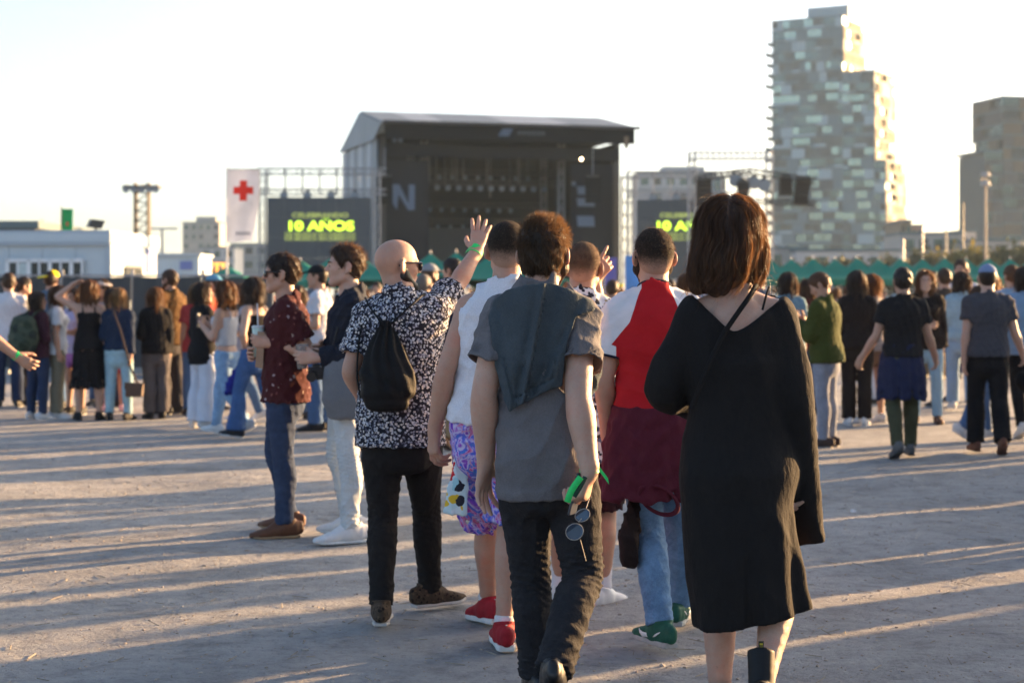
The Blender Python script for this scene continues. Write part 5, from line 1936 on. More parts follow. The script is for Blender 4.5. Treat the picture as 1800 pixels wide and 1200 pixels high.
for px, pyt, pyb, Y, w, colr, lb in ((1098, 448, 512, 60, .6, (.12, .30, .62), 'pale blue beach flag left of the man in the red shirt'), (1062, 452, 505, 70, .5, (.16, .16, .42), 'violet blue banner behind the pointing hand')):
    p = W(px, pyt, Y)
    fg = empty('beach_flag', (p[0], Y, 0), 0, lb, 'flag')
    MB().bar((0, 0, 0), (0, 0, p[2] + .05), .025, 8, .015).build('pole', M_POLE, fg)
    v_, f_ = flag_cloth(w, p[2] - .9, seed=px, taper=.1)
    fo = mesh_obj('flag_cloth', v_, f_, flag_mat('beach_cloth_%d' % px, colr, []), fg)
    fo.location = (.02, 0, p[2] - .02)
# kiosk with orange sign frame, its glow put in as emission
p = W(360, 462, 70)
ks = empty('snack_kiosk', (W(377, 462, 70)[0], 70, 0), 0, 'low kiosk with a bright orange framed sign left of the flag pole', 'kiosk')
zk = p[2]
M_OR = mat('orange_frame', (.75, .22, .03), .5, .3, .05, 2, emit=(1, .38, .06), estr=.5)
piece('wall', ks, (0, .9, zk / 2 - .1), (.9, 1.6, zk - .3), mat('kiosk_dark', (.12, .11, .11), .8))
piece('sign_bar', ks, (0, 0, zk - .04), (.86, .07, .09), M_OR)
for x in (-.16, .1, .36): piece('sign_bar', ks, (x, 0, zk - .27), (.09, .07, .36), M_OR)
# ---------------------------------------------------------------- people in the foreground, built joint by joint
SK_PALE = skin('skin_pale', (.50, .315, .235), .15)
SK_WARM = skin('skin_warm', (.46, .27, .19), .15)
SK_TAN = skin('skin_tan', (.40, .225, .15), .12)

def rel(Y, d):
    """joints read off the photograph: every (px, py, dy) becomes a point dy metres beyond Y"""
    c = lambda p: W(p[0], p[1], Y + (p[2] if len(p) > 2 else 0))
    J = dict(d)
    for k in ('P', 'N', 'HC'): J[k] = c(d[k])
    for k in ('sh', 'el', 'wr', 'hip', 'kn', 'an'): J[k] = [c(p) for p in d[k]]
    J['HR'] = head_frame(R(d['head'][0]), R(d['head'][1]), R(d['head'][2]) if len(d['head']) > 2 else 0)
    J.setdefault('fwd', V(0, 1, 0))
    J['base'] = V(J['P'][0], Y, 0)
    return finish(J)

def person(J, material, h, fine, label, group=None):
    v, q = body_mesh(J, h, fine)
    o = mesh_obj('person', v, q, material, None, True, J['base'])
    o.location = [float(x) for x in J['base']]
    return tag(o, label, 'person', group)

def wear(name, f, material, J, who, label=None):
    v, q = f.mesh()
    o = mesh_obj(name, v, q, material, who, True, J['base'])
    if label: o['label'] = label
    return o

def wear_mesh(name, vq, material, J, who):
    return mesh_obj(name, vq[0], vq[1], material, who, True, J['base'])

def band(J, i, who, material, name='wristband', r=.031, k=.02, w=.012, tail=True):
    """paper festival wristband round the wrist with a loose end"""
    s = J['s']
    u = unit(J['wr'][i] - J['el'][i]); c = J['wr'][i] - u * k
    e1 = unit(np.cross(u, V(0, 1, .3))); e2 = np.cross(u, e1)
    vs_, fs_ = [], []
    n = 20
    for j in range(n):
        a = 2 * math.pi * j / n
        d = e1 * math.cos(a) + e2 * math.sin(a) * .85
        for rr, ww in ((r, -w), (r, w), (r + .003, w), (r + .003, -w)): vs_.append(c + d * rr * s + u * (ww + .003 * math.sin(2 * a)))
    for j in range(n):
        for m_ in range(4):
            a, b = j * 4 + m_, j * 4 + (m_ + 1) % 4
            a2, b2 = ((j + 1) % n) * 4 + m_, ((j + 1) % n) * 4 + (m_ + 1) % 4
            fs_.append((a, b, b2, a2))
    if tail:
        k0 = len(vs_); p = c + e1 * (r + .004) * s
        for t_ in range(5):
            q = p + e1 * .008 * t_ + V(0, 0, -1) * .012 * t_
            vs_ += [q - u * w * .9, q + u * w * .9]
        for t_ in range(4): fs_.append((k0 + 2 * t_, k0 + 2 * t_ + 1, k0 + 2 * t_ + 3, k0 + 2 * t_ + 2))
    return mesh_obj(name, vs_, fs_, material, who, False, J['base'])

def shades(J, who, material, temple=True, name='sunglasses'):
    """sunglasses: two lenses, bridge and temples"""
    s = J['s']; c = J['HC']; F = J['HR']
    P = lambda x, y, z: c + (F[0] * x + F[1] * y + F[2] * z) * s
    f = Field(*bb([c - V(.13, .13, .08), c + V(.13, .13, .08)], 0), .0038)
    for x in (-1, 1):
        f.ell(P(x * .034, .096, -.002), np.array([unit(F[0] - F[1] * x * .35), unit(F[1] + F[0] * x * .35), F[2]]), (.031 * s, .009 * s, .023 * s), .002)
        f.cap(P(x * .062, .088, .012), P(x * .083, -.015, .010), .0048, .0048, .003)
        f.cap(P(x * .083, -.015, .010), P(x * .084, -.035, -.006), .0045, .004, .003)
    f.cap(P(-.012, .102, .008), P(.012, .102, .008), .005, .005, .004)
    return wear(name, f, material, J, who)

def face_parts(J, who, hair_m, brows=True, lip=True):
    s = J['s'] * J.get('hs', 1); c = J['HC']; F = J['HR']
    P = lambda x, y, z: c + (F[0] * x + F[1] * y + F[2] * z) * s
    if brows:
        mb = MB()
        for x in (-1, 1):
            mb.bar(P(x * .014, .0975, .020), P(x * .034, .0925, .0245), .0042 * s, 6, .004 * s); mb.bar(P(x * .034, .0925, .0245), P(x * .05, .078, .019), .004 * s, 6, .0022 * s)
        ob = mesh_obj('eyebrows', np.array(mb.v), [f for f in mb.f if len(f) == 4], hair_m, who, True, J['base'])
    for x in (-1, 1):
        mb = MB(); mb.bar(P(x * .031, .0885, -.001), P(x * .031, .0915, -.001), .0052 * s, 10)
        mesh_obj('eye', np.array(mb.v), [f for f in mb.f if len(f) == 4], EYE, who, False, J['base'])
EYE = mat('eye_dark', (.03, .022, .018), .25, .5)
LENS_M = mat('sunglass_black', (.012, .012, .014), .12, .6, 0, 1)
GREENB = mat('wristband_green', (.03, .62, .14), .5, .3, .12, 60)

# ======== woman in the black dress
J = rel(5.6, dict(s=1.0, sex='f', P=(1300, 828), N=(1291, 520), HC=(1283, 424, .02), head=(-8, -2, R(3)), lw=.98,
    sh=[(1225, 556), (1362, 553)], el=[(1168, 684, .03), (1396, 708, -.03)], wr=[(1212, 712, .22), (1411, 822, .04)],
    hip=[(1255, 830), (1345, 828)], kn=[(1264, 1050, .16), (1372, 1052, .04)], an=[(1266, 1262, .16), (1338, 1216, -.2)],
    foot=[(-.1, 1, 0), (.12, .9, -.42)], hand=[dict(u=(.5, .85, .1), n=(.4, -.4, -.9), c=.6), dict(u=(.16, .1, -1), n=(-1, .1, 0), c=.5, t=1.1)]))
w1 = person(J, SK_PALE, .010, .006, 'woman in a long black dress with shoulder length brown hair walking away at the right')
mpp = 5.6 / FPX
def dress():
    f = Field(*bb([J['P'] - V(.35, .3, .52), J['N'] + V(.36, .3, .1)], 0), .0075)
    up = Field.like(f)
    tab = [(t, cx, cy, max(a, .128) if t < .5 else a, max(b, .098)) for t, cx, cy, a, b in F_TORSO if t > -.02]
    torso(f, J, .014, tab, flat=(False, False))
    px = lambda y, x0, x1, b, cy=0.0: ((y - 828) * mpp, ((x0 + x1) / 2 - 1300) * mpp, cy, (x1 - x0) / 2 * mpp, b)
    f.loft(J['P'], V(0, 0, -1), V(1, 0, 0), [px(640, 1225, 1372, .118), px(700, 1218, 1378, .115), px(760, 1208, 1376, .118), px(830, 1198, 1384, .135, .01), px(900, 1197, 1394, .150, .012),
        px(960, 1200, 1402, .155, .012), px(1020, 1207, 1412, .165, .0), px(1070, 1216, 1424, .175, -.01), px(1150, 1226, 1436, .185, -.02)], 1.0, 0, 2.2, .05, 'u', (True, True))
    for i in (0, 1):
        sf = f.like()
        e = J['wr'][i] + (unit(J['wr'][i] - J['el'][i]) * .27 if i == 1 else unit(J['wr'][i] - J['el'][i]) * .02)
        pts = [J['sh'][i], lerp(J['sh'][i], J['el'][i], .5), J['el'][i], lerp(J['el'][i], e, .5), e + unit(e - J['el'][i]) * .03]
        sf.tube(pts, [.062, .070, .066, .054, .050], .03, 4)
        if i == 1:      # batwing: cloth hangs from the upper arm to the waist
            sf.cap(lerp(J['sh'][1], J['el'][1], .2) + V(-.03, 0, -.03), J['P'] + V(.12, 0, .38), .055, .02, .05)
        else:
            sf.cap(lerp(J['sh'][0], J['el'][0], .3) + V(.04, 0, -.02), J['P'] + V(-.11, 0, .28), .06, .03, .06)
        d = unit(e - J['el'][i])
        cut_end(sf, e, d, .16)
        f.merge(sf, .035)
    f.displace(folds(31, [(V(15, 6, 9), 1.0), (V(-18, 7, 12), .7)], .0042, 1.2), .03)
    # folds that the stride throws to the right, and drag lines from shoulder to waist
    def fn(p):
        q = p - J['P']; dn = np.clip(-q[:, 2] / .5, 0, 1)
        th = np.arctan2(q[:, 1], q[:, 0] - .02 - .05 * dn)
        return .014 * dn ** 1.2 * (np.sin(th * 6 + 2.2 + dn * 1.4) + .5 * np.sin(th * 11 + 1 - dn)) * (.35 + .65 * (q[:, 0] > .0))
    f.displace(fn, .04)
    # scooped, off-centre back neckline
    x0, z0 = W(1284, 574, 5.6)[0], W(1284, 574, 5.6)[2]
    def neck(X, Y, Z):
        dx = X - x0
        zl = z0 - .012 + np.where(dx < 0, 1.12 * np.sqrt(dx * dx + .0006) - .028, .78 * np.sqrt(dx * dx + .0009) - .024)
        return np.maximum((zl - Z) * .6, Y - 5.64) + 0 * X
    f.add(neck, V(x0 - .3, 5.2, z0 - .02), V(x0 + .3, 5.7, z0 + .3), .006, 's')
    neck_cut(f, J, .03, .075)
    a, b = W(1225, 1106, 5.6), W(1428, 1062, 5.6)
    dd = b - a
    f.cut(a, V(dd[2], 0, -dd[0]), .004)
    return f
M_DRESS = cloth('dress_black', (.0125, .0112, .0110), .6, .5, sheen=.35, trans=0)
wear('dress', dress(), M_DRESS, J, w1)
# crossing straps on the bare back
def ribbon(pts, w, th_, nrm=V(0, -1, 0)):
    P, _ = spline(pts, [1] * len(pts), 5)
    t_ = np.gradient(P, axis=0); t_ /= np.linalg.norm(t_, axis=1, keepdims=True)
    sd_ = np.cross(t_, nrm); sd_ /= np.linalg.norm(sd_, axis=1, keepdims=True)
    vs_ = []
    for p, s_ in zip(P, sd_):
        for a, b in ((-1, 0), (1, 0), (1, 1), (-1, 1)): vs_.append(p + s_ * a * w / 2 + nrm * b * th_)
    fs_ = []
    for i in range(len(P) - 1):
        for k in range(4):
            fs_.append((i * 4 + k, i * 4 + (k + 1) % 4, i * 4 + 4 + (k + 1) % 4, i * 4 + 4 + k))
    return vs_, fs_
st = [W(1330, 498, 5.555), W(1318, 520, 5.50), W(1298, 548, 5.482), W(1275, 582, 5.468), W(1258, 615, 5.462), W(1236, 665, 5.462), W(1216, 718, 5.472)]
wear_mesh('strap', ribbon(st, .016, .006), M_DRESS, J, w1)
wear_mesh('strap', ribbon([W(1352, 504, 5.56), W(1346, 522, 5.52), W(1340, 545, 5.505)], .007, .004), M_DRESS, J, w1)
# hair
H1 = hair_mat('hair_brown', (.045, .023, .013), (.13, .06, .03), .25, (120, 120, 5))
H1S = hair_mat('hair_brown_strand', (.070, .034, .018), (.15, .07, .032), .4, (60, 60, 4))
def w1_hair():
    def extra(f, P, F, s):
        f.tube([P(.0, -.05, .06), P(-.012, -.065, -.02), P(-.03, -.07, -.08), P(-.042, -.066, -.126)], [.085, .090, .086, .058], .03, 3)
        f.tube([P(-.045, -.02, .03), P(-.07, -.03, -.06), P(-.085, -.03, -.12), P(-.106, -.03, -.158)], [.05, .052, .046, .022], .03, 3)
        f.tube([P(.05, -.01, .03), P(.068, -.01, -.05), P(.046, -.015, -.10), P(.020, -.04, -.138)], [.05, .05, .046, .03], .03, 3)
        f.add(lambda X, Y, Z: facecut(X, Y, Z, P(0, .10, -.03), F, s, .055, .07, .10), P(0, .1, -.03) - .16, P(0, .1, -.03) + .16, .01, 's')
    return hair_field(J, .020, .006, nape=-.12, front=.045, extra=extra, seed=5, groove=(.003, 13), box=.2, low=.34, grow=(.018, .022, .022))
hf1 = w1_hair()
hv, hq = hf1.mesh()
mesh_obj('hair', hv, hq, H1, w1, True, J['base'])
g = np.random.default_rng(77)
F_ = J['HR']
q_ = (hv - J['HC'])
sd1 = surface_seeds(hv, (q_ @ F_[2] > -.06), 9000, g)
def comb(p, t):
    q = p - J['HC']
    x, y, z = q @ F_[0], q @ F_[1], q @ F_[2]
    out = V(0, 0, -1)[None] + F_[0][None] * (x * 2.0 - .12 - .35 * np.clip(-z - .05, 0, .2) * 6 * (x < 0) + .30 * np.sin(z * 55 + 9 * x))[:, None] - F_[1][None] * .15
    top = np.clip((z - .06) / .06, 0, 1)[:, None]
    return out * (1 - top) + top * (F_[0][None] * np.sign(x)[:, None] - F_[1][None] * .6 + V(0, 0, -.3)[None])
sv = strands(hf1, J, sd1, comb, .13, 9, .0016, 5, lift=.05, stick=.92, jit=.06)
fly = strands(hf1, J, surface_seeds(hv, (q_ @ F_[2] > -.16), 220, g), comb, .12, 7, .0011, 6, lift=.32, stick=.7, jit=.45)
so = wear_mesh('hair_strands', sv, H1S, J, w1); so['kind'] = 'stuff'
so = wear_mesh('flyaway_hair', fly, H1S, J, w1); so['kind'] = 'stuff'
put_shoes(J, w1, J['base'], 'boot', mat('boot_black', (.008, .008, .009), .6, .25, .2, 40), mat('boot_sole', (.02, .018, .016), .6), .0055, k=1.0)
a = J['an'][1] - J['ff'][1] * .055 + J['fu'][1] * .125
text = MB().box((0, 0, 0), (.016, .004, .05))
pull = text.build('pull_loop', mat('boot_loop', (.03, .028, .02), .6), w1); pull.location = [float(x) for x in a - J['base']]
for k in range(4):
    tt_ = MB().box((0, -.0035, .016 - k * .0105), (.010, .002, .006)).build('loop_lettering', mat('loop_yellow', (.5, .36, .03), .6), w1); tt_.location = pull.location

# ======== man in the grey tee with a sweatshirt over his shoulders
J = rel(6.05, dict(s=1.0, sex='m', P=(958, 806), N=(951, 514), HC=(957, 446, .02), head=(-14, 3, 0), bw=.94,
    sh=[(884, 556), (1016, 553)], el=[(851, 690, -.04), (1017, 702, -.15)], wr=[(854, 812, .06), (1036, 828, -.20)], aw=1.16,
    hip=[(918, 808), (998, 808)], kn=[(933, 1012, .16), (1024, 1014, .02)], an=[(944, 1186, .22), (972, 1182, -.26)],
    foot=[(-.1, 1, 0), (.0, .85, -.52)],
    hand=[dict(u=(-.12, .12, -1), n=(.75, -.55, -.1), c=[.1, .25, .2, .22, .25], sp=.24), dict(u=(-.22, .05, -1), n=(-.9, .35, .2), c=[.7, .75, .85, .9, .95])]))
w2 = person(J, SK_PALE, .009, .0042, 'man in a grey tee with a dark sweatshirt draped over his shoulders')
J2P = J
TEE_G = cloth('tee_charcoal', (.13, .124, .13), 1.3, .6, fade=.18, trans=.03)
f = top_garment(J, .0055, off=.021, hem=-.235, sleeve=.60, sl_off=.030, sl_flare=.020, amp=.0062, seed=12, hem_off=.0, wide=.94,
                dirs=[(V(26, 6, 10), 1.0), (V(-20, 6, 18), .8), (V(12, 10, 40), .55), (V(40, 8, -30), .35)])
teeP2 = f
wear('tee', f, TEE_G, J, w2)
f = trousers(J, .0065, off=(.010, .018, .018, .017, .016, .024, .030), waist=.04, amp=.0048, seed=3, stack=1.3)
wear('jeans', f, cloth('jeans_black', (.022, .0215, .024), 1.5, .7, fade=.35, trans=0), J, w2)
put_shoes(J, w2, J['base'], 'flat', mat('shoe_black', (.012, .012, .013), .45, .4), mat('boot_sole', (.02, .018, .016), .6), .0055)
def polysdf(poly, x, z):
    P = np.array(poly); d = np.full(x.shape, 1e9); ins = np.zeros(x.shape, bool)
    for i in range(len(P)):
        a, b = P[i], P[(i + 1) % len(P)]
        e = b - a; wx, wz = x - a[0], z - a[1]
        t_ = np.clip((wx * e[0] + wz * e[1]) / (e @ e), 0, 1)
        d = np.minimum(d, (wx - e[0] * t_) ** 2 + (wz - e[1] * t_) ** 2)
        c = (a[1] <= z) != (b[1] <= z)
        xi = a[0] + (z - a[1]) / (e[1] if abs(e[1]) > 1e-9 else 1e-9) * e[0]
        ins ^= c & (x < xi)
    d = np.sqrt(d)
    return np.where(ins, -d, d)
def drape():
    """the sweatshirt lies on the back and over both shoulders"""
    f = Field(*bb([J['P'] + V(-.3, -.28, .05), J['N'] + V(.3, .2, .12)], 0), .006)
    torso(f, J, .030, [(t, cx, cy, max(a, .150), max(b, .108)) for t, cx, cy, a, b in M_TORSO if t > .1], wide=.93, flat=(True, False), shoulders=True)
    for i in (0, 1):
        f.tube([J['sh'][i], lerp(J['sh'][i], J['el'][i], .35)], [.066, .072], .03)
    base = f.d.copy()
    pp = [(858, 556), (868, 528), (890, 510), (925, 500), (968, 497), (1000, 508), (1040, 528), (1046, 545), (1012, 556), (996, 600), (990, 640), (988, 676), (966, 683), (951, 689), (946, 694), (918, 708), (895, 721), (886, 700), (870, 640)]
    poly = [(W(x, y, 6.0)[0], W(x, y, 6.0)[2]) for x, y in pp]
    X = f.ax[0][:, None] + 0 * f.ax[2][None, :]; Z = f.ax[2][None, :] + 0 * f.ax[0][:, None]
    r = polysdf(poly, X, Z)[:, None, :]
    Yg_ = f.ax[1][None, :, None]
    # drape relief: a long diagonal fold from the nape to the hem, softer ones beside it
    def line(x0, y0, x1, y1):
        a, b = W(x0, y0, 6.0), W(x1, y1, 6.0)
        e = V(b[0] - a[0], b[2] - a[2]); L_ = np.linalg.norm(e); e /= L_
        wx, wz = X - a[0], Z - a[2]
        return (wx * e[1] - wz * e[0]), np.clip((wx * e[0] + wz * e[1]) / L_, 0, 1)
    rel_ = 0
    for (x0, y0, x1, y1, am, wd_) in ((958, 500, 922, 690, .020, .020), (905, 515, 893, 700, .010, .03), (990, 520, 968, 680, .010, .026), (880, 530, 930, 640, .008, .022), (1030, 535, 985, 620, .012, .02)):
        d_, t_ = line(x0, y0, x1, y1)
        rel_ = rel_ + am * (np.exp(-(d_ / wd_) ** 2) - .8 * np.exp(-((d_ - wd_ * 1.2) / (wd_ * .6)) ** 2)) * (.4 + .6 * t_)
    step, _ = line(958, 500, 924, 690)
    rel_ = rel_ + .024 * np.clip(step / .005, -1, 1) * .5 * np.clip(1 - np.abs(step) / .16, 0, 1)
    # ribbed waistband at the bottom edge
    hemb = np.maximum(np.abs(r[:, 0, :] + .030) - .003, 0)
    low = Z < W(900, 630, 6.0)[2]
    rel_ = rel_ - .009 * np.exp(-((r[:, 0, :] + .034) / .005) ** 2) * low + .003 * (r[:, 0, :] > -.03) * low
    shell = np.abs(base - .010 - rel_[:, None, :]) - .0085
    front = Yg_ - (J['N'][1] + .045)
    f.d = smax(smax(shell, r + 0 * Yg_, .006), front + 0 * r, .006).astype(np.float32)
    f.displace(folds(8, [(V(50, 5, 20), .6), (V(-30, 5, 45), .5)], .0022), .02)
    neck_cut(f, J, .030, .066)
    return f
f = drape()
sw_ = wear('sweatshirt', f, cloth('sweat_slate', (.052, .066, .076), 1.8, .45, fade=.2, trans=0, sheen=.25), J, w2)
# sleeve of the sweatshirt hanging in front on the right, below the tee sleeve
f = Field(*bb([W(1015, 540, 6.1), W(1050, 700, 6.3)], .1), .007)
f.tube([W(1028, 540, 6.12), W(1036, 600, 6.2), W(1034, 660, 6.24), W(1024, 706, 6.24)], [.03, .042, .045, .02], .02, 3)
f.displace(folds(9, [(V(40, 20, 40), 1)], .006), .03)
wear('sweatshirt_sleeve', f, MATS['sweat_slate'], J, w2)
# tousled hair
H2 = hair_mat('hair_dark', (.034, .023, .015), (.075, .046, .026), .2, (70, 70, 20))
H2S = hair_mat('hair_dark_strand', (.055, .036, .022), (.13, .075, .04), .45, (60, 60, 10))
hf2 = hair_field(J, .012, .006, grow=(.008, .010, .013), nape=-.045, front=.040, tous=.0035, seed=4)
hv, hq = hf2.mesh()
mesh_obj('hair', hv, hq, H2, w2, True, J['base'])
F2 = J['HR']; q_ = hv - J['HC']
def comb2(p, t):
    q = p - J['HC']; x, y, z = q @ F2[0], q @ F2[1], q @ F2[2]
    top = np.clip((z - .05) / .05, 0, 1)[:, None]
    return (1 - top) * (V(0, 0, -1)[None] + F2[0][None] * np.sin(x * 60 + z * 30)[:, None] * .2) + top * (F2[2][None] * .8 + F2[0][None] * (.5 * np.sin(y * 70 + 1) + .3)[:, None] + F2[1][None] * (.5 * np.sin(x * 60))[:, None])
low_ = surface_seeds(hv, (q_ @ F2[2] < .06), 4600, g)
sv = strands(hf2, J, low_, comb2, .022, 4, .0017, 8, lift=.10, stick=.85, jit=.22)
so = wear_mesh('hair_strands', sv, H2S, J, w2); so['kind'] = 'stuff'
sv = strands(hf2, J, surface_seeds(hv, (q_ @ F2[2] > .03), 5200, g), comb2, .027, 5, .0016, 9, lift=.6, stick=.4, jit=.42)
so = wear_mesh('tousled_hair', sv, H2S, J, w2); so['kind'] = 'stuff'
# short beard seen on the turned jaw
def beard(J, t=.007, h=.006, low=.0, col=None):
    s = J['s']; c = J['HC']; F = J['HR']
    P = lambda x, y, z: c + (F[0] * x + F[1] * y + F[2] * z) * s
    f = Field(*bb([c - V(.14, .14, .17), c + V(.14, .14, .05)], 0), h)
    for x in (-1, 1):
        f.cap(P(x * .057, .004, -.05), P(x * .020, .068, -.098), (.020 + t) * s, (.018 + t) * s, .02)
        f.cap(P(x * .068, .0, -.02), P(x * .058, .006, -.055), (.008 + t) * s, (.016 + t) * s, .02)
    f.ell(P(0, .068, -.100), F, ((.024 + t) * s, (.021 + t) * s, (.022 + t + low) * s), .02)
    f.displace(folds(3, [(V(120, 90, 60), 1)], .0012), .02)
    return f
wear('beard', beard(J, .008), hair_mat('beard_brown', (.055, .028, .014), None, .3, (120, 120, 40)), J, w2)
band(J, 1, w2, GREENB, k=.004)

# ======== man in the red and white raglan tee
J = rel(7.17, dict(s=1.0, sex='m', P=(1152, 762), N=(1150, 512), HC=(1148, 451, .02), head=(10, 2, 0),
    sh=[(1090, 546), (1211, 545)], el=[(1063, 666, -.02), (1238, 668, -.02)], wr=[(1067, 762, .10), (1236, 768, .08)],
    hip=[(1118, 763), (1186, 763)], kn=[(1140, 932, .08), (1194, 926, .26)], an=[(1160, 1098, -.06), (1192, 1062, .42)],
    foot=[(-.42, .9, 0), (.22, 1, 0)], hand=[dict(u=(.05, .3, -1), n=(.9, .3, 0), c=.55), dict(u=(0, .2, -1), n=(-1, .1, 0), c=.45)]))
w3 = person(J, SK_WARM, .010, .006, 'man in a red and white tee with a burgundy shirt round his waist')
m, t, bs = new_mat('raglan_tee')
o_ = t.new('ShaderNodeTexCoord').outputs['Object']
at_ = t.new('ShaderNodeAttribute', attribute_name='sleeve_side')
mask = t.math('GREATER_THAN', at_.outputs['Fac'], 0.0)
nz = t.noise(7, 4, .6, o_); fine = t.noise(260, 2, .5, o_)
redc = t.ramp(nz.outputs[0], [(.3, (.40, .010, .016)), (.7, (.50, .016, .022))])
c = t.mix(mask, redc.outputs[0], (.66, .66, .68))
t.link(c, bs.inputs['Base Color']); bs.inputs['Roughness'].default_value = .85; bs.inputs['Specular IOR Level'].default_value = .15
wr_ = t.noise(14, 5, .55, o_)
t.link(t.bump(t.math('ADD', t.math('MULTIPLY', wr_.outputs[0], .45), t.math('MULTIPLY', fine.outputs[0], .05)), .5, .03), bs.inputs['Normal'])
add_translucent(t, bs, c, .05)
f = top_garment(J, .0075, off=.013, hem=.09, sleeve=.68, sl_off=.018, sl_flare=.008, amp=.004, seed=21, wide=.97, dirs=[(V(24, 6, 20), 1), (V(-22, 6, 26), 1), (V(8, 8, 50), .5)])
f.cut(J['P'] + V(0, 0, .085), V(0, 0, -1))
ob = wear('tee', f, m, J, w3)
co = np.empty(len(ob.data.vertices) * 3); ob.data.vertices.foreach_get('co', co); co = co.reshape(-1, 3) + J['base']
sv_ = np.full(len(co), -1.0)
zc = J['N'][2] + .012
axx = np.abs(co[:, 0] - J['N'][0])
for i in (0, 1):
    a_, b_ = J['sh'][i], J['el'][i]; e_ = b_ - a_
    t_ = np.clip((co - a_) @ e_ / (e_ @ e_), 0, 1)
    g_ = .088 - np.linalg.norm(co - a_ - t_[:, None] * e_, axis=1)
    low_ = co[:, 2] < zc - .24
    sv_ = np.maximum(sv_, np.where(low_, np.minimum(g_, axx - .165), -1))
dz = np.maximum(zc - co[:, 2], 0)
sv_ = np.where(co[:, 2] > zc - .24, axx - (.058 + .30 * dz ** .85 * .92 + .5 * np.maximum(dz - .14, 0)), sv_)
at_ = ob.data.attributes.new('sleeve_side', 'FLOAT', 'POINT'); at_.data.foreach_set('value', sv_.astype(np.float32))
NAVY = cloth('trim_navy', (.012, .014, .028), 1, .2, trans=0)
# navy collar ring and cuffs
def ring(J, c, ax, r, rr, n=28, ex=1.0):
    ax = unit(ax); e1 = unit(np.cross(ax, V(0, 1, .2))); e2 = np.cross(ax, e1)
    vs_, fs_ = [], []
    for i in range(n):
        a = 6.28318 * i / n; d = e1 * math.cos(a) + e2 * math.sin(a) * ex
        for j in range(6):
            b = 6.28318 * j / 6
            vs_.append(c + d * (r + rr * math.cos(b)) + ax * rr * 1.3 * math.sin(b))
    for i in range(n):
        for j in range(6):
            fs_.append((i * 6 + j, i * 6 + (j + 1) % 6, ((i + 1) % n) * 6 + (j + 1) % 6, ((i + 1) % n) * 6 + j))
    return vs_, fs_
wear_mesh('collar', ring(J, J['N'] + V(.0, -.002, .014), unit(J['HC'] - J['N']) + V(0, .3, 0), .067, .009), NAVY, J, w3)
for i in (0, 1):
    e = lerp(J['sh'][i], J['el'][i], .675)
    wear_mesh('cuff', ring(J, e, J['el'][i] - J['sh'][i], .0705, .0045), NAVY, J, w3)
# burgundy shirt tied round the waist
BURG = cloth('shirt_burgundy', (.085, .014, .026), 1.2, .6, trans=.03)
mp_ = 7.17 / FPX
tabw = [(-.118, 0, 0, .186, .146), (-.04, 0, -.006, .200, .158), (.06, -.004, -.016, .216, .18), (.16, -.006, -.02, .222, .19), (.27, -.008, -.02, .226, .195)]
f = skirt(J, .0075, tabw, .010, 8, 7)
f.displace(folds(13, [(V(34, 10, 12), 1), (V(-28, 10, 16), .8), (V(6, 6, 60), .3)], .005), .03)
wear('tied_shirt', f, BURG, J, w3)
wear_mesh('shirt_loop', (lambda a: (a[0], a[1]))(ring(J, W(1158, 878, 7.02), V(.1, 1, .35), .088, .011, 30, .62)), BURG, J, w3)
f = trousers(J, .0075, off=(.004, .010, .012, .012, .012, .018, .020), waist=.06, amp=.004, seed=5, stack=1.2)
wear('jeans', f, denim('jeans_light', (.115, .205, .33), .5), J, w3)
# dark jacket hanging from the left hip
f = Field(*bb([W(1080, 860, 7.2), W(1125, 1000, 7.2)], .12), .0075)
f.tube([W(1118, 868, 7.18), W(1112, 905, 7.16), W(1106, 945, 7.15), W(1107, 985, 7.15)], [.022, .032, .044, .036], .02, 3)
f.displace(folds(19, [(V(60, 20, 14), 1), (V(20, 10, 60), .6)], .006), .03)
wear('hanging_sleeve', f, cloth('sleeve_dark', (.022, .014, .013), 1, .6), J, w3)
def fade_mat(name, col, skin_col):
    """clipped hair that thins to skin towards the nape and temples"""
    if name in MATS: return MATS[name]
    m, t, bs = new_mat(name)
    o = t.new('ShaderNodeTexCoord').outputs['Object']
    a = t.new('ShaderNodeAttribute', attribute_name='length_of_hair').outputs['Fac']
    n1 = t.noise(420, 3, .7, o); n2 = t.noise(34, 4, .6, o)
    k = t.math('ADD', a, t.math('MULTIPLY', t.math('SUBTRACT', n1.outputs[0], .5), 1.3))
    k = t.math('ADD', k, t.math('MULTIPLY', t.math('SUBTRACT', n2.outputs[0], .5), .5))
    c = t.mix(t.ramp(k, [(.15, (0, 0, 0)), (.75, (1, 1, 1))]).outputs[0], skin_col, t.ramp(n2.outputs[0], [(.3, vary(col, .7)), (.7, vary(col, 1.5))]).outputs[0])
    t.link(c, bs.inputs['Base Color'])
    bs.inputs['Roughness'].default_value = .85; bs.inputs['Specular IOR Level'].default_value = .12
    t.link(t.bump(n1.outputs[0], .5, .006), bs.inputs['Normal'])
    MATS[name] = m
    return m
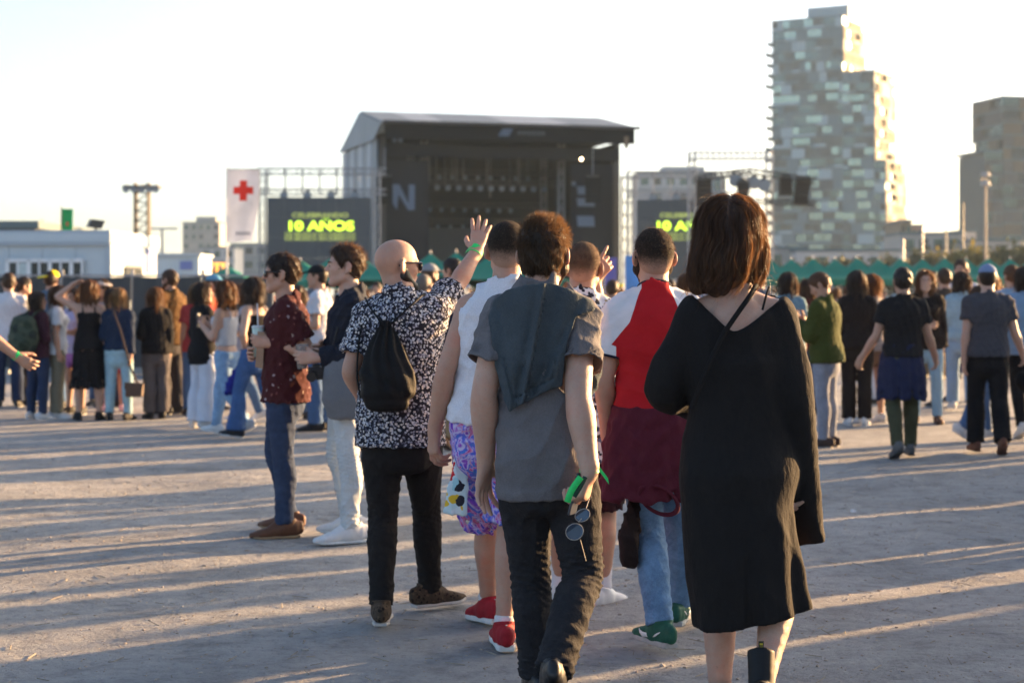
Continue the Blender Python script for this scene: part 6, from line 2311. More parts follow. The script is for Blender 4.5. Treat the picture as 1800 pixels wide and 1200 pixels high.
def buzz(J, who, m_shell, m_str, seed, n=2600, L=.008, w=.0016, lowz=-.055, hiz=.035, **kw):
    hf = hair_field(J, **kw)
    v_, q_ = hf.mesh()
    ob = mesh_obj('hair', v_, q_, m_shell, who, True, J['base'])
    z_ = (v_ - J['HC']) @ J['HR'][2] + .10 * np.maximum(-((v_ - J['HC']) @ J['HR'][1]), 0)
    a_ = np.clip((z_ - lowz) / (hiz - lowz), 0, 1)
    at_ = ob.data.attributes.new('length_of_hair', 'FLOAT', 'POINT'); at_.data.foreach_set('value', a_.astype(np.float32))
    gg = np.random.default_rng(seed)
    G_ = lambda p, t_: V(0, 0, -.8)[None] - J['HR'][1][None] * .3 + gg.normal(0, .5, p.shape)
    so_ = wear_mesh('hair_stubble', strands(hf, J, surface_seeds(v_, gg.uniform(0, 1, len(v_)) < a_ ** 1.5, n, gg), G_, L, 2, w, seed, lift=.55, stick=.3, jit=.5), m_str, J, who)
    so_['kind'] = 'stuff'
HBZS = hair_mat('hair_buzz_strand', (.05, .035, .024), (.12, .08, .05), .25, (260, 260, 260))
HBZ = hair_mat('hair_buzz', (.040, .028, .021), (.095, .066, .048), .0, (200, 200, 200), .1, .9)
buzz(J, w3, fade_mat('hair_fade_dark', (.022, .016, .012), (.40, .25, .18)), HBZS, 61, 3600, .009, .0013, t=.004, h=.0065, nape=-.05, front=.034, grow=(.003, .004, .007))
wear('beard', beard(J, .006), HBZ, J, w3)
sg = shades(J, w3, LENS_M, name='glasses')
GRN = mat('shoe_green', (.012, .085, .055), .7, .3, .2, 30)
SOLEG = mat('sole_grey', (.36, .36, .34), .7, .2, .15, 30)
put_shoes(J, w3, J['base'], 'sneaker', GRN, SOLEG, .004, tab=mat('tab_green', (.02, .13, .09), .6))
# curved tick mark on the outer side of each shoe
def tick(J, i, who, material, side):
    f_, u_ = J['ff'][i], J['fu'][i]; r_ = np.cross(f_, u_)
    o = J['an'][i] - u_ * .082 - f_ * .008
    vs_, fs_ = [], []
    pts = [(-.055, .066, .002), (-.02, .048, .006), (.03, .040, .008), (.075, .036, .011), (.095, .047, .006), (.10, .056, .002)]
    for (y, z, w) in pts:
        k = np.interp(y, [-.082, -.05, 0, .05, .1, .15], [.028, .039, .0395, .041, .047, .047])
        for dz in (-w, w):
            p = o + f_ * y + u_ * (z + dz) + r_ * side * (k + .001 - max(0, (z + dz - .05)) * .25); vs_ += [p, p + r_ * side * .002]
    for n_ in range(len(pts) - 1):
        a = n_ * 4
        fs_ += [(a, a + 2, a + 6, a + 4), (a + 1, a + 5, a + 7, a + 3), (a, a + 4, a + 5, a + 1), (a + 2, a + 3, a + 7, a + 6)]
    return mesh_obj('shoe_mark', vs_, fs_, material, who, True, J['base'])
WHT = mat('mark_white', (.7, .7, .68), .6)
for i in (0, 1):
    for sd__ in (-1, 1): tick(J, i, w3, WHT, sd__)

# ======== man in the white tank top
J = rel(7.2, dict(s=1.03, sex='m', P=(868, 752), N=(890, 504), HC=(893, 439, .02), head=(-6, 0, 0), bw=1.02,
    sh=[(824, 540), (957, 540)], el=[(783, 655, -.04), (985, 655, 0)], wr=[(764, 756, .04), (990, 760, .1)],
    hip=[(832, 754), (905, 754)], kn=[(856, 920, .32), (896, 930, .04)], an=[(858, 1058, .50), (886, 1100, -.02)],
    foot=[(-.45, 1, -.08), (-.12, 1, 0)], hand=[dict(u=(-.06, .12, -1), n=(.8, .45, 0), c=[.4, .35, .5, .6, .7]), dict(u=(0, .2, -1), n=(-1, .1, 0), c=.4)]))
w4 = person(J, SK_WARM, .010, .0048, 'man in a white sleeveless shirt, bright printed shorts and red shoes')
f = top_garment(J, .0065, off=.015, hem=.02, sleeve=0, amp=.0045, seed=25, armhole=.03, wide=1.0)
wear('tank_top', f, cloth('tank_white', (.68, .68, .72), 1, .3, trans=.06), J, w4)
def swirl_cloth(name, stops, scale, dist):
    m, t, bs = new_mat(name)
    o = t.new('ShaderNodeTexCoord').outputs['Object']
    a = t.noise(scale, 3, .5, o); a.inputs['Distortion'].default_value = dist
    b = t.noise(scale * 2.3, 2, .5, o); b.inputs['Distortion'].default_value = dist * .6
    c = t.ramp(a.outputs[0], stops)
    d = t.mix(t.ramp(b.outputs[0], [(.52, (0, 0, 0)), (.6, (1, 1, 1))]).outputs[0], c.outputs[0], t.ramp(b.outputs[0], [(.5, stops[3][1]), (.68, stops[6][1]), (.8, stops[1][1])]).outputs[0])
    t.link(d, bs.inputs['Base Color']); bs.inputs['Roughness'].default_value = .8; bs.inputs['Specular IOR Level'].default_value = .2
    wr = t.noise(16, 5, .55, o); t.link(t.bump(wr.outputs[0], .3, .03), bs.inputs['Normal'])
    return m
SHORTS = swirl_cloth('shorts_swirl', [(.25, (.03, .03, .22)), (.34, (.10, .05, .42)), (.42, (.30, .08, .50)), (.48, (.55, .52, .72)), (.54, (.14, .10, .55)), (.60, (.03, .18, .55)), (.68, (.50, .06, .22)), (.78, (.25, .06, .42))], 9, 2.2)
SHORTS_ = print_cloth('shorts_print', (.10, .06, .34), [(.04, .10, .55), (.32, .06, .50), (.60, .62, .75), (.55, .05, .16), (.03, .28, .62), (.20, .10, .55), (.70, .35, .62), (.05, .05, .2)], 15, .62)
f = trousers(J, .0075, off=(.016, .02, .02, .02, .02, .02, .052), waist=.13, length=.46, amp=.006, seed=9, knee=.3)
wear('shorts', f, SHORTS, J, w4)
m = print_cloth('waist_print', (.10, .14, .12), [(.55, .62, .60), (.30, .45, .25), (.45, .2, .45), (.02, .02, .03)], 26, .6)
wear_mesh('waistband', ring(J, J['P'] + V(.0, -.0, .075), V(0, 0, 1), .186, .011, 40, .72), m, J, w4)
# printed scarf end hanging at the left side
f = Field(*bb([W(795, 780, 7.2), W(820, 910, 7.2)], .1), .0065)
f.loft(W(812, 786, 7.2), W(800, 905, 7.16) - W(812, 786, 7.2), V(1, 0, 0), [(0, 0, 0, .02, .012), (.4, 0, 0, .036, .014), (1.0, 0, 0, .056, .012)], float(np.linalg.norm(W(800, 905, 7.16) - W(812, 786, 7.2))), 0, 2.0, .01, 'u', (True, True))
f.displace(folds(29, [(V(70, 20, 10), 1)], .005), .03)
wear('scarf_end', f, print_cloth('scarf_print', (.55, .68, .70), [(.65, .70, .72), (.03, .03, .04), (.55, .03, .04), (.7, .45, .04), (.35, .6, .65)], 22, .5), J, w4)
buzz(J, w4, fade_mat('hair_fade_dark', (.022, .016, .012), (.40, .25, .18)), HBZS, 62, 2600, .006, .0013, t=.003, h=.0065, nape=-.05, front=.03, grow=(.002, .003, .004))
RED = mat('shoe_red', (.30, .012, .02), .75, .25, .18, 40, bump=.2, bscale=200)
SOLEW = mat('sole_white', (.62, .62, .60), .6, .3, .08, 30)
put_shoes(J, w4, J['base'], 'sneaker', RED, SOLEW, .004, k=1.05, tab=mat('tab_white', (.55, .55, .55), .7))
SOCKW = cloth('sock_white', (.62, .62, .63), 1, .1, trans=0)
def socks(J, who, material, h=.006, top=.10):
    for i in (0, 1):
        f = Field(*bb([J['an'][i], lerp(J['an'][i], J['kn'][i], .5)], .09), h)
        u = unit(J['kn'][i] - J['an'][i])
        f.tube([J['an'][i] - u * .02, J['an'][i] + u * top * .5, J['an'][i] + u * (top + .05)], [.040 * J['s'], .040 * J['s'], .045 * J['s']], .01, 2)
        f.cut(J['an'][i] + u * top, u)
        wear('sock', f, material, J, who)
socks(J, w4, SOCKW, top=.045)

# ======== bald man with the black drawstring bag, waving
J = rel(7.65, dict(s=.99, sex='m', P=(704, 750), N=(701, 522), HC=(700, 466, .02), head=(-60, -2, 0), bw=1.04,
    sh=[(646, 556), (762, 546)], el=[(616, 652, -.06), (803, 500, .20)], wr=[(640, 705, .14), (838, 441, .30)],
    hip=[(672, 752), (737, 752)], kn=[(673, 912, .05), (750, 900, .26)], an=[(670, 1062, -.05), (756, 1034, .40)],
    foot=[(-.06, 1, 0), (.80, .62, 0)], hand=[dict(u=(.5, .8, -.3), n=(.6, -.2, -.4), c=.5), dict(u=(.14, .5, .9), n=(.1, .9, -.5), c=[.3, .05, .03, .08, .12], sp=.15, t=.35)]))
w5 = person(J, SK_WARM, .010, .0048, 'bald man in a black and white patterned shirt raising his right arm')
PRINT = print_cloth('shirt_print', (.018, .018, .026), [(.55, .55, .58), (.40, .42, .48), (.25, .26, .32), (.60, .55, .52), (.10, .10, .14)], 88, .50, trans=.04)
f = top_garment(J, .0075, off=.016, hem=-.14, sleeve=.72, sl_off=.022, sl_flare=.012, amp=.0048, seed=33, wide=1.03)
wear('shirt', f, PRINT, J, w5)
f = trousers(J, .0075, off=(.012, .016, .012, .012, .011, .014, .018), waist=.05, amp=.004, seed=35)
wear('jeans', f, cloth('trousers_black', (.018, .016, .0155), 1.2, .6, trans=0), J, w5)
shades(J, w5, LENS_M)
wear('beard', beard(J, .005, low=.012), hair_mat('beard_black', (.012, .009, .007), None, .1, (120, 120, 40)), J, w5)
LEO = print_cloth('shoe_leopard', (.075, .052, .036), [(.015, .012, .01), (.03, .02, .015), (.12, .08, .05)], 60, .4, trans=0)
put_shoes(J, w5, J['base'], 'flat', LEO, mat('sole_cream', (.50, .46, .42), .6, .3, .1, 30), .004, tab=mat('tab_black', (.015, .014, .014), .7))
band(J, 1, w5, GREENB, k=-.005)
wear_mesh('string_bracelet', ring(J, J['wr'][1] - unit(J['wr'][1] - J['el'][1]) * .02, J['wr'][1] - J['el'][1], .033, .0025), GREENB, J, w5)
# the bag hangs on his back
bagm = cloth('bag_black', (.011, .0105, .0105), .8, .35, sheen=.1, trans=0, rough=.7)
A_, L_, hx_, tw_ = torso_frame(J)
top_ = W(678, 572, 7.50); bot_ = W(680, 706, 7.44)
f = Field(*bb([W(620, 560, 7.6), W(735, 720, 7.3)], .08), .0065)
ax_b = bot_ - top_
f.loft(top_, ax_b, V(1, 0, 0), [(0, 0, 0, .022, .022), (.12, 0, 0, .045, .030), (.35, 0, -.0, .088, .045), (.65, 0, -.0, .117, .062), (.88, 0, -.0, .120, .060), (1.0, 0, 0, .100, .040)], float(np.linalg.norm(ax_b)), 0, 2.3, .01, 'u', (False, False))
def gath(p):
    q = p - top_; t_ = np.clip(q @ unit(ax_b) / np.linalg.norm(ax_b), 0, 1)
    th_ = np.arctan2(q[:, 0], -q[:, 1] + .03)
    return .009 * (1 - t_) ** .6 * np.sin(th_ * 15 + 2 * np.sin(t_ * 5)) + .007 * np.sin(p @ V(34, 0, 26) + 1.5 * np.sin(p @ V(20, 10, 40))) * np.exp(-((t_ - .75) / .25) ** 2)
f.displace(gath, .03)
v, q = f.mesh()
bb0 = top_.copy(); bb0[2] = 0
bag = empty('drawstring_bag', (bb0[0], bb0[1], bot_[2] - .03), 0, 'black drawstring bag hanging on the back of the bald man', 'bag')
off_ = V(bb0[0], bb0[1], bot_[2] - .03)
mesh_obj('sack', v, q, bagm, bag, True, off_)
for pts in ([W(676, 574, 7.475), W(662, 556, 7.485), W(648, 536, 7.53), W(642, 522, 7.60)], [W(682, 574, 7.475), W(706, 552, 7.485), W(730, 530, 7.52), W(746, 516, 7.60)],
            [W(634, 700, 7.46), W(628, 660, 7.50), W(630, 610, 7.53), W(636, 570, 7.55)]):
    vs_, fs_ = ribbon(pts, .008, .006)
    mesh_obj('cord', vs_, fs_, bagm, bag, True, off_)

# ======== man in the flowered shirt pointing ahead
J = rel(8.2, dict(s=1.0, sex='m', P=(1024, 770), N=(1024, 522), HC=(1027, 470, .02), head=(-10, 0, 0),
    sh=[(970, 553), (1070, 550)], el=[(945, 650, 0), (1058, 586, .24)], wr=[(948, 735, .1), (1046, 490, .28)],
    hip=[(992, 772), (1056, 772)], kn=[(985, 905, .12), (1064, 905, .10)], an=[(984, 1034, .1), (1060, 1038, .05)],
    foot=[(-.3, 1, 0), (.55, .85, 0)], hand=[dict(u=(0, .2, -1), n=(1, .1, 0), c=.4), dict(u=(.55, .12, .8), n=(.1, 1, -.1), c=[-.2, .15, .75, .9, 1.0], t=-.35, sp=.1)]))
w6 = person(J, SK_TAN, .010, .0052, 'man in a flowered shirt pointing ahead, half hidden behind the man in grey')
FLOR = print_cloth('shirt_floral', (.60, .62, .64), [(.02, .02, .03), (.05, .07, .12), (.03, .03, .04), (.10, .13, .2), (.30, .25, .12)], 30, .45)
f = top_garment(J, .0085, off=.015, hem=-.16, sleeve=.62, sl_off=.02, sl_flare=.01, amp=.004, seed=41)
wear('shirt', f, FLOR, J, w6)
wear_mesh('collar', ring(J, J['N'] + V(0, .0, .012), unit(J['HC'] - J['N']) + V(0, .3, 0), .066, .010), NAVY, J, w6)
f = trousers(J, .0085, off=(.016, .02, .02, .02, .02, .02, .03), waist=.05, length=.44, amp=.005, seed=43, knee=.3)
wear('shorts', f, cloth('shorts_dark', (.030, .010, .014), 1, .5), J, w6)
buzz(J, w6, fade_mat('hair_fade_light', (.075, .045, .028), (.42, .25, .17)), HBZS, 63, 2400, .008, t=.004, h=.0065, nape=-.03, front=.03, grow=(.002, .004, .008))
wear('glasses', (lambda f: f)(Field(*bb([J['HC'] - .13, J['HC'] + .13], 0), .005).cap(J['HC'] + J['HR'][0] * -.084 + J['HR'][1] * -.02 + J['HR'][2] * .01, J['HC'] + J['HR'][0] * -.066 + J['HR'][1] * .085 + J['HR'][2] * .012, .005, .005)), LENS_M, J, w6)
WSH = mat('shoe_white', (.62, .62, .62), .6, .3, .08, 30)
put_shoes(J, w6, J['base'], 'sneaker', WSH, SOLEW, .004, tab=mat('tab_grey', (.45, .45, .45), .7))
# tube socks with two stripes
m, t, bs = new_mat('striped_sock')
o_ = t.new('ShaderNodeTexCoord').outputs['Object']
sp = t.new('ShaderNodeSeparateXYZ'); t.link(o_, sp.inputs[0])
k_ = t.math('ADD', t.math('LESS_THAN', t.math('ABSOLUTE', t.math('SUBTRACT', sp.outputs[2], .215)), .006), t.math('LESS_THAN', t.math('ABSOLUTE', t.math('SUBTRACT', sp.outputs[2], .238)), .006))
t.link(t.mix(k_, (.62, .60, .62), (.06, .03, .20)), bs.inputs['Base Color'])
socks(J, w6, m, top=.175)
band(J, 1, w6, GREENB, k=.0)
wear_mesh('string_bracelet', ring(J, J['wr'][1] - unit(J['wr'][1] - J['el'][1]) * .016 + V(-.02, -.01, 0), V(.2, 0, 1), .012, .004), mat('tag_pink', (.7, .05, .25), .5), J, w6)

# ======== two men standing at the left of the group, in profile
def profile_man(Yp, px, H, yaw, material, label, arms, head, legs, seed, sex='m', bw=1.0, h=.010, fine=.006):
    p = W(px, 517, Yp)
    J = pose(H, p[0], Yp, yaw, sex, legs, arms, head, bw, 0, seed)
    return J, person(J, material, h, fine, label)
ARMS['cupL'] = ((.06, -.55, -1), (-.22, 1, .22), (-.12, 1, .12), (-1, .15, .1), [.5, .75, .8, .85, .9])
ARMS['beerL'] = ((.14, -.16, -1), (-.05, 1, -.10), (0, 1, .0), (-1, .15, .1), [.5, .75, .8, .85, .9])
J, w7 = profile_man(10.6, 500, 1.745, 93, SK_WARM, 'man in a maroon flowered shirt and sunglasses in profile holding a tall cup', ('cupL', 'belly'), (0, 0), 'rest', 3, bw=1.05)
J7 = J
MAROON = print_cloth('shirt_maroon', (.060, .014, .016), [(.30, .22, .20), (.22, .08, .07), (.34, .26, .28), (.16, .05, .05)], 20, .19)
f = top_garment(J, .009, off=.017, hem=-.13, sleeve=.74, sl_off=.024, sl_flare=.014, amp=.0048, seed=51, wide=1.02, deep=.04)
wear('shirt', f, MAROON, J, w7)
f = trousers(J, .009, off=(.012, .013, .011, .012, .011, .016, .022), waist=.05, amp=.0045, seed=53)
wear('jeans', f, denim('jeans_indigo', (.030, .045, .085), .35), J, w7)
H7 = hair_mat('hair_black', (.024, .015, .011), (.06, .035, .02), .35, (90, 90, 30))
hf7 = hair_field(J, .012, .007, grow=(.004, .009, .017), nape=-.035, front=.044, tous=.004, seed=7)
wear('hair', hf7, H7, J, w7)
hv = hf7.mesh()[0]
so = wear_mesh('hair_strands', strands(hf7, J, surface_seeds(hv, hv[:, 2] > J['HC'][2] - .03, 1500, g), lambda p, t_: (J['HR'][1] * -.6 + V(0, 0, -.6))[None] + 0 * p, .03, 4, .0028, 3, lift=.3, stick=.7, jit=.4), H7, J, w7)
so['kind'] = 'stuff'
shades(J, w7, LENS_M)
put_shoes(J, w7, J['base'], 'flat', mat('shoe_brown', (.11, .045, .022), .6, .35, .2, 20), mat('sole_tan', (.30, .20, .11), .7), .005, k=1.06)
J, w8 = profile_man(10.4, 612, 1.79, 96, SK_PALE, 'young man in a dark navy jacket and white trousers standing in profile with a beer', ('beerL', 'belly'), (4, 2), 'rest', 8, bw=.96)
J8 = J
NJ = cloth('jacket_navy', (.014, .017, .027), 1, .6, trans=0)
f = top_garment(J, .009, off=.024, hem=-.02, sleeve=1.92, sl_off=.022, cuff=.01, amp=.007, seed=55)
wear('jacket', f, NJ, J, w8)
f = trousers(J, .0075, off=(.010, .008, .008, .010, .010, .014, .018), waist=.09, amp=.0055, seed=57)
wear('trousers', f, denim('jeans_white', (.47, .50, .51), .1), J, w8)
hf8 = hair_field(J, .012, .007, grow=(.006, .012, .020), nape=-.04, front=.038, tous=.004, seed=17)
H8 = hair_mat('hair_brown_short', (.045, .026, .016), (.09, .05, .026), .4, (90, 90, 30))
wear('hair', hf8, H8, J, w8)
hv = hf8.mesh()[0]
so = wear_mesh('hair_strands', strands(hf8, J, surface_seeds(hv, hv[:, 2] > J['HC'][2] - .03, 1500, g), lambda p, t_: (J['HR'][1] * -.3 + V(0, 0, .3))[None] + 0 * p, .032, 4, .0028, 4, lift=.4, stick=.6, jit=.5), H8, J, w8)
so['kind'] = 'stuff'
face_parts(J, w8, H8)
put_shoes(J, w8, J['base'], 'flat', WSH, SOLEW, .005, k=1.08)
# ---------------------------------------------------------------- the crowd further back
C_SK = [skin('skin_crowd_pale', (.48, .30, .22), .0), skin('skin_crowd_warm', (.43, .25, .17), .0), skin('skin_crowd_tan', (.36, .20, .13), .0)]
HC_ = {'dark': hair_mat('crowd_hair_dark', (.028, .018, .013), None, .35, (60, 60, 8)), 'brown': hair_mat('crowd_hair_brown', (.065, .036, .02), None, .4, (60, 60, 8)),
       'auburn': hair_mat('crowd_hair_auburn', (.105, .048, .022), None, .45, (60, 60, 8)), 'blond': hair_mat('crowd_hair_blond', (.17, .105, .045), None, .35, (60, 60, 8)),
       'grey': hair_mat('crowd_hair_grey', (.14, .12, .10), None, .2, (90, 90, 60))}
def cm(col, nm=None):
    nm = 'cloth_%02x%02x%02x' % tuple(int(min(1, c) * 255) for c in col) if nm is None else nm
    return cloth(nm, col, 1, .5, trans=.04)
BLK, NVY, GRY, WHI = (.013, .012, .013), (.018, .024, .045), (.075, .072, .078), (.62, .62, .65)
JLT, JMD, JDK = (.17, .28, .40), (.07, .13, .25), (.025, .04, .085)

def cap_hat(J, who, col, turn=0.0, h=.008, brim=True, name='cap'):
    s = J['s']; c = J['HC']; F0 = J['HR']
    a = R(turn); F = np.array([F0[0] * math.cos(a) + F0[1] * math.sin(a), F0[1] * math.cos(a) - F0[0] * math.sin(a), F0[2]])
    P = lambda x, y, z: c + (F[0] * x + F[1] * y + F[2] * z) * s
    f = Field(*bb([c - .2, c + .22], 0), h)
    f.ell(P(0, -.012, .045), F0, (.086 * s, .106 * s, .085 * s), .01)
    f.cut(P(0, 0, .042), -F0[2])
    if brim:
        f.ell(P(0, .125, .046), np.array([F[0], unit(F[1] - F[2] * .2), unit(F[2] + F[1] * .2)]), (.074 * s, .085 * s, .009 * s), .015)
    f.ell(P(0, -.012, .131), F0, (.010 * s, .010 * s, .006 * s), .004)
    return wear(name, f, cloth(name + '_%02x%02x%02x' % tuple(int(v * 255) for v in col), col, 1, .2, trans=0), J, who)

CROWD = []
DESC = []
def colour_name(c):
    r, g_, b = c; m_ = max(c)
    if m_ < .035: return 'navy' if b > 1.6 * r else 'black'
    if min(c) > .4: return 'white'
    if m_ - min(c) < .3 * m_: return 'grey'
    if r > 1.5 * g_ and r > 1.5 * b: return 'red' if g_ < .5 * r and b > .6 * g_ else 'brown'
    if b > 1.15 * r: return 'pale blue' if m_ > .2 else 'blue'
    if g_ >= r: return 'green'
    return 'brown'
def folk(px, yf, yt, yaw, sex, label, legs='stand', arms=('down', 'down'), head=(0, 0), top=('tee', GRY), bot=('slim', JMD), hair=('short', 'dark'), shoe=((.03, .03, .03), (.3, .3, .3)),
         sk=1, seed=None, bw=1.0, hat=None, h=.015, lean=0.0, group=None, Y=None, over=None, face=None, H=None):
    seed = len(CROWD) * 3 + 1 if seed is None else seed
    Y = CAM_H * FPX / (yf - HOR) if Y is None else Y
    H = CAM_H + (HOR - yt) / FPX * Y - .012 if H is None else H
    p = W(px, HOR, Y)
    J = pose(H, p[0], Y, yaw, sex, legs, arms, head, bw, lean, seed)
    away = abs(((yaw + head[0] + 180) % 360) - 180) < 70
    J['face'] = not away
    who = person(J, C_SK[sk], h, h * .6, label, group)
    kind, col = top[0], top[1]
    m = top[2] if len(top) > 2 else cm(col)
    hem = top[3] if len(top) > 3 else -.1
    g_ = h * .92
    if kind == 'tee': wear('tee', top_garment(J, g_, off=.016, hem=hem, sleeve=.6, sl_off=.022, sl_flare=.012, amp=.005, seed=seed), m, J, who)
    elif kind == 'tank': wear('top', top_garment(J, g_, off=.014, hem=hem, sleeve=0, amp=.004, seed=seed, armhole=.02), m, J, who)
    elif kind == 'cami': wear('top', strap_top(J, g_, hem, seed), m, J, who)
    elif kind in ('long', 'jacket'):
        lo_ = .026 if kind == 'jacket' else .018
        wear('jacket' if kind == 'jacket' else 'jumper', top_garment(J, g_, off=lo_, hem=hem, sleeve=1.93, sl_off=lo_ + .002, cuff=.008, amp=.007 if kind == 'jacket' else .005, seed=seed, wide=1.03), m, J, who)
    elif kind == 'dress':
        f = strap_top(J, g_, -.05, seed) if top[2:] == () or True else None
        s = J['s']
        f2 = skirt(J, g_, [(-.22 * s, 0, 0, .150 * s, .115 * s), (-.05, 0, -.01, .185 * s, .135 * s), (.2, 0, -.01, .20 * s, .155 * s), (.5 * s, 0, 0, .23 * s, .18 * s)], .014, seed)
        wear('dress', f, m, J, who); wear('skirt', f2, m, J, who)
    k2, c2 = bot[0], bot[1]
    m2 = bot[2] if len(bot) > 2 else cm(c2)
    if k2 == 'slim': wear('jeans', trousers(J, g_, waist=.10, amp=.005, seed=seed), m2, J, who)
    elif k2 == 'wide': wear('trousers', trousers(J, g_, off=(.02, .024, .028, .036, .045, .065, .08), waist=.14, amp=.006, seed=seed, knee=.5), m2, J, who)
    elif k2 == 'straight': wear('trousers', trousers(J, g_, off=(.014, .018, .02, .024, .026, .036, .045), waist=.10, amp=.006, seed=seed, knee=.7), m2, J, who)
    elif k2 == 'flare': wear('jeans', trousers(J, g_, off=(.012, .012, .010, .012, .022, .045, .075), waist=.14, amp=.005, seed=seed), m2, J, who)
    elif k2 == 'shorts': wear('shorts', trousers(J, g_, off=(.014, .018, .02, .02, .02, .02, .03), waist=.12, length=.30, amp=.004, seed=seed, knee=.2), m2, J, who)
    elif k2 == 'skirt': wear('skirt', skirt(J, g_, [(-.14, 0, 0, .16 * J['s'], .12 * J['s']), (.0, 0, -.01, .19 * J['s'], .14 * J['s']), (.26, 0, -.01, .22 * J['s'], .17 * J['s'])], .01, seed), m2, J, who)
    if over:      # jacket or shirt tied round the hips
        s = J['s']
        wear('tied_jacket', skirt(J, g_, [(-.14, 0, 0, .178 * s, .135 * s), (0, 0, -.01, .202 * s, .155 * s), (.14, 0, -.015, .222 * s, .18 * s), (over[1], 0, -.015, .232 * s, .19 * s)], .014, seed + 3, 7), cm(over[0]), J, who)
    hk, hcol = hair[0], hair[1]
    if hat and hk == 'short': hk = 'cropped'
    hm = HC_[hcol]
    hh = max(.009, h * .62)
    if hk == 'short': f = hair_field(J, .012, hh, grow=(.009, .013, .021), nape=-.035, front=.04, tous=.005, seed=seed)
    elif hk == 'cropped':
        f = hair_field(J, .008, hh, grow=(.006, .009, .0), nape=-.04, front=.03)
        f.cut(J['HC'] + J['HR'][2] * .075 * J['s'], J['HR'][2])
    elif hk == 'buzz': f = hair_field(J, .005, hh, grow=(.004, .006, .009), nape=-.04, front=.034)
    elif hk == 'long': f = long_hair(J, hair[2] if len(hair) > 2 else .32, 1.0, hh, seed)
    elif hk == 'curly': f = long_hair(J, hair[2] if len(hair) > 2 else .26, 1.28, hh, seed, groove=(.011, 9), t=.026)
    elif hk == 'bob': f = long_hair(J, .17, 1.12, hh, seed, t=.022)
    elif hk == 'bun':
        f = hair_field(J, .010, hh, nape=-.035, front=.036)
        f.ell(J['HC'] + (J['HR'][2] * .09 - J['HR'][1] * .09) * J['s'], np.eye(3), (.045,) * 3, .02)
    else: f = None
    if f is not None:
        v_, q_ = f.mesh()
        mesh_obj('hair', v_, q_, hm, who, True, J['base'])
        if hk in ('long', 'curly', 'bob') and Y < 30:
            gg = np.random.default_rng(seed)
            F_ = J['HR']
            cd = lambda p, t_: V(0, 0, -1)[None] + .25 * (p - J['HC']) / .1 * V(1, 1, 0)
            so_ = wear_mesh('hair_strands', strands(f, J, surface_seeds(v_, v_[:, 2] > J['HC'][2] - .15, 420, gg), cd, .16, 6, .0055, seed, lift=.10, stick=.85, jit=.3), hm, J, who)
            so_['kind'] = 'stuff'
    if hat: cap_hat(J, who, hat[0], hat[1] if len(hat) > 1 else 0, hh)
    if not away and Y < 30:
        face_parts(J, who, HC_['dark'])
    if shoe: put_shoes(J, who, J['base'], 'flat' if len(shoe) < 3 else shoe[2], mat('shoe_%02x%02x%02x' % tuple(int(v * 255) for v in shoe[0]), shoe[0], .7), mat('sole_%02x%02x%02x' % tuple(int(v * 255) for v in shoe[1]), shoe[1], .7), .009)
    CROWD.append((who, J, Y))
    DESC.append((sex, hair, col, bool(hat)))
    return J, who

def strap_top(J, h, hem, seed):
    """camisole or bodice with thin shoulder straps"""
    s = J['s']
    lo, hi = gar_box(J, 't', .16)
    f = Field(lo, hi, h)
    base = [r for r in (M_TORSO if J['sex'] == 'm' else F_TORSO)]
    rows = [(t, cx, cy, max(a, .128), max(b, .092)) for t, cx, cy, a, b in base if t > hem + .02]
    A, L, hx, tw = torso(f, J, .014, rows, lo=hem, hi=.80, flat=(True, True), shoulders=False)
    fw = np.cross(A, hx)
    for x in (-1, 1):
        if J['sex'] == 'f': f.ell(J['P'] + A * L * .70 + hx * x * .068 * s + fw * .085 * s, np.eye(3), (.068 * s,) * 3, .02)
        b0 = J['P'] + A * L * .76 + hx * x * .075 * s
        f.tube([b0 + fw * -.10 * s, b0 + A * .11 * s - fw * .075 * s, J['N'] + hx * x * .085 * s + A * .004 * s, b0 + A * .10 * s + fw * .075 * s, b0 + fw * .12 * s], [.009] * 5, .006, 3)
    f.displace(folds(seed, [(V(40, 10, 14), .8), (V(-30, 20, 26), .8)], .004), .03)
    return f

W_SNK = ((.58, .58, .58), (.6, .6, .6)); B_SNK = ((.02, .02, .022), (.03, .03, .03)); BROWN_S = ((.12, .055, .03), (.06, .04, .03))
QG = 'people queueing along the fence on the left'
# --- left group
ARMS['reach'] = ((.1, .80, -1), (.0, .95, -.75), (0, .9, -.6), (-1, .1, 0), .45)
folk(-62, 880, 440, -80, 'm', 'man in black cut by the left edge, his bare arm with green wristband reaching in', 'stand', ('back', 'reach'), top=('tee', BLK), bot=('slim', BLK), sk=1, Y=12.3, H=1.82, h=.012)
JL1 = CROWD[-1]
folk(14, 716, 478, 20, 'm', 'man with short brown hair and a white tee at the far left edge', top=('tee', WHI), bot=('straight', JDK), hair=('short', 'brown'), seed=4)
folk(40, 712, 485, -60, 'm', 'dark haired man in a black shirt behind the girl with the green rucksack', top=('tee', BLK), bot=('slim', BLK), hair=('short', 'dark'), seed=5)
folk(66, 737, 511, -35, 'f', 'black haired woman with a big olive rucksack and navy leggings at the left', 'stand', ('belly', 'belly'), (-35, 0), top=('long', (.05, .02, .03)), bot=('slim', JDK), hair=('long', 'dark', .2), shoe=W_SNK, seed=6)
JBP = CROWD[-1]
folk(90, 716, 473, -10, 'm', 'person wearing a bright yellow cap in front of the cabin window', top=('tee', (.10, .16, .24)), bot=('straight', JMD), hair=('buzz', 'brown'), hat=((.80, .62, .02), 150), seed=7)
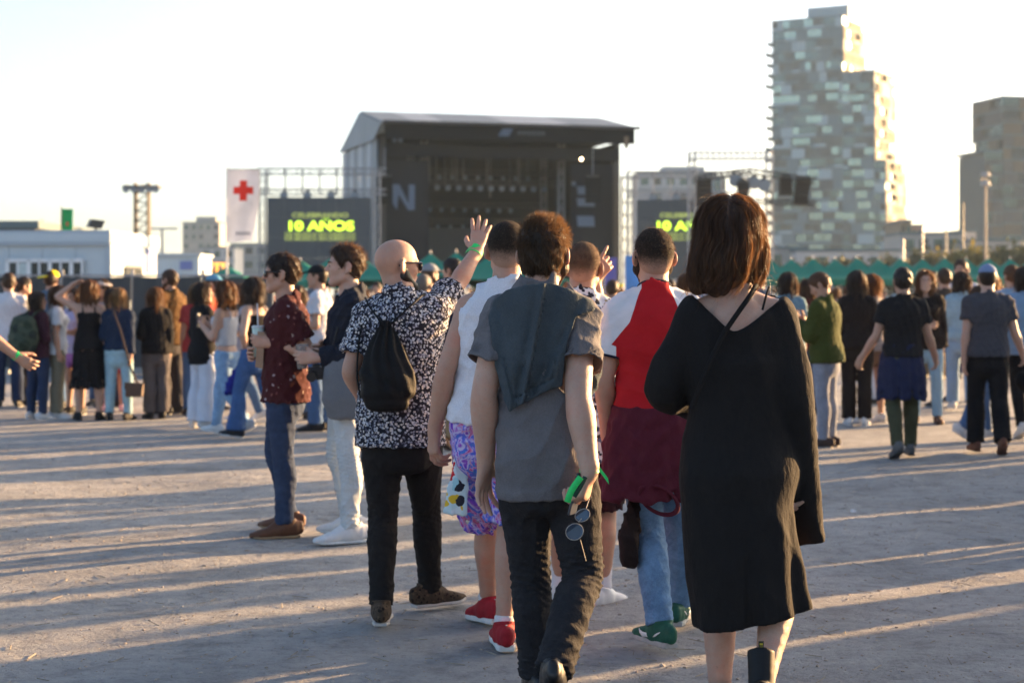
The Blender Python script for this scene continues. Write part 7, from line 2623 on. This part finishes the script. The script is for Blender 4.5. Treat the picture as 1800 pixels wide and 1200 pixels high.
folk(101, 735, 500, -75, 'f', 'woman with long brown hair, white top and khaki trousers at the left', 'stand', ('hold', 'down'), top=('tee', (.55, .58, .62)), bot=('straight', (.20, .18, .13)), hair=('long', 'brown', .32), shoe=W_SNK, seed=8)
folk(132, 728, 505, 150, 'f', 'girl in pink shorts half hidden behind the woman in the black dress', 'stand', ('hold', 'down'), top=('tee', (.45, .40, .58)), bot=('shorts', (.38, .16, .42)), hair=('long', 'dark', .2), shoe=((.03, .03, .03), (.5, .5, .5)), seed=9)
folk(156, 738, 490, 12, 'f', 'woman in a sleeveless black dress with one arm raised to her auburn hair', 'stand', ('head', 'down'), top=('dress', BLK), bot=('none', BLK), hair=('long', 'auburn', .25), shoe=((.015, .014, .014), (.02, .02, .02), 'sneaker'), seed=10, sk=0)
folk(180, 712, 488, 185, 'f', 'woman in sunglasses and a pale hat facing us behind the black dress', 'stand', ('belly', 'down'), top=('tee', (.3, .3, .34)), bot=('slim', JMD), hair=('bob', 'dark'), hat=((.60, .52, .46), 40), seed=11)
shades(CROWD[-1][1], CROWD[-1][0], LENS_M)
folk(196, 716, 505, 60, 'f', 'dark haired person just behind the woman in the navy jumper', top=('tee', (.05, .05, .07)), bot=('slim', JDK), hair=('bob', 'dark'), seed=12)
folk(209, 738, 505, -4, 'f', 'woman in a navy jumper and pale blue jeans with long blond hair, seen from behind', 'stand', ('belly', 'back'), top=('long', (.018, .030, .060), cm((.018, .030, .060)), .06), bot=('slim', (.27, .42, .50), denim('jeans_pale', (.27, .42, .50), .3)), hair=('long', 'blond', .26), shoe=B_SNK, seed=13, bw=1.04, sk=0)
JNV = CROWD[-1]
folk(200, 722, 520, 180, 'f', 'girl in a red skirt seen between the legs of the woman in pale jeans', 'stand', ('down', 'down'), top=('tee', (.4, .04, .04)), bot=('skirt', (.42, .02, .02)), hair=('bob', 'dark'), shoe=((.55, .30, .30), (.5, .4, .4)), seed=14)
folk(274, 735, 503, 28, 'f', 'woman in a black jumper and grey flared trousers with long auburn hair', 'close', ('belly', 'down'), top=('long', (.012, .012, .012), cm((.012, .012, .012)), -.06), bot=('straight', (.085, .078, .085)), hair=('long', 'auburn', .28), shoe=B_SNK, seed=15)
folk(299, 728, 472, 62, 'm', 'bearded man in a brown jacket standing close behind the woman in black', 'stand', ('hip', 'hold'), top=('jacket', (.10, .055, .022), cloth('jacket_brown', (.10, .055, .022), 1, .7)), bot=('straight', (.06, .055, .06)), hair=('short', 'brown'), seed=16, sk=1)
wear('beard', beard(CROWD[-1][1], .008, .01), HC_['brown'], CROWD[-1][1], CROWD[-1][0])
folk(356, 752, 494, -50, 'f', 'woman with very long dark hair, black top and wide white trousers', 'stand', ('belly', 'phone'), (-25, 0), top=('long', BLK, cm(BLK), -.24), bot=('wide', (.55, .58, .66)), hair=('long', 'dark', .42), shoe=W_SNK, seed=17)
folk(346, 730, 496, 10, 'f', 'blond woman hidden behind the woman with wide white trousers', top=('tee', (.35, .05, .05)), bot=('slim', JMD), hair=('long', 'blond', .22), seed=18)
folk(374, 722, 480, -100, 'm', 'person in a blue cap behind the two girls with long hair', top=('tee', (.45, .10, .05)), bot=('slim', JDK), hair=('short', 'dark'), hat=((.10, .28, .42), 0), seed=19)
folk(397, 766, 493, 72, 'f', 'curly haired girl in a white cropped top and pale jeans looking at her phone', 'walkR', ('phone', 'phone'), (6, -6), top=('cami', (.5, .5, .52), cm((.5, .5, .52)), .22), bot=('slim', (.20, .32, .48), denim('jeans_sky', (.20, .32, .48), .4)), hair=('curly', 'auburn', .24), shoe=W_SNK, seed=20, sk=0, over=None)
JPH = CROWD[-1]
folk(447, 772, 486, 62, 'f', 'girl with long dark hair in a black strap top and blue flared jeans striding away', 'walkL', ('hip', 'down'), (0, 0), top=('cami', BLK, cm(BLK), .15), bot=('flare', (.045, .095, .22), denim('jeans_blue', (.045, .095, .22), .35)), hair=('long', 'dark', .28), shoe=((.02, .02, .024), (.55, .55, .55)), seed=21, sk=0)
folk(431, 742, 500, 95, 'f', 'girl in jeans half hidden behind the striding girl', 'stepR', ('hold', 'down'), top=('tee', (.3, .3, .36)), bot=('slim', JMD), hair=('long', 'brown', .25), shoe=W_SNK, seed=22)
# --- behind the pair in profile
folk(560, 757, 463, 78, 'm', 'man in a black cap and white striped tee behind the young man in navy', 'stand', ('hold', 'hold'), (6, 0), top=('tee', (.55, .56, .60)), bot=('straight', JMD), hair=('short', 'dark'), hat=((.014, .014, .016), 0), shoe=B_SNK, seed=23)
folk(532, 724, 512, 60, 'm', 'person in a purple cap between the two men in profile', top=('tee', (.1, .08, .16)), bot=('slim', JDK), hair=('buzz', 'brown'), hat=((.055, .035, .16), 0), seed=24, Y=21)
folk(524, 738, 500, 30, 'f', 'dark haired woman behind the man in maroon', top=('tee', (.08, .08, .1)), bot=('slim', JMD), hair=('long', 'dark', .2), seed=25)
folk(753, 745, 461, -50, 'm', 'bearded man in a pale grey cap to the right of the bald man', top=('tee', (.10, .12, .15)), bot=('straight', JMD), hair=('buzz', 'brown'), hat=((.22, .24, .26), 0), seed=26, Y=20)
wear('beard', beard(CROWD[-1][1], .008, .01), HC_['dark'], CROWD[-1][1], CROWD[-1][0])
folk(745, 764, 478, -20, 'm', 'man with cropped grey hair behind the bald man', top=('tee', (.1, .1, .12)), bot=('straight', (.20, .16, .10)), hair=('buzz', 'grey'), seed=27, Y=17.5)
folk(797, 760, 452, 60, 'm', 'tall man with a dark quiff behind the waving arm', top=('tee', (.12, .14, .18)), bot=('straight', (.17, .13, .08)), hair=('short', 'dark'), seed=28, Y=19)
folk(775, 790, 505, -12, 'm', 'man in a navy tee and khaki trousers under the raised arm', 'stepL', ('side', 'side'), top=('tee', (.016, .018, .03)), bot=('straight', (.21, .155, .09)), hair=('short', 'dark'), shoe=BROWN_S, seed=29)
# --- right group
folk(1386, 742, 477, 8, 'f', 'woman with long dark hair in a pale blue shirt next to the black dress', top=('tee', (.16, .26, .32)), bot=('slim', JLT), hair=('long', 'dark', .18), seed=30)
folk(1452, 786, 476, 58, 'm', 'man in an olive green jacket and grey jeans bent over his phone', 'close', ('phone', 'phone'), (12, -32), top=('jacket', (.050, .060, .014), cloth('jacket_olive', (.050, .060, .014), 1, .8), -.10), bot=('slim', (.21, .23, .28), denim('jeans_grey', (.21, .23, .28), .3)), hair=('short', 'auburn'), shoe=((.05, .03, .025), (.3, .28, .26)), seed=31, bw=1.05, lean=.06)
JOL = CROWD[-1]
folk(1506, 748, 474, -10, 'f', 'woman with long dark hair in a black jumpsuit seen from behind', 'close', ('belly', 'belly'), top=('long', (.020, .014, .012), cm((.020, .014, .012)), -.05), bot=('straight', (.020, .014, .012)), hair=('long', 'dark', .30), shoe=W_SNK, seed=32)
folk(1533, 742, 480, 30, 'f', 'auburn haired woman in shorts behind the black jumpsuit', 'stand', ('hold', 'down'), top=('tee', (.35, .30, .28)), bot=('shorts', (.2, .12, .08)), hair=('long', 'auburn', .16), shoe=W_SNK, seed=33)
folk(1548, 730, 500, 140, 'm', 'man in a white tee behind the man in the black tee', top=('tee', (.62, .62, .64)), bot=('slim', WHI), hair=('buzz', 'brown'), seed=34, Y=23)
folk(1586, 806, 472, 2, 'm', 'man in a black tee with a navy jacket tied round his hips, walking away', 'stepR', ('side', 'side'), top=('tee', (.016, .0145, .015), cm((.016, .0145, .015)), .04), bot=('slim', (.060, .062, .035)), hair=('short', 'dark'), shoe=((.10, .10, .10), (.06, .06, .06)), seed=35, over=((.020, .024, .055), .36), sk=1)
folk(1628, 744, 473, 165, 'f', 'smiling woman with auburn hair and a black jacket facing us', 'stand', ('down', 'belly'), (8, 0), top=('jacket', (.020, .015, .012), cm((.020, .015, .012)), -.1), bot=('slim', (.24, .36, .46)), hair=('long', 'auburn', .2), shoe=BROWN_S, seed=36, sk=0)
folk(1690, 722, 479, -8, 'f', 'woman with a dark bob and pale denim jacket seen from behind', 'stepL', ('belly', 'down'), top=('long', (.26, .36, .42), cm((.26, .36, .42)), -.02), bot=('straight', (.24, .34, .46)), hair=('bob', 'dark'), shoe=W_SNK, seed=37)
folk(1660, 716, 470, 10, 'm', 'man in a brown tee with short hair behind the woman with auburn hair', top=('tee', (.06, .045, .035)), bot=('slim', JDK), hair=('short', 'brown'), seed=38)
folk(1689, 705, 455, 150, 'm', 'tall man in a white tee facing us behind the dark bob', top=('tee', WHI), bot=('slim', JMD), hair=('short', 'brown'), seed=39)
folk(1736, 799, 466, -4, 'm', 'man in a grey tee, blue flat cap and black trousers walking away at the right', 'stepL', ('down', 'side'), (-6, 0), top=('tee', (.060, .058, .066), cm((.060, .058, .066)), -.02), bot=('straight', (.014, .012, .012)), hair=('short', 'dark'), hat=((.17, .23, .36), 0), shoe=((.13, .05, .028), (.10, .045, .03)), seed=40, bw=1.05, sk=0)
JCP = CROWD[-1]
folk(1722, 774, 500, -70, 'f', 'woman in jeans and white shoes striding past behind the man with the blue cap', 'walkL', ('down', 'down'), top=('tee', (.05, .05, .06)), bot=('slim', JMD), hair=('long', 'brown', .2), shoe=W_SNK, seed=41)
folk(1778, 735, 464, 12, 'm', 'man with a full head of brown hair near the right edge', top=('tee', (.25, .33, .42)), bot=('slim', JDK), hair=('short', 'auburn'), seed=42)
folk(1803, 770, 470, 0, 'f', 'dark haired woman in a pale blue shirt cut by the right edge', 'stepR', top=('long', (.20, .30, .42)), bot=('slim', BLK), hair=('long', 'dark', .14), shoe=W_SNK, seed=43)
folk(1742, 712, 478, 40, 'f', 'blond woman behind the man with the blue cap', top=('tee', (.5, .35, .3)), bot=('slim', JMD), hair=('long', 'blond', .2), seed=44)
folk(1420, 730, 488, -30, 'f', 'woman in dark red behind the man in the olive jacket', top=('tee', (.15, .03, .03)), bot=('slim', JDK), hair=('long', 'brown', .2), seed=45)
folk(1075, 742, 490, -20, 'm', 'man with brown hair in dark green between the pointing man and the red tee', top=('tee', (.06, .07, .05)), bot=('straight', JDK), hair=('short', 'brown'), seed=46, Y=22)
folk(1205, 738, 480, 10, 'f', 'auburn haired woman seen between the red tee and the black dress', top=('tee', (.2, .08, .06)), bot=('slim', JMD), hair=('long', 'auburn', .2), seed=47, Y=22)

# --- the far crowd: linked copies of the figures above
g = np.random.default_rng(5)
base_ = CROWD[1:]
FAR = 'people in the far crowd before the stage'
names = {'dark': 'dark', 'light': 'pale', 'other': 'coloured'}
def place_copy(src, x, y, turn, label, group):
    who, J, Y0 = src
    c = copy_tree(who)
    c.location = (float(x), float(y), 0); c.rotation_euler = (0, 0, turn)
    c['label'] = label; c['group'] = group
    return c
n_far = 0
taken = []
for k in range(400):
    y = 23 + 62 * g.uniform(0, 1) ** .9
    px = g.uniform(-30, 1830)
    if y < 34 and px < 500: continue                # the fence and queue stand there
    if y < 27 and (px < 1050 or g.uniform() < .6): continue
    x = (px - 900) / FPX * y
    if any((x - a) ** 2 + (y - b) ** 2 < .55 for a, b in taken): continue
    if px < 470 and y > 31: continue
    taken.append((x, y))
    si = int(g.integers(0, len(base_)))
    src = base_[si]; ds = DESC[1:][si]
    yaw0 = math.atan2(-src[1]['fwd'][0], src[1]['fwd'][1])
    turn = -yaw0 + g.normal(0, .5) if g.uniform() < .7 else g.uniform(-3.1, 3.1)
    hr = {'long': 'long %s' % ds[1][1], 'curly': 'curly hair, %s' % ds[1][1], 'bob': 'bobbed %s' % ds[1][1], 'buzz': 'cropped'}.get(ds[1][0], 'short %s' % ds[1][1]).replace('curly hair, ', 'curly ')
    side = 'at right' if px > 1300 else 'behind walkers' if px > 470 else 'far left'
    lb = 'far-off %s%s, %s hair, %s top, distant crowd %s' % ('woman' if ds[0] == 'f' else 'man', ' in a cap' if ds[3] else '', hr, colour_name(ds[2]), side)
    place_copy(src, x, y, turn, lb, 'people in the distant crowd before the stage')
    n_far += 1
    if n_far >= 150: break
# --- people outside the frame on the right, whose long shadows stripe the ground
SIDE = 'people standing beyond the right edge of the picture'
k = 0
for tries in range(1600):
    y = g.uniform(4.0, 19.0); x = g.uniform(.30 * y + 1.3, .30 * y + 9.5)
    if any((x - a) ** 2 + (y - b) ** 2 < .35 for a, b in taken): continue
    # leave sunlit lanes between the clusters
    q = -math.sin(R(90 - SUN_AZ)) * x + math.cos(R(90 - SUN_AZ)) * y
    if math.sin(q * 3.4) + .5 * math.sin(q * 7.9 + 1) > .95: continue
    taken.append((x, y))
    src = base_[int(g.integers(0, len(base_)))]
    place_copy(src, x, y, g.uniform(-3.1, 3.1), 'person standing beyond the right edge of the picture, seen only by a shadow', SIDE)
    k += 1
    if k >= 92: break
# ---------------------------------------------------------------- things held or carried
M_CUP = None
def cup_mat(name, col, rough=.15, trans=.55):
    m, t, bs = new_mat(name)
    bs.inputs['Base Color'].default_value = (*col, 1)
    bs.inputs['Roughness'].default_value = rough
    bs.inputs['Transmission Weight'].default_value = trans
    bs.inputs['IOR'].default_value = 1.3
    return m
def lathe(prof, n=24):
    v, f = [], []
    for r, z in prof:
        for k in range(n):
            a = 2 * math.pi * k / n
            v.append((r * math.cos(a), r * math.sin(a), z))
    for i in range(len(prof) - 1):
        for k in range(n):
            f.append((i * n + k, i * n + (k + 1) % n, (i + 1) * n + (k + 1) % n, (i + 1) * n + k))
    return v, f
def lathe_obj(name, prof, m, parent):
    v, f = lathe(prof)
    return mesh_obj(name, v, f, m, parent, True)
# tall lidded cup with straw, in the near hand of the man in maroon
hw, (hu, hn, hv_) = J7['wr'][0], J7['hf'][0]
c = hw + hu * .085 + hn * .045
cup = empty('drink_cup', c, 0, 'tall pale cup with a straw held by the man in maroon', 'cup')
lathe_obj('cup_body', [(.0, -.10), (.028, -.10), (.038, .085), (.036, .085), (.027, -.09), (0, -.092)], mat('cup_mint', (.50, .62, .55), .5, .3, .05, 4), cup)
lathe_obj('lid', [(.040, .080), (.041, .088), (.030, .094), (.006, .094), (0, .094)], mat('cup_lid', (.6, .62, .6), .4), cup)
MB().bar((0, 0, .06), (-.004, -.01, .23), .0045, 8).build('straw', mat('straw_white', (.7, .7, .72), .5), cup)
MB().prism([(-.012, -.16), (.034, -.17), (.046, .05), (.004, .06)], -.046, -.040).build('sleeve_card', mat('card_brown', (.35, .22, .14), .7), cup)
# clear plastic beer cup of the young man in navy
hw, (hu, hn, hv_) = J8['wr'][0], J8['hf'][0]
c = hw + hu * .085 + hn * .045
cup = empty('beer_cup', c, 0, 'clear plastic cup with a little beer held by the man in navy', 'cup')
lathe_obj('cup_wall', [(0, -.07), (.030, -.07), (.041, .075), (.043, .076), (.0395, .076), (.029, -.066), (0, -.066)], cup_mat('clear_plastic', (.92, .92, .93), .12, .75), cup)
lathe_obj('beer', [(0, -.064), (.028, -.064), (.0305, -.035), (0, -.035)], cup_mat('beer_amber', (.75, .36, .05), .1, .6), cup)
# grey tote bag hanging at his side, camera on its strap
p = W(604, 676, 10.18)
tote = empty('tote_bag', (p[0], p[1], p[2] - .17), 0, 'grey cloth tote bag at the hip of the man in navy', 'bag')
f = Field(*bb([p - V(.2, .1, .2), p + V(.2, .1, .2)], .03), .008)
f.loft(p + V(0, 0, .17), V(0, 0, -1), V(1, 0, 0), [(0, .0, 0, .10, .03), (.12, -.005, 0, .118, .05), (.25, -.005, 0, .125, .058), (.34, 0, 0, .10, .04)], 1.0, 0, 2.6, .01, 'u', (True, False))
f.displace(folds(71, [(V(50, 10, 20), 1), (V(-30, 10, 30), .7)], .005), .03)
v, q = f.mesh()
mesh_obj('sack', v, q, cloth('tote_grey', (.155, .165, .18), 1.5, .6), tote, True, V(p[0], p[1], p[2] - .17))
vs_, fs_ = ribbon([p + V(.05, .0, .16), W(625, 590, 10.22), W(628, 540, 10.28), W(622, 520, 10.36)], .028, .005)
mesh_obj('strap', vs_, fs_, MATS['tote_grey'], tote, True, V(p[0], p[1], p[2] - .17))
p = W(556, 656, 10.2)
cm_ = empty('camera', (p[0], p[1], p[2]), R(10), 'black camera hanging in front of the man in navy', 'camera')
MK = mat('camera_black', (.014, .014, .015), .5, .4, .1, 30)
MB().box((0, 0, 0), (.10, .05, .075)).build('body', MK, cm_, bevel=.008)
MB().bar((-.02, -.02, -.01), (-.035, -.06, -.02), .03, 16).build('lens', MK, cm_, smooth=False)
MB().box((.0, 0, .047), (.045, .04, .02)).build('finder', MK, cm_, bevel=.005)
vs_, fs_ = ribbon([p + V(.04, 0, .03), W(584, 610, 10.2), W(598, 560, 10.22), W(608, 530, 10.3)], .012, .004)
mesh_obj('strap', vs_, fs_, MK, cm_, True, p)
# phone, badge ribbon and sunglasses in the right hand of the man in grey
hw, (hu, hn, hv_) = J2P['wr'][1], J2P['hf'][1]
c = hw + hu * .085 + hn * .028
ph = empty('mobile_phone', c, 0, 'dark mobile phone held flat in the right hand of the man in grey', 'phone')
def oriented_box(c, ax, d):
    mb = MB(); pts = []
    for z in (-1, 1):
        for x, y in ((-1, -1), (1, -1), (1, 1), (-1, 1)): pts.append(c + ax[0] * x * d[0] / 2 + ax[1] * y * d[1] / 2 + ax[2] * z * d[2] / 2)
    return mb.add(pts, [(3, 2, 1, 0), (4, 5, 6, 7), (0, 1, 5, 4), (1, 2, 6, 5), (2, 3, 7, 6), (3, 0, 4, 7)])
oriented_box(V(0, 0, 0), (hv_, hu, hn), (.074, .15, .009)).build('case', mat('phone_dark', (.03, .035, .05), .3, .5), ph, bevel=.004)
oriented_box(hn * .0055, (hv_, hu, hn), (.066, .14, .001)).build('glass', mat('phone_glass', (.01, .01, .012), .08, .6), ph)
a = W(1021, 838, 5.76); b = W(997, 882, 5.76)
rb_ = empty('badge_ribbon', a, 0, 'bright green folded ribbon held in the hand of the man in grey', 'ribbon')
vs_, fs_ = ribbon([a, lerp(a, b, .5) + V(-.008, -.01, .0), b], .022, .003)
mesh_obj('band', vs_, fs_, GREENB, rb_, True, a)
vs_, fs_ = ribbon([a + V(.016, .01, 0), lerp(a, b, .45) + V(.016, .005, .0), lerp(a, b, .8) + V(.014, .01, 0)], .016, .003)
mesh_obj('fold', vs_, fs_, mat('ribbon_dark', (.02, .05, .04), .6), rb_, True, a)
c = W(1016, 924, 5.72)
gl = empty('sunglasses', c, 0, 'blue tinted sunglasses dangling from the hand of the man in grey', 'sunglasses')
LB = glass_mat('lens_blue', (.05, .075, .12), .12, .35)
MF = mat('frame_gold', (.35, .33, .30), .35, .5, .05, 20, metal=.6)
def lens_at(px, py, w, h, rot):
    o = W(px, py, 5.72) - c
    v, f = [], []
    n = 22
    for s_ in (0, 1):
        for k in range(n):
            a_ = 2 * math.pi * k / n
            x, z = w * math.cos(a_), h * math.sin(a_)
            v.append(o + V(x * math.cos(rot) - z * math.sin(rot), .0025 * s_ + .004 * math.cos(2 * a_), x * math.sin(rot) + z * math.cos(rot)))
    mb = MB(); mb.add(v, [tuple(range(n - 1, -1, -1)), tuple(range(n, 2 * n))] + [(i, (i + 1) % n, n + (i + 1) % n, n + i) for i in range(n)])
    l_ = mb.build('lens', LB, gl)
    pts = [p_ for p_ in v[:n]]
    rm = MB()
    for k in range(n): rm.bar(pts[k], pts[(k + 1) % n], .0016, 5)
    rm.build('rim', MF, gl)
lens_at(1010, 934, .030, .027, .5); lens_at(1024, 905, .026, .020, .5)
mb = MB(); mb.bar(W(1017, 917, 5.72) - c, W(1022, 911, 5.72) - c, .002, 6); mb.build('bridge', MF, gl)
mb = MB(); mb.bar(W(1020, 948, 5.73) - c, W(1030, 985, 5.78) - c, .0016, 5); mb.bar(W(1030, 893, 5.72) - c, W(1036, 876, 5.74) - c, .0016, 5); mb.build('temple', MF, gl)

# rucksack of the black haired woman, crossbody bag, shoulder bag and wristband in the crowd
who, Jb, Yb = JBP
camo = print_cloth('rucksack_camo', (.055, .070, .050), [(.035, .05, .035), (.08, .09, .06), (.03, .04, .035)], 9, .5)
A_, L_, hx_, tw_ = torso_frame(Jb); bk = -Jb['fwd']
c = Jb['P'] + A_ * L_ * .42 + bk * .20
rk = empty('rucksack', c - V(0, 0, .26), 0, 'big olive camouflage rucksack on the back of the black haired woman', 'bag')
f = Field(*bb([c], .42), .014)
Rm = np.array([unit(np.cross(bk, V(0, 0, 1))), unit(bk), V(0, 0, 1.0)])
f.ell(c, Rm, (.21, .145, .25), .03); f.ell(c + bk * .09 - V(0, 0, .08), Rm, (.15, .09, .13), .03); f.ell(c + V(0, 0, .16), Rm, (.17, .12, .11), .03)
f.displace(folds(81, [(V(20, 20, 20), 1), (V(-20, 20, 30), .7)], .010), .04)
v, q = f.mesh(); mesh_obj('sack', v, q, camo, rk, True, c - V(0, 0, .26))
for x in (-1, 1):
    s0 = Jb['sh'][0] if x < 0 else Jb['sh'][1]
    vs_, fs_ = ribbon([c + bk * .0 + hx_ * x * .09 + V(0, 0, .2), s0 + V(0, 0, .075) - (s0 - Jb['N']) * .35, s0 + Jb['fwd'] * .10 - V(0, 0, .05) - (s0 - Jb['N']) * .3, c + Jb['fwd'] * .16 + hx_ * x * .13 - V(0, 0, .14)], .05, .01, bk)
    mesh_obj('strap', vs_, fs_, camo, rk, True, c - V(0, 0, .26))
who, Jb, Yb = JNV
p = W(236, 684, Yb - .16)
hb = empty('handbag', p, 0, 'brown crossbody handbag at the hip of the woman in the navy jumper', 'bag')
MBG = mat('leather_brown', (.085, .045, .028), .55, .4, .15, 8)
MB().prism([(-.10, -.09), (.10, -.09), (.11, .07), (-.10, .08)], -.045, .045).build('body', MBG, hb, bevel=.02)
MB().prism([(-.105, .0), (.105, .0), (.115, .075), (-.105, .085)], -.052, -.044).build('flap', MBG, hb)
vs_, fs_ = ribbon([V(.05, -.02, .06), W(228, 640, Yb - .24) - p, W(213, 585, Yb - .23) - p, W(200, 548, Yb - .16) - p, W(196, 528, Yb - .05) - p], .022, .006)
mesh_obj('strap', vs_, fs_, MBG, hb, True)
who, Jb, Yb = JCP
c = Jb['wr'][1] + unit(Jb['hand'][1]['u']) * .19
sb_ = empty('black_bag', c, 0, 'small black bag hanging from the right hand of the man with the blue cap', 'bag')
f = Field(*bb([c - V(0, 0, .1)], .22), .012)
f.ell(c - V(0, 0, .10), np.eye(3), (.11, .07, .10), .02); f.cap(c, c - V(0, 0, .06), .02, .04, .03)
f.displace(folds(83, [(V(40, 20, 20), 1)], .008), .03)
v, q = f.mesh(); mesh_obj('sack', v, q, cm(BLK), sb_, True, c)
for i_, (tp, lb) in enumerate(((JL1, ''),)):
    band(tp[1], 1, tp[0], GREENB, k=.0)
who, Jb, Yb = JPH
c = Jb['wr'][0] + unit(Jb['hand'][0]['u']) * .10
ph = empty('mobile_phone', c, 0, 'dark phone in the hands of the curly haired girl', 'phone')
oriented_box(V(0, 0, 0), (unit(np.cross(Jb['fwd'], V(0, 0, 1))), V(0, 0, 1.0), Jb['fwd']), (.075, .15, .009)).build('case', mat('phone_dark', (.03, .035, .05), .3, .5), ph, bevel=.004)
p = W(420, 660, Yb - .25)
jk = empty('blue_jacket', p, 0, 'royal blue jacket bundled over the arm of the curly haired girl', 'jacket')
f = Field(*bb([p], .36), .013)
f.tube([p + V(.12, .05, .16), p + V(.05, 0, .05), p + V(-.04, 0, -.07), p + V(-.10, 0, -.16)], [.05, .085, .085, .05], .02, 3)
f.displace(folds(85, [(V(40, 20, 30), 1), (V(-30, 20, 40), .8)], .014), .05)
v, q = f.mesh(); mesh_obj('bundle', v, q, cloth('cloth_royal', (.025, .03, .22), 1, .6), jk, True, p)
who, Jb, Yb = JOL
c = Jb['wr'][0] + unit(Jb['hand'][0]['u']) * .10
ph = empty('mobile_phone', c, 0, 'phone in the hands of the man in the olive jacket', 'phone')
oriented_box(V(0, 0, 0), (unit(np.cross(Jb['fwd'], V(0, 0, 1))), unit(V(0, 0, 1.0) + Jb['fwd'] * .6), unit(Jb['fwd'] - V(0, 0, .6))), (.075, .15, .009)).build('case', mat('phone_pale', (.35, .36, .38), .3, .5), ph, bevel=.004)
# scraps of litter
for i, (px, py, lb) in enumerate(((1500, 903, 'small white scrap of paper lying on the open ground at the right'), (612, 868, 'pale scrap of paper lying behind the white trousers'))):
    Yl = CAM_H * FPX / (py - HOR); p = W(px, py, Yl)
    s_ = empty('paper_scrap', (p[0], p[1], float(ground_h(p[0], p[1]))), R(30 + 40 * i), lb, 'litter')
    MB().add([(-.02, -.014, .004), (.018, -.016, .012), (.022, .012, .018), (-.004, .016, .026), (-.022, .012, .010), (0, 0, .008)], [(0, 1, 5), (1, 2, 5), (2, 3, 5), (3, 4, 5), (4, 0, 5)]).build('scrap', mat('paper_white', (.6, .6, .6), .8), s_)
# ---------------------------------------------------------------- evening haze in the air
mz = bpy.data.materials.new('evening_haze'); mz.use_nodes = True
tz = mz.node_tree; tz.nodes.clear()
pv = tz.nodes.new('ShaderNodeVolumePrincipled')
pv.inputs['Color'].default_value = (.60, .80, 1.0, 1)
pv.inputs['Density'].default_value = .00014
pv.inputs['Anisotropy'].default_value = .1
oz_ = tz.nodes.new('ShaderNodeOutputMaterial')
tz.links.new(pv.outputs[0], oz_.inputs['Volume'])
hz = MB().box((0, 2300, 49), (8200, 5600, 102)).build('haze', mz)
tag(hz, kind='stuff', label='thin evening haze filling the air')
SC.cycles.volume_step_rate = 4.0
SC.cycles.volume_max_steps = 64
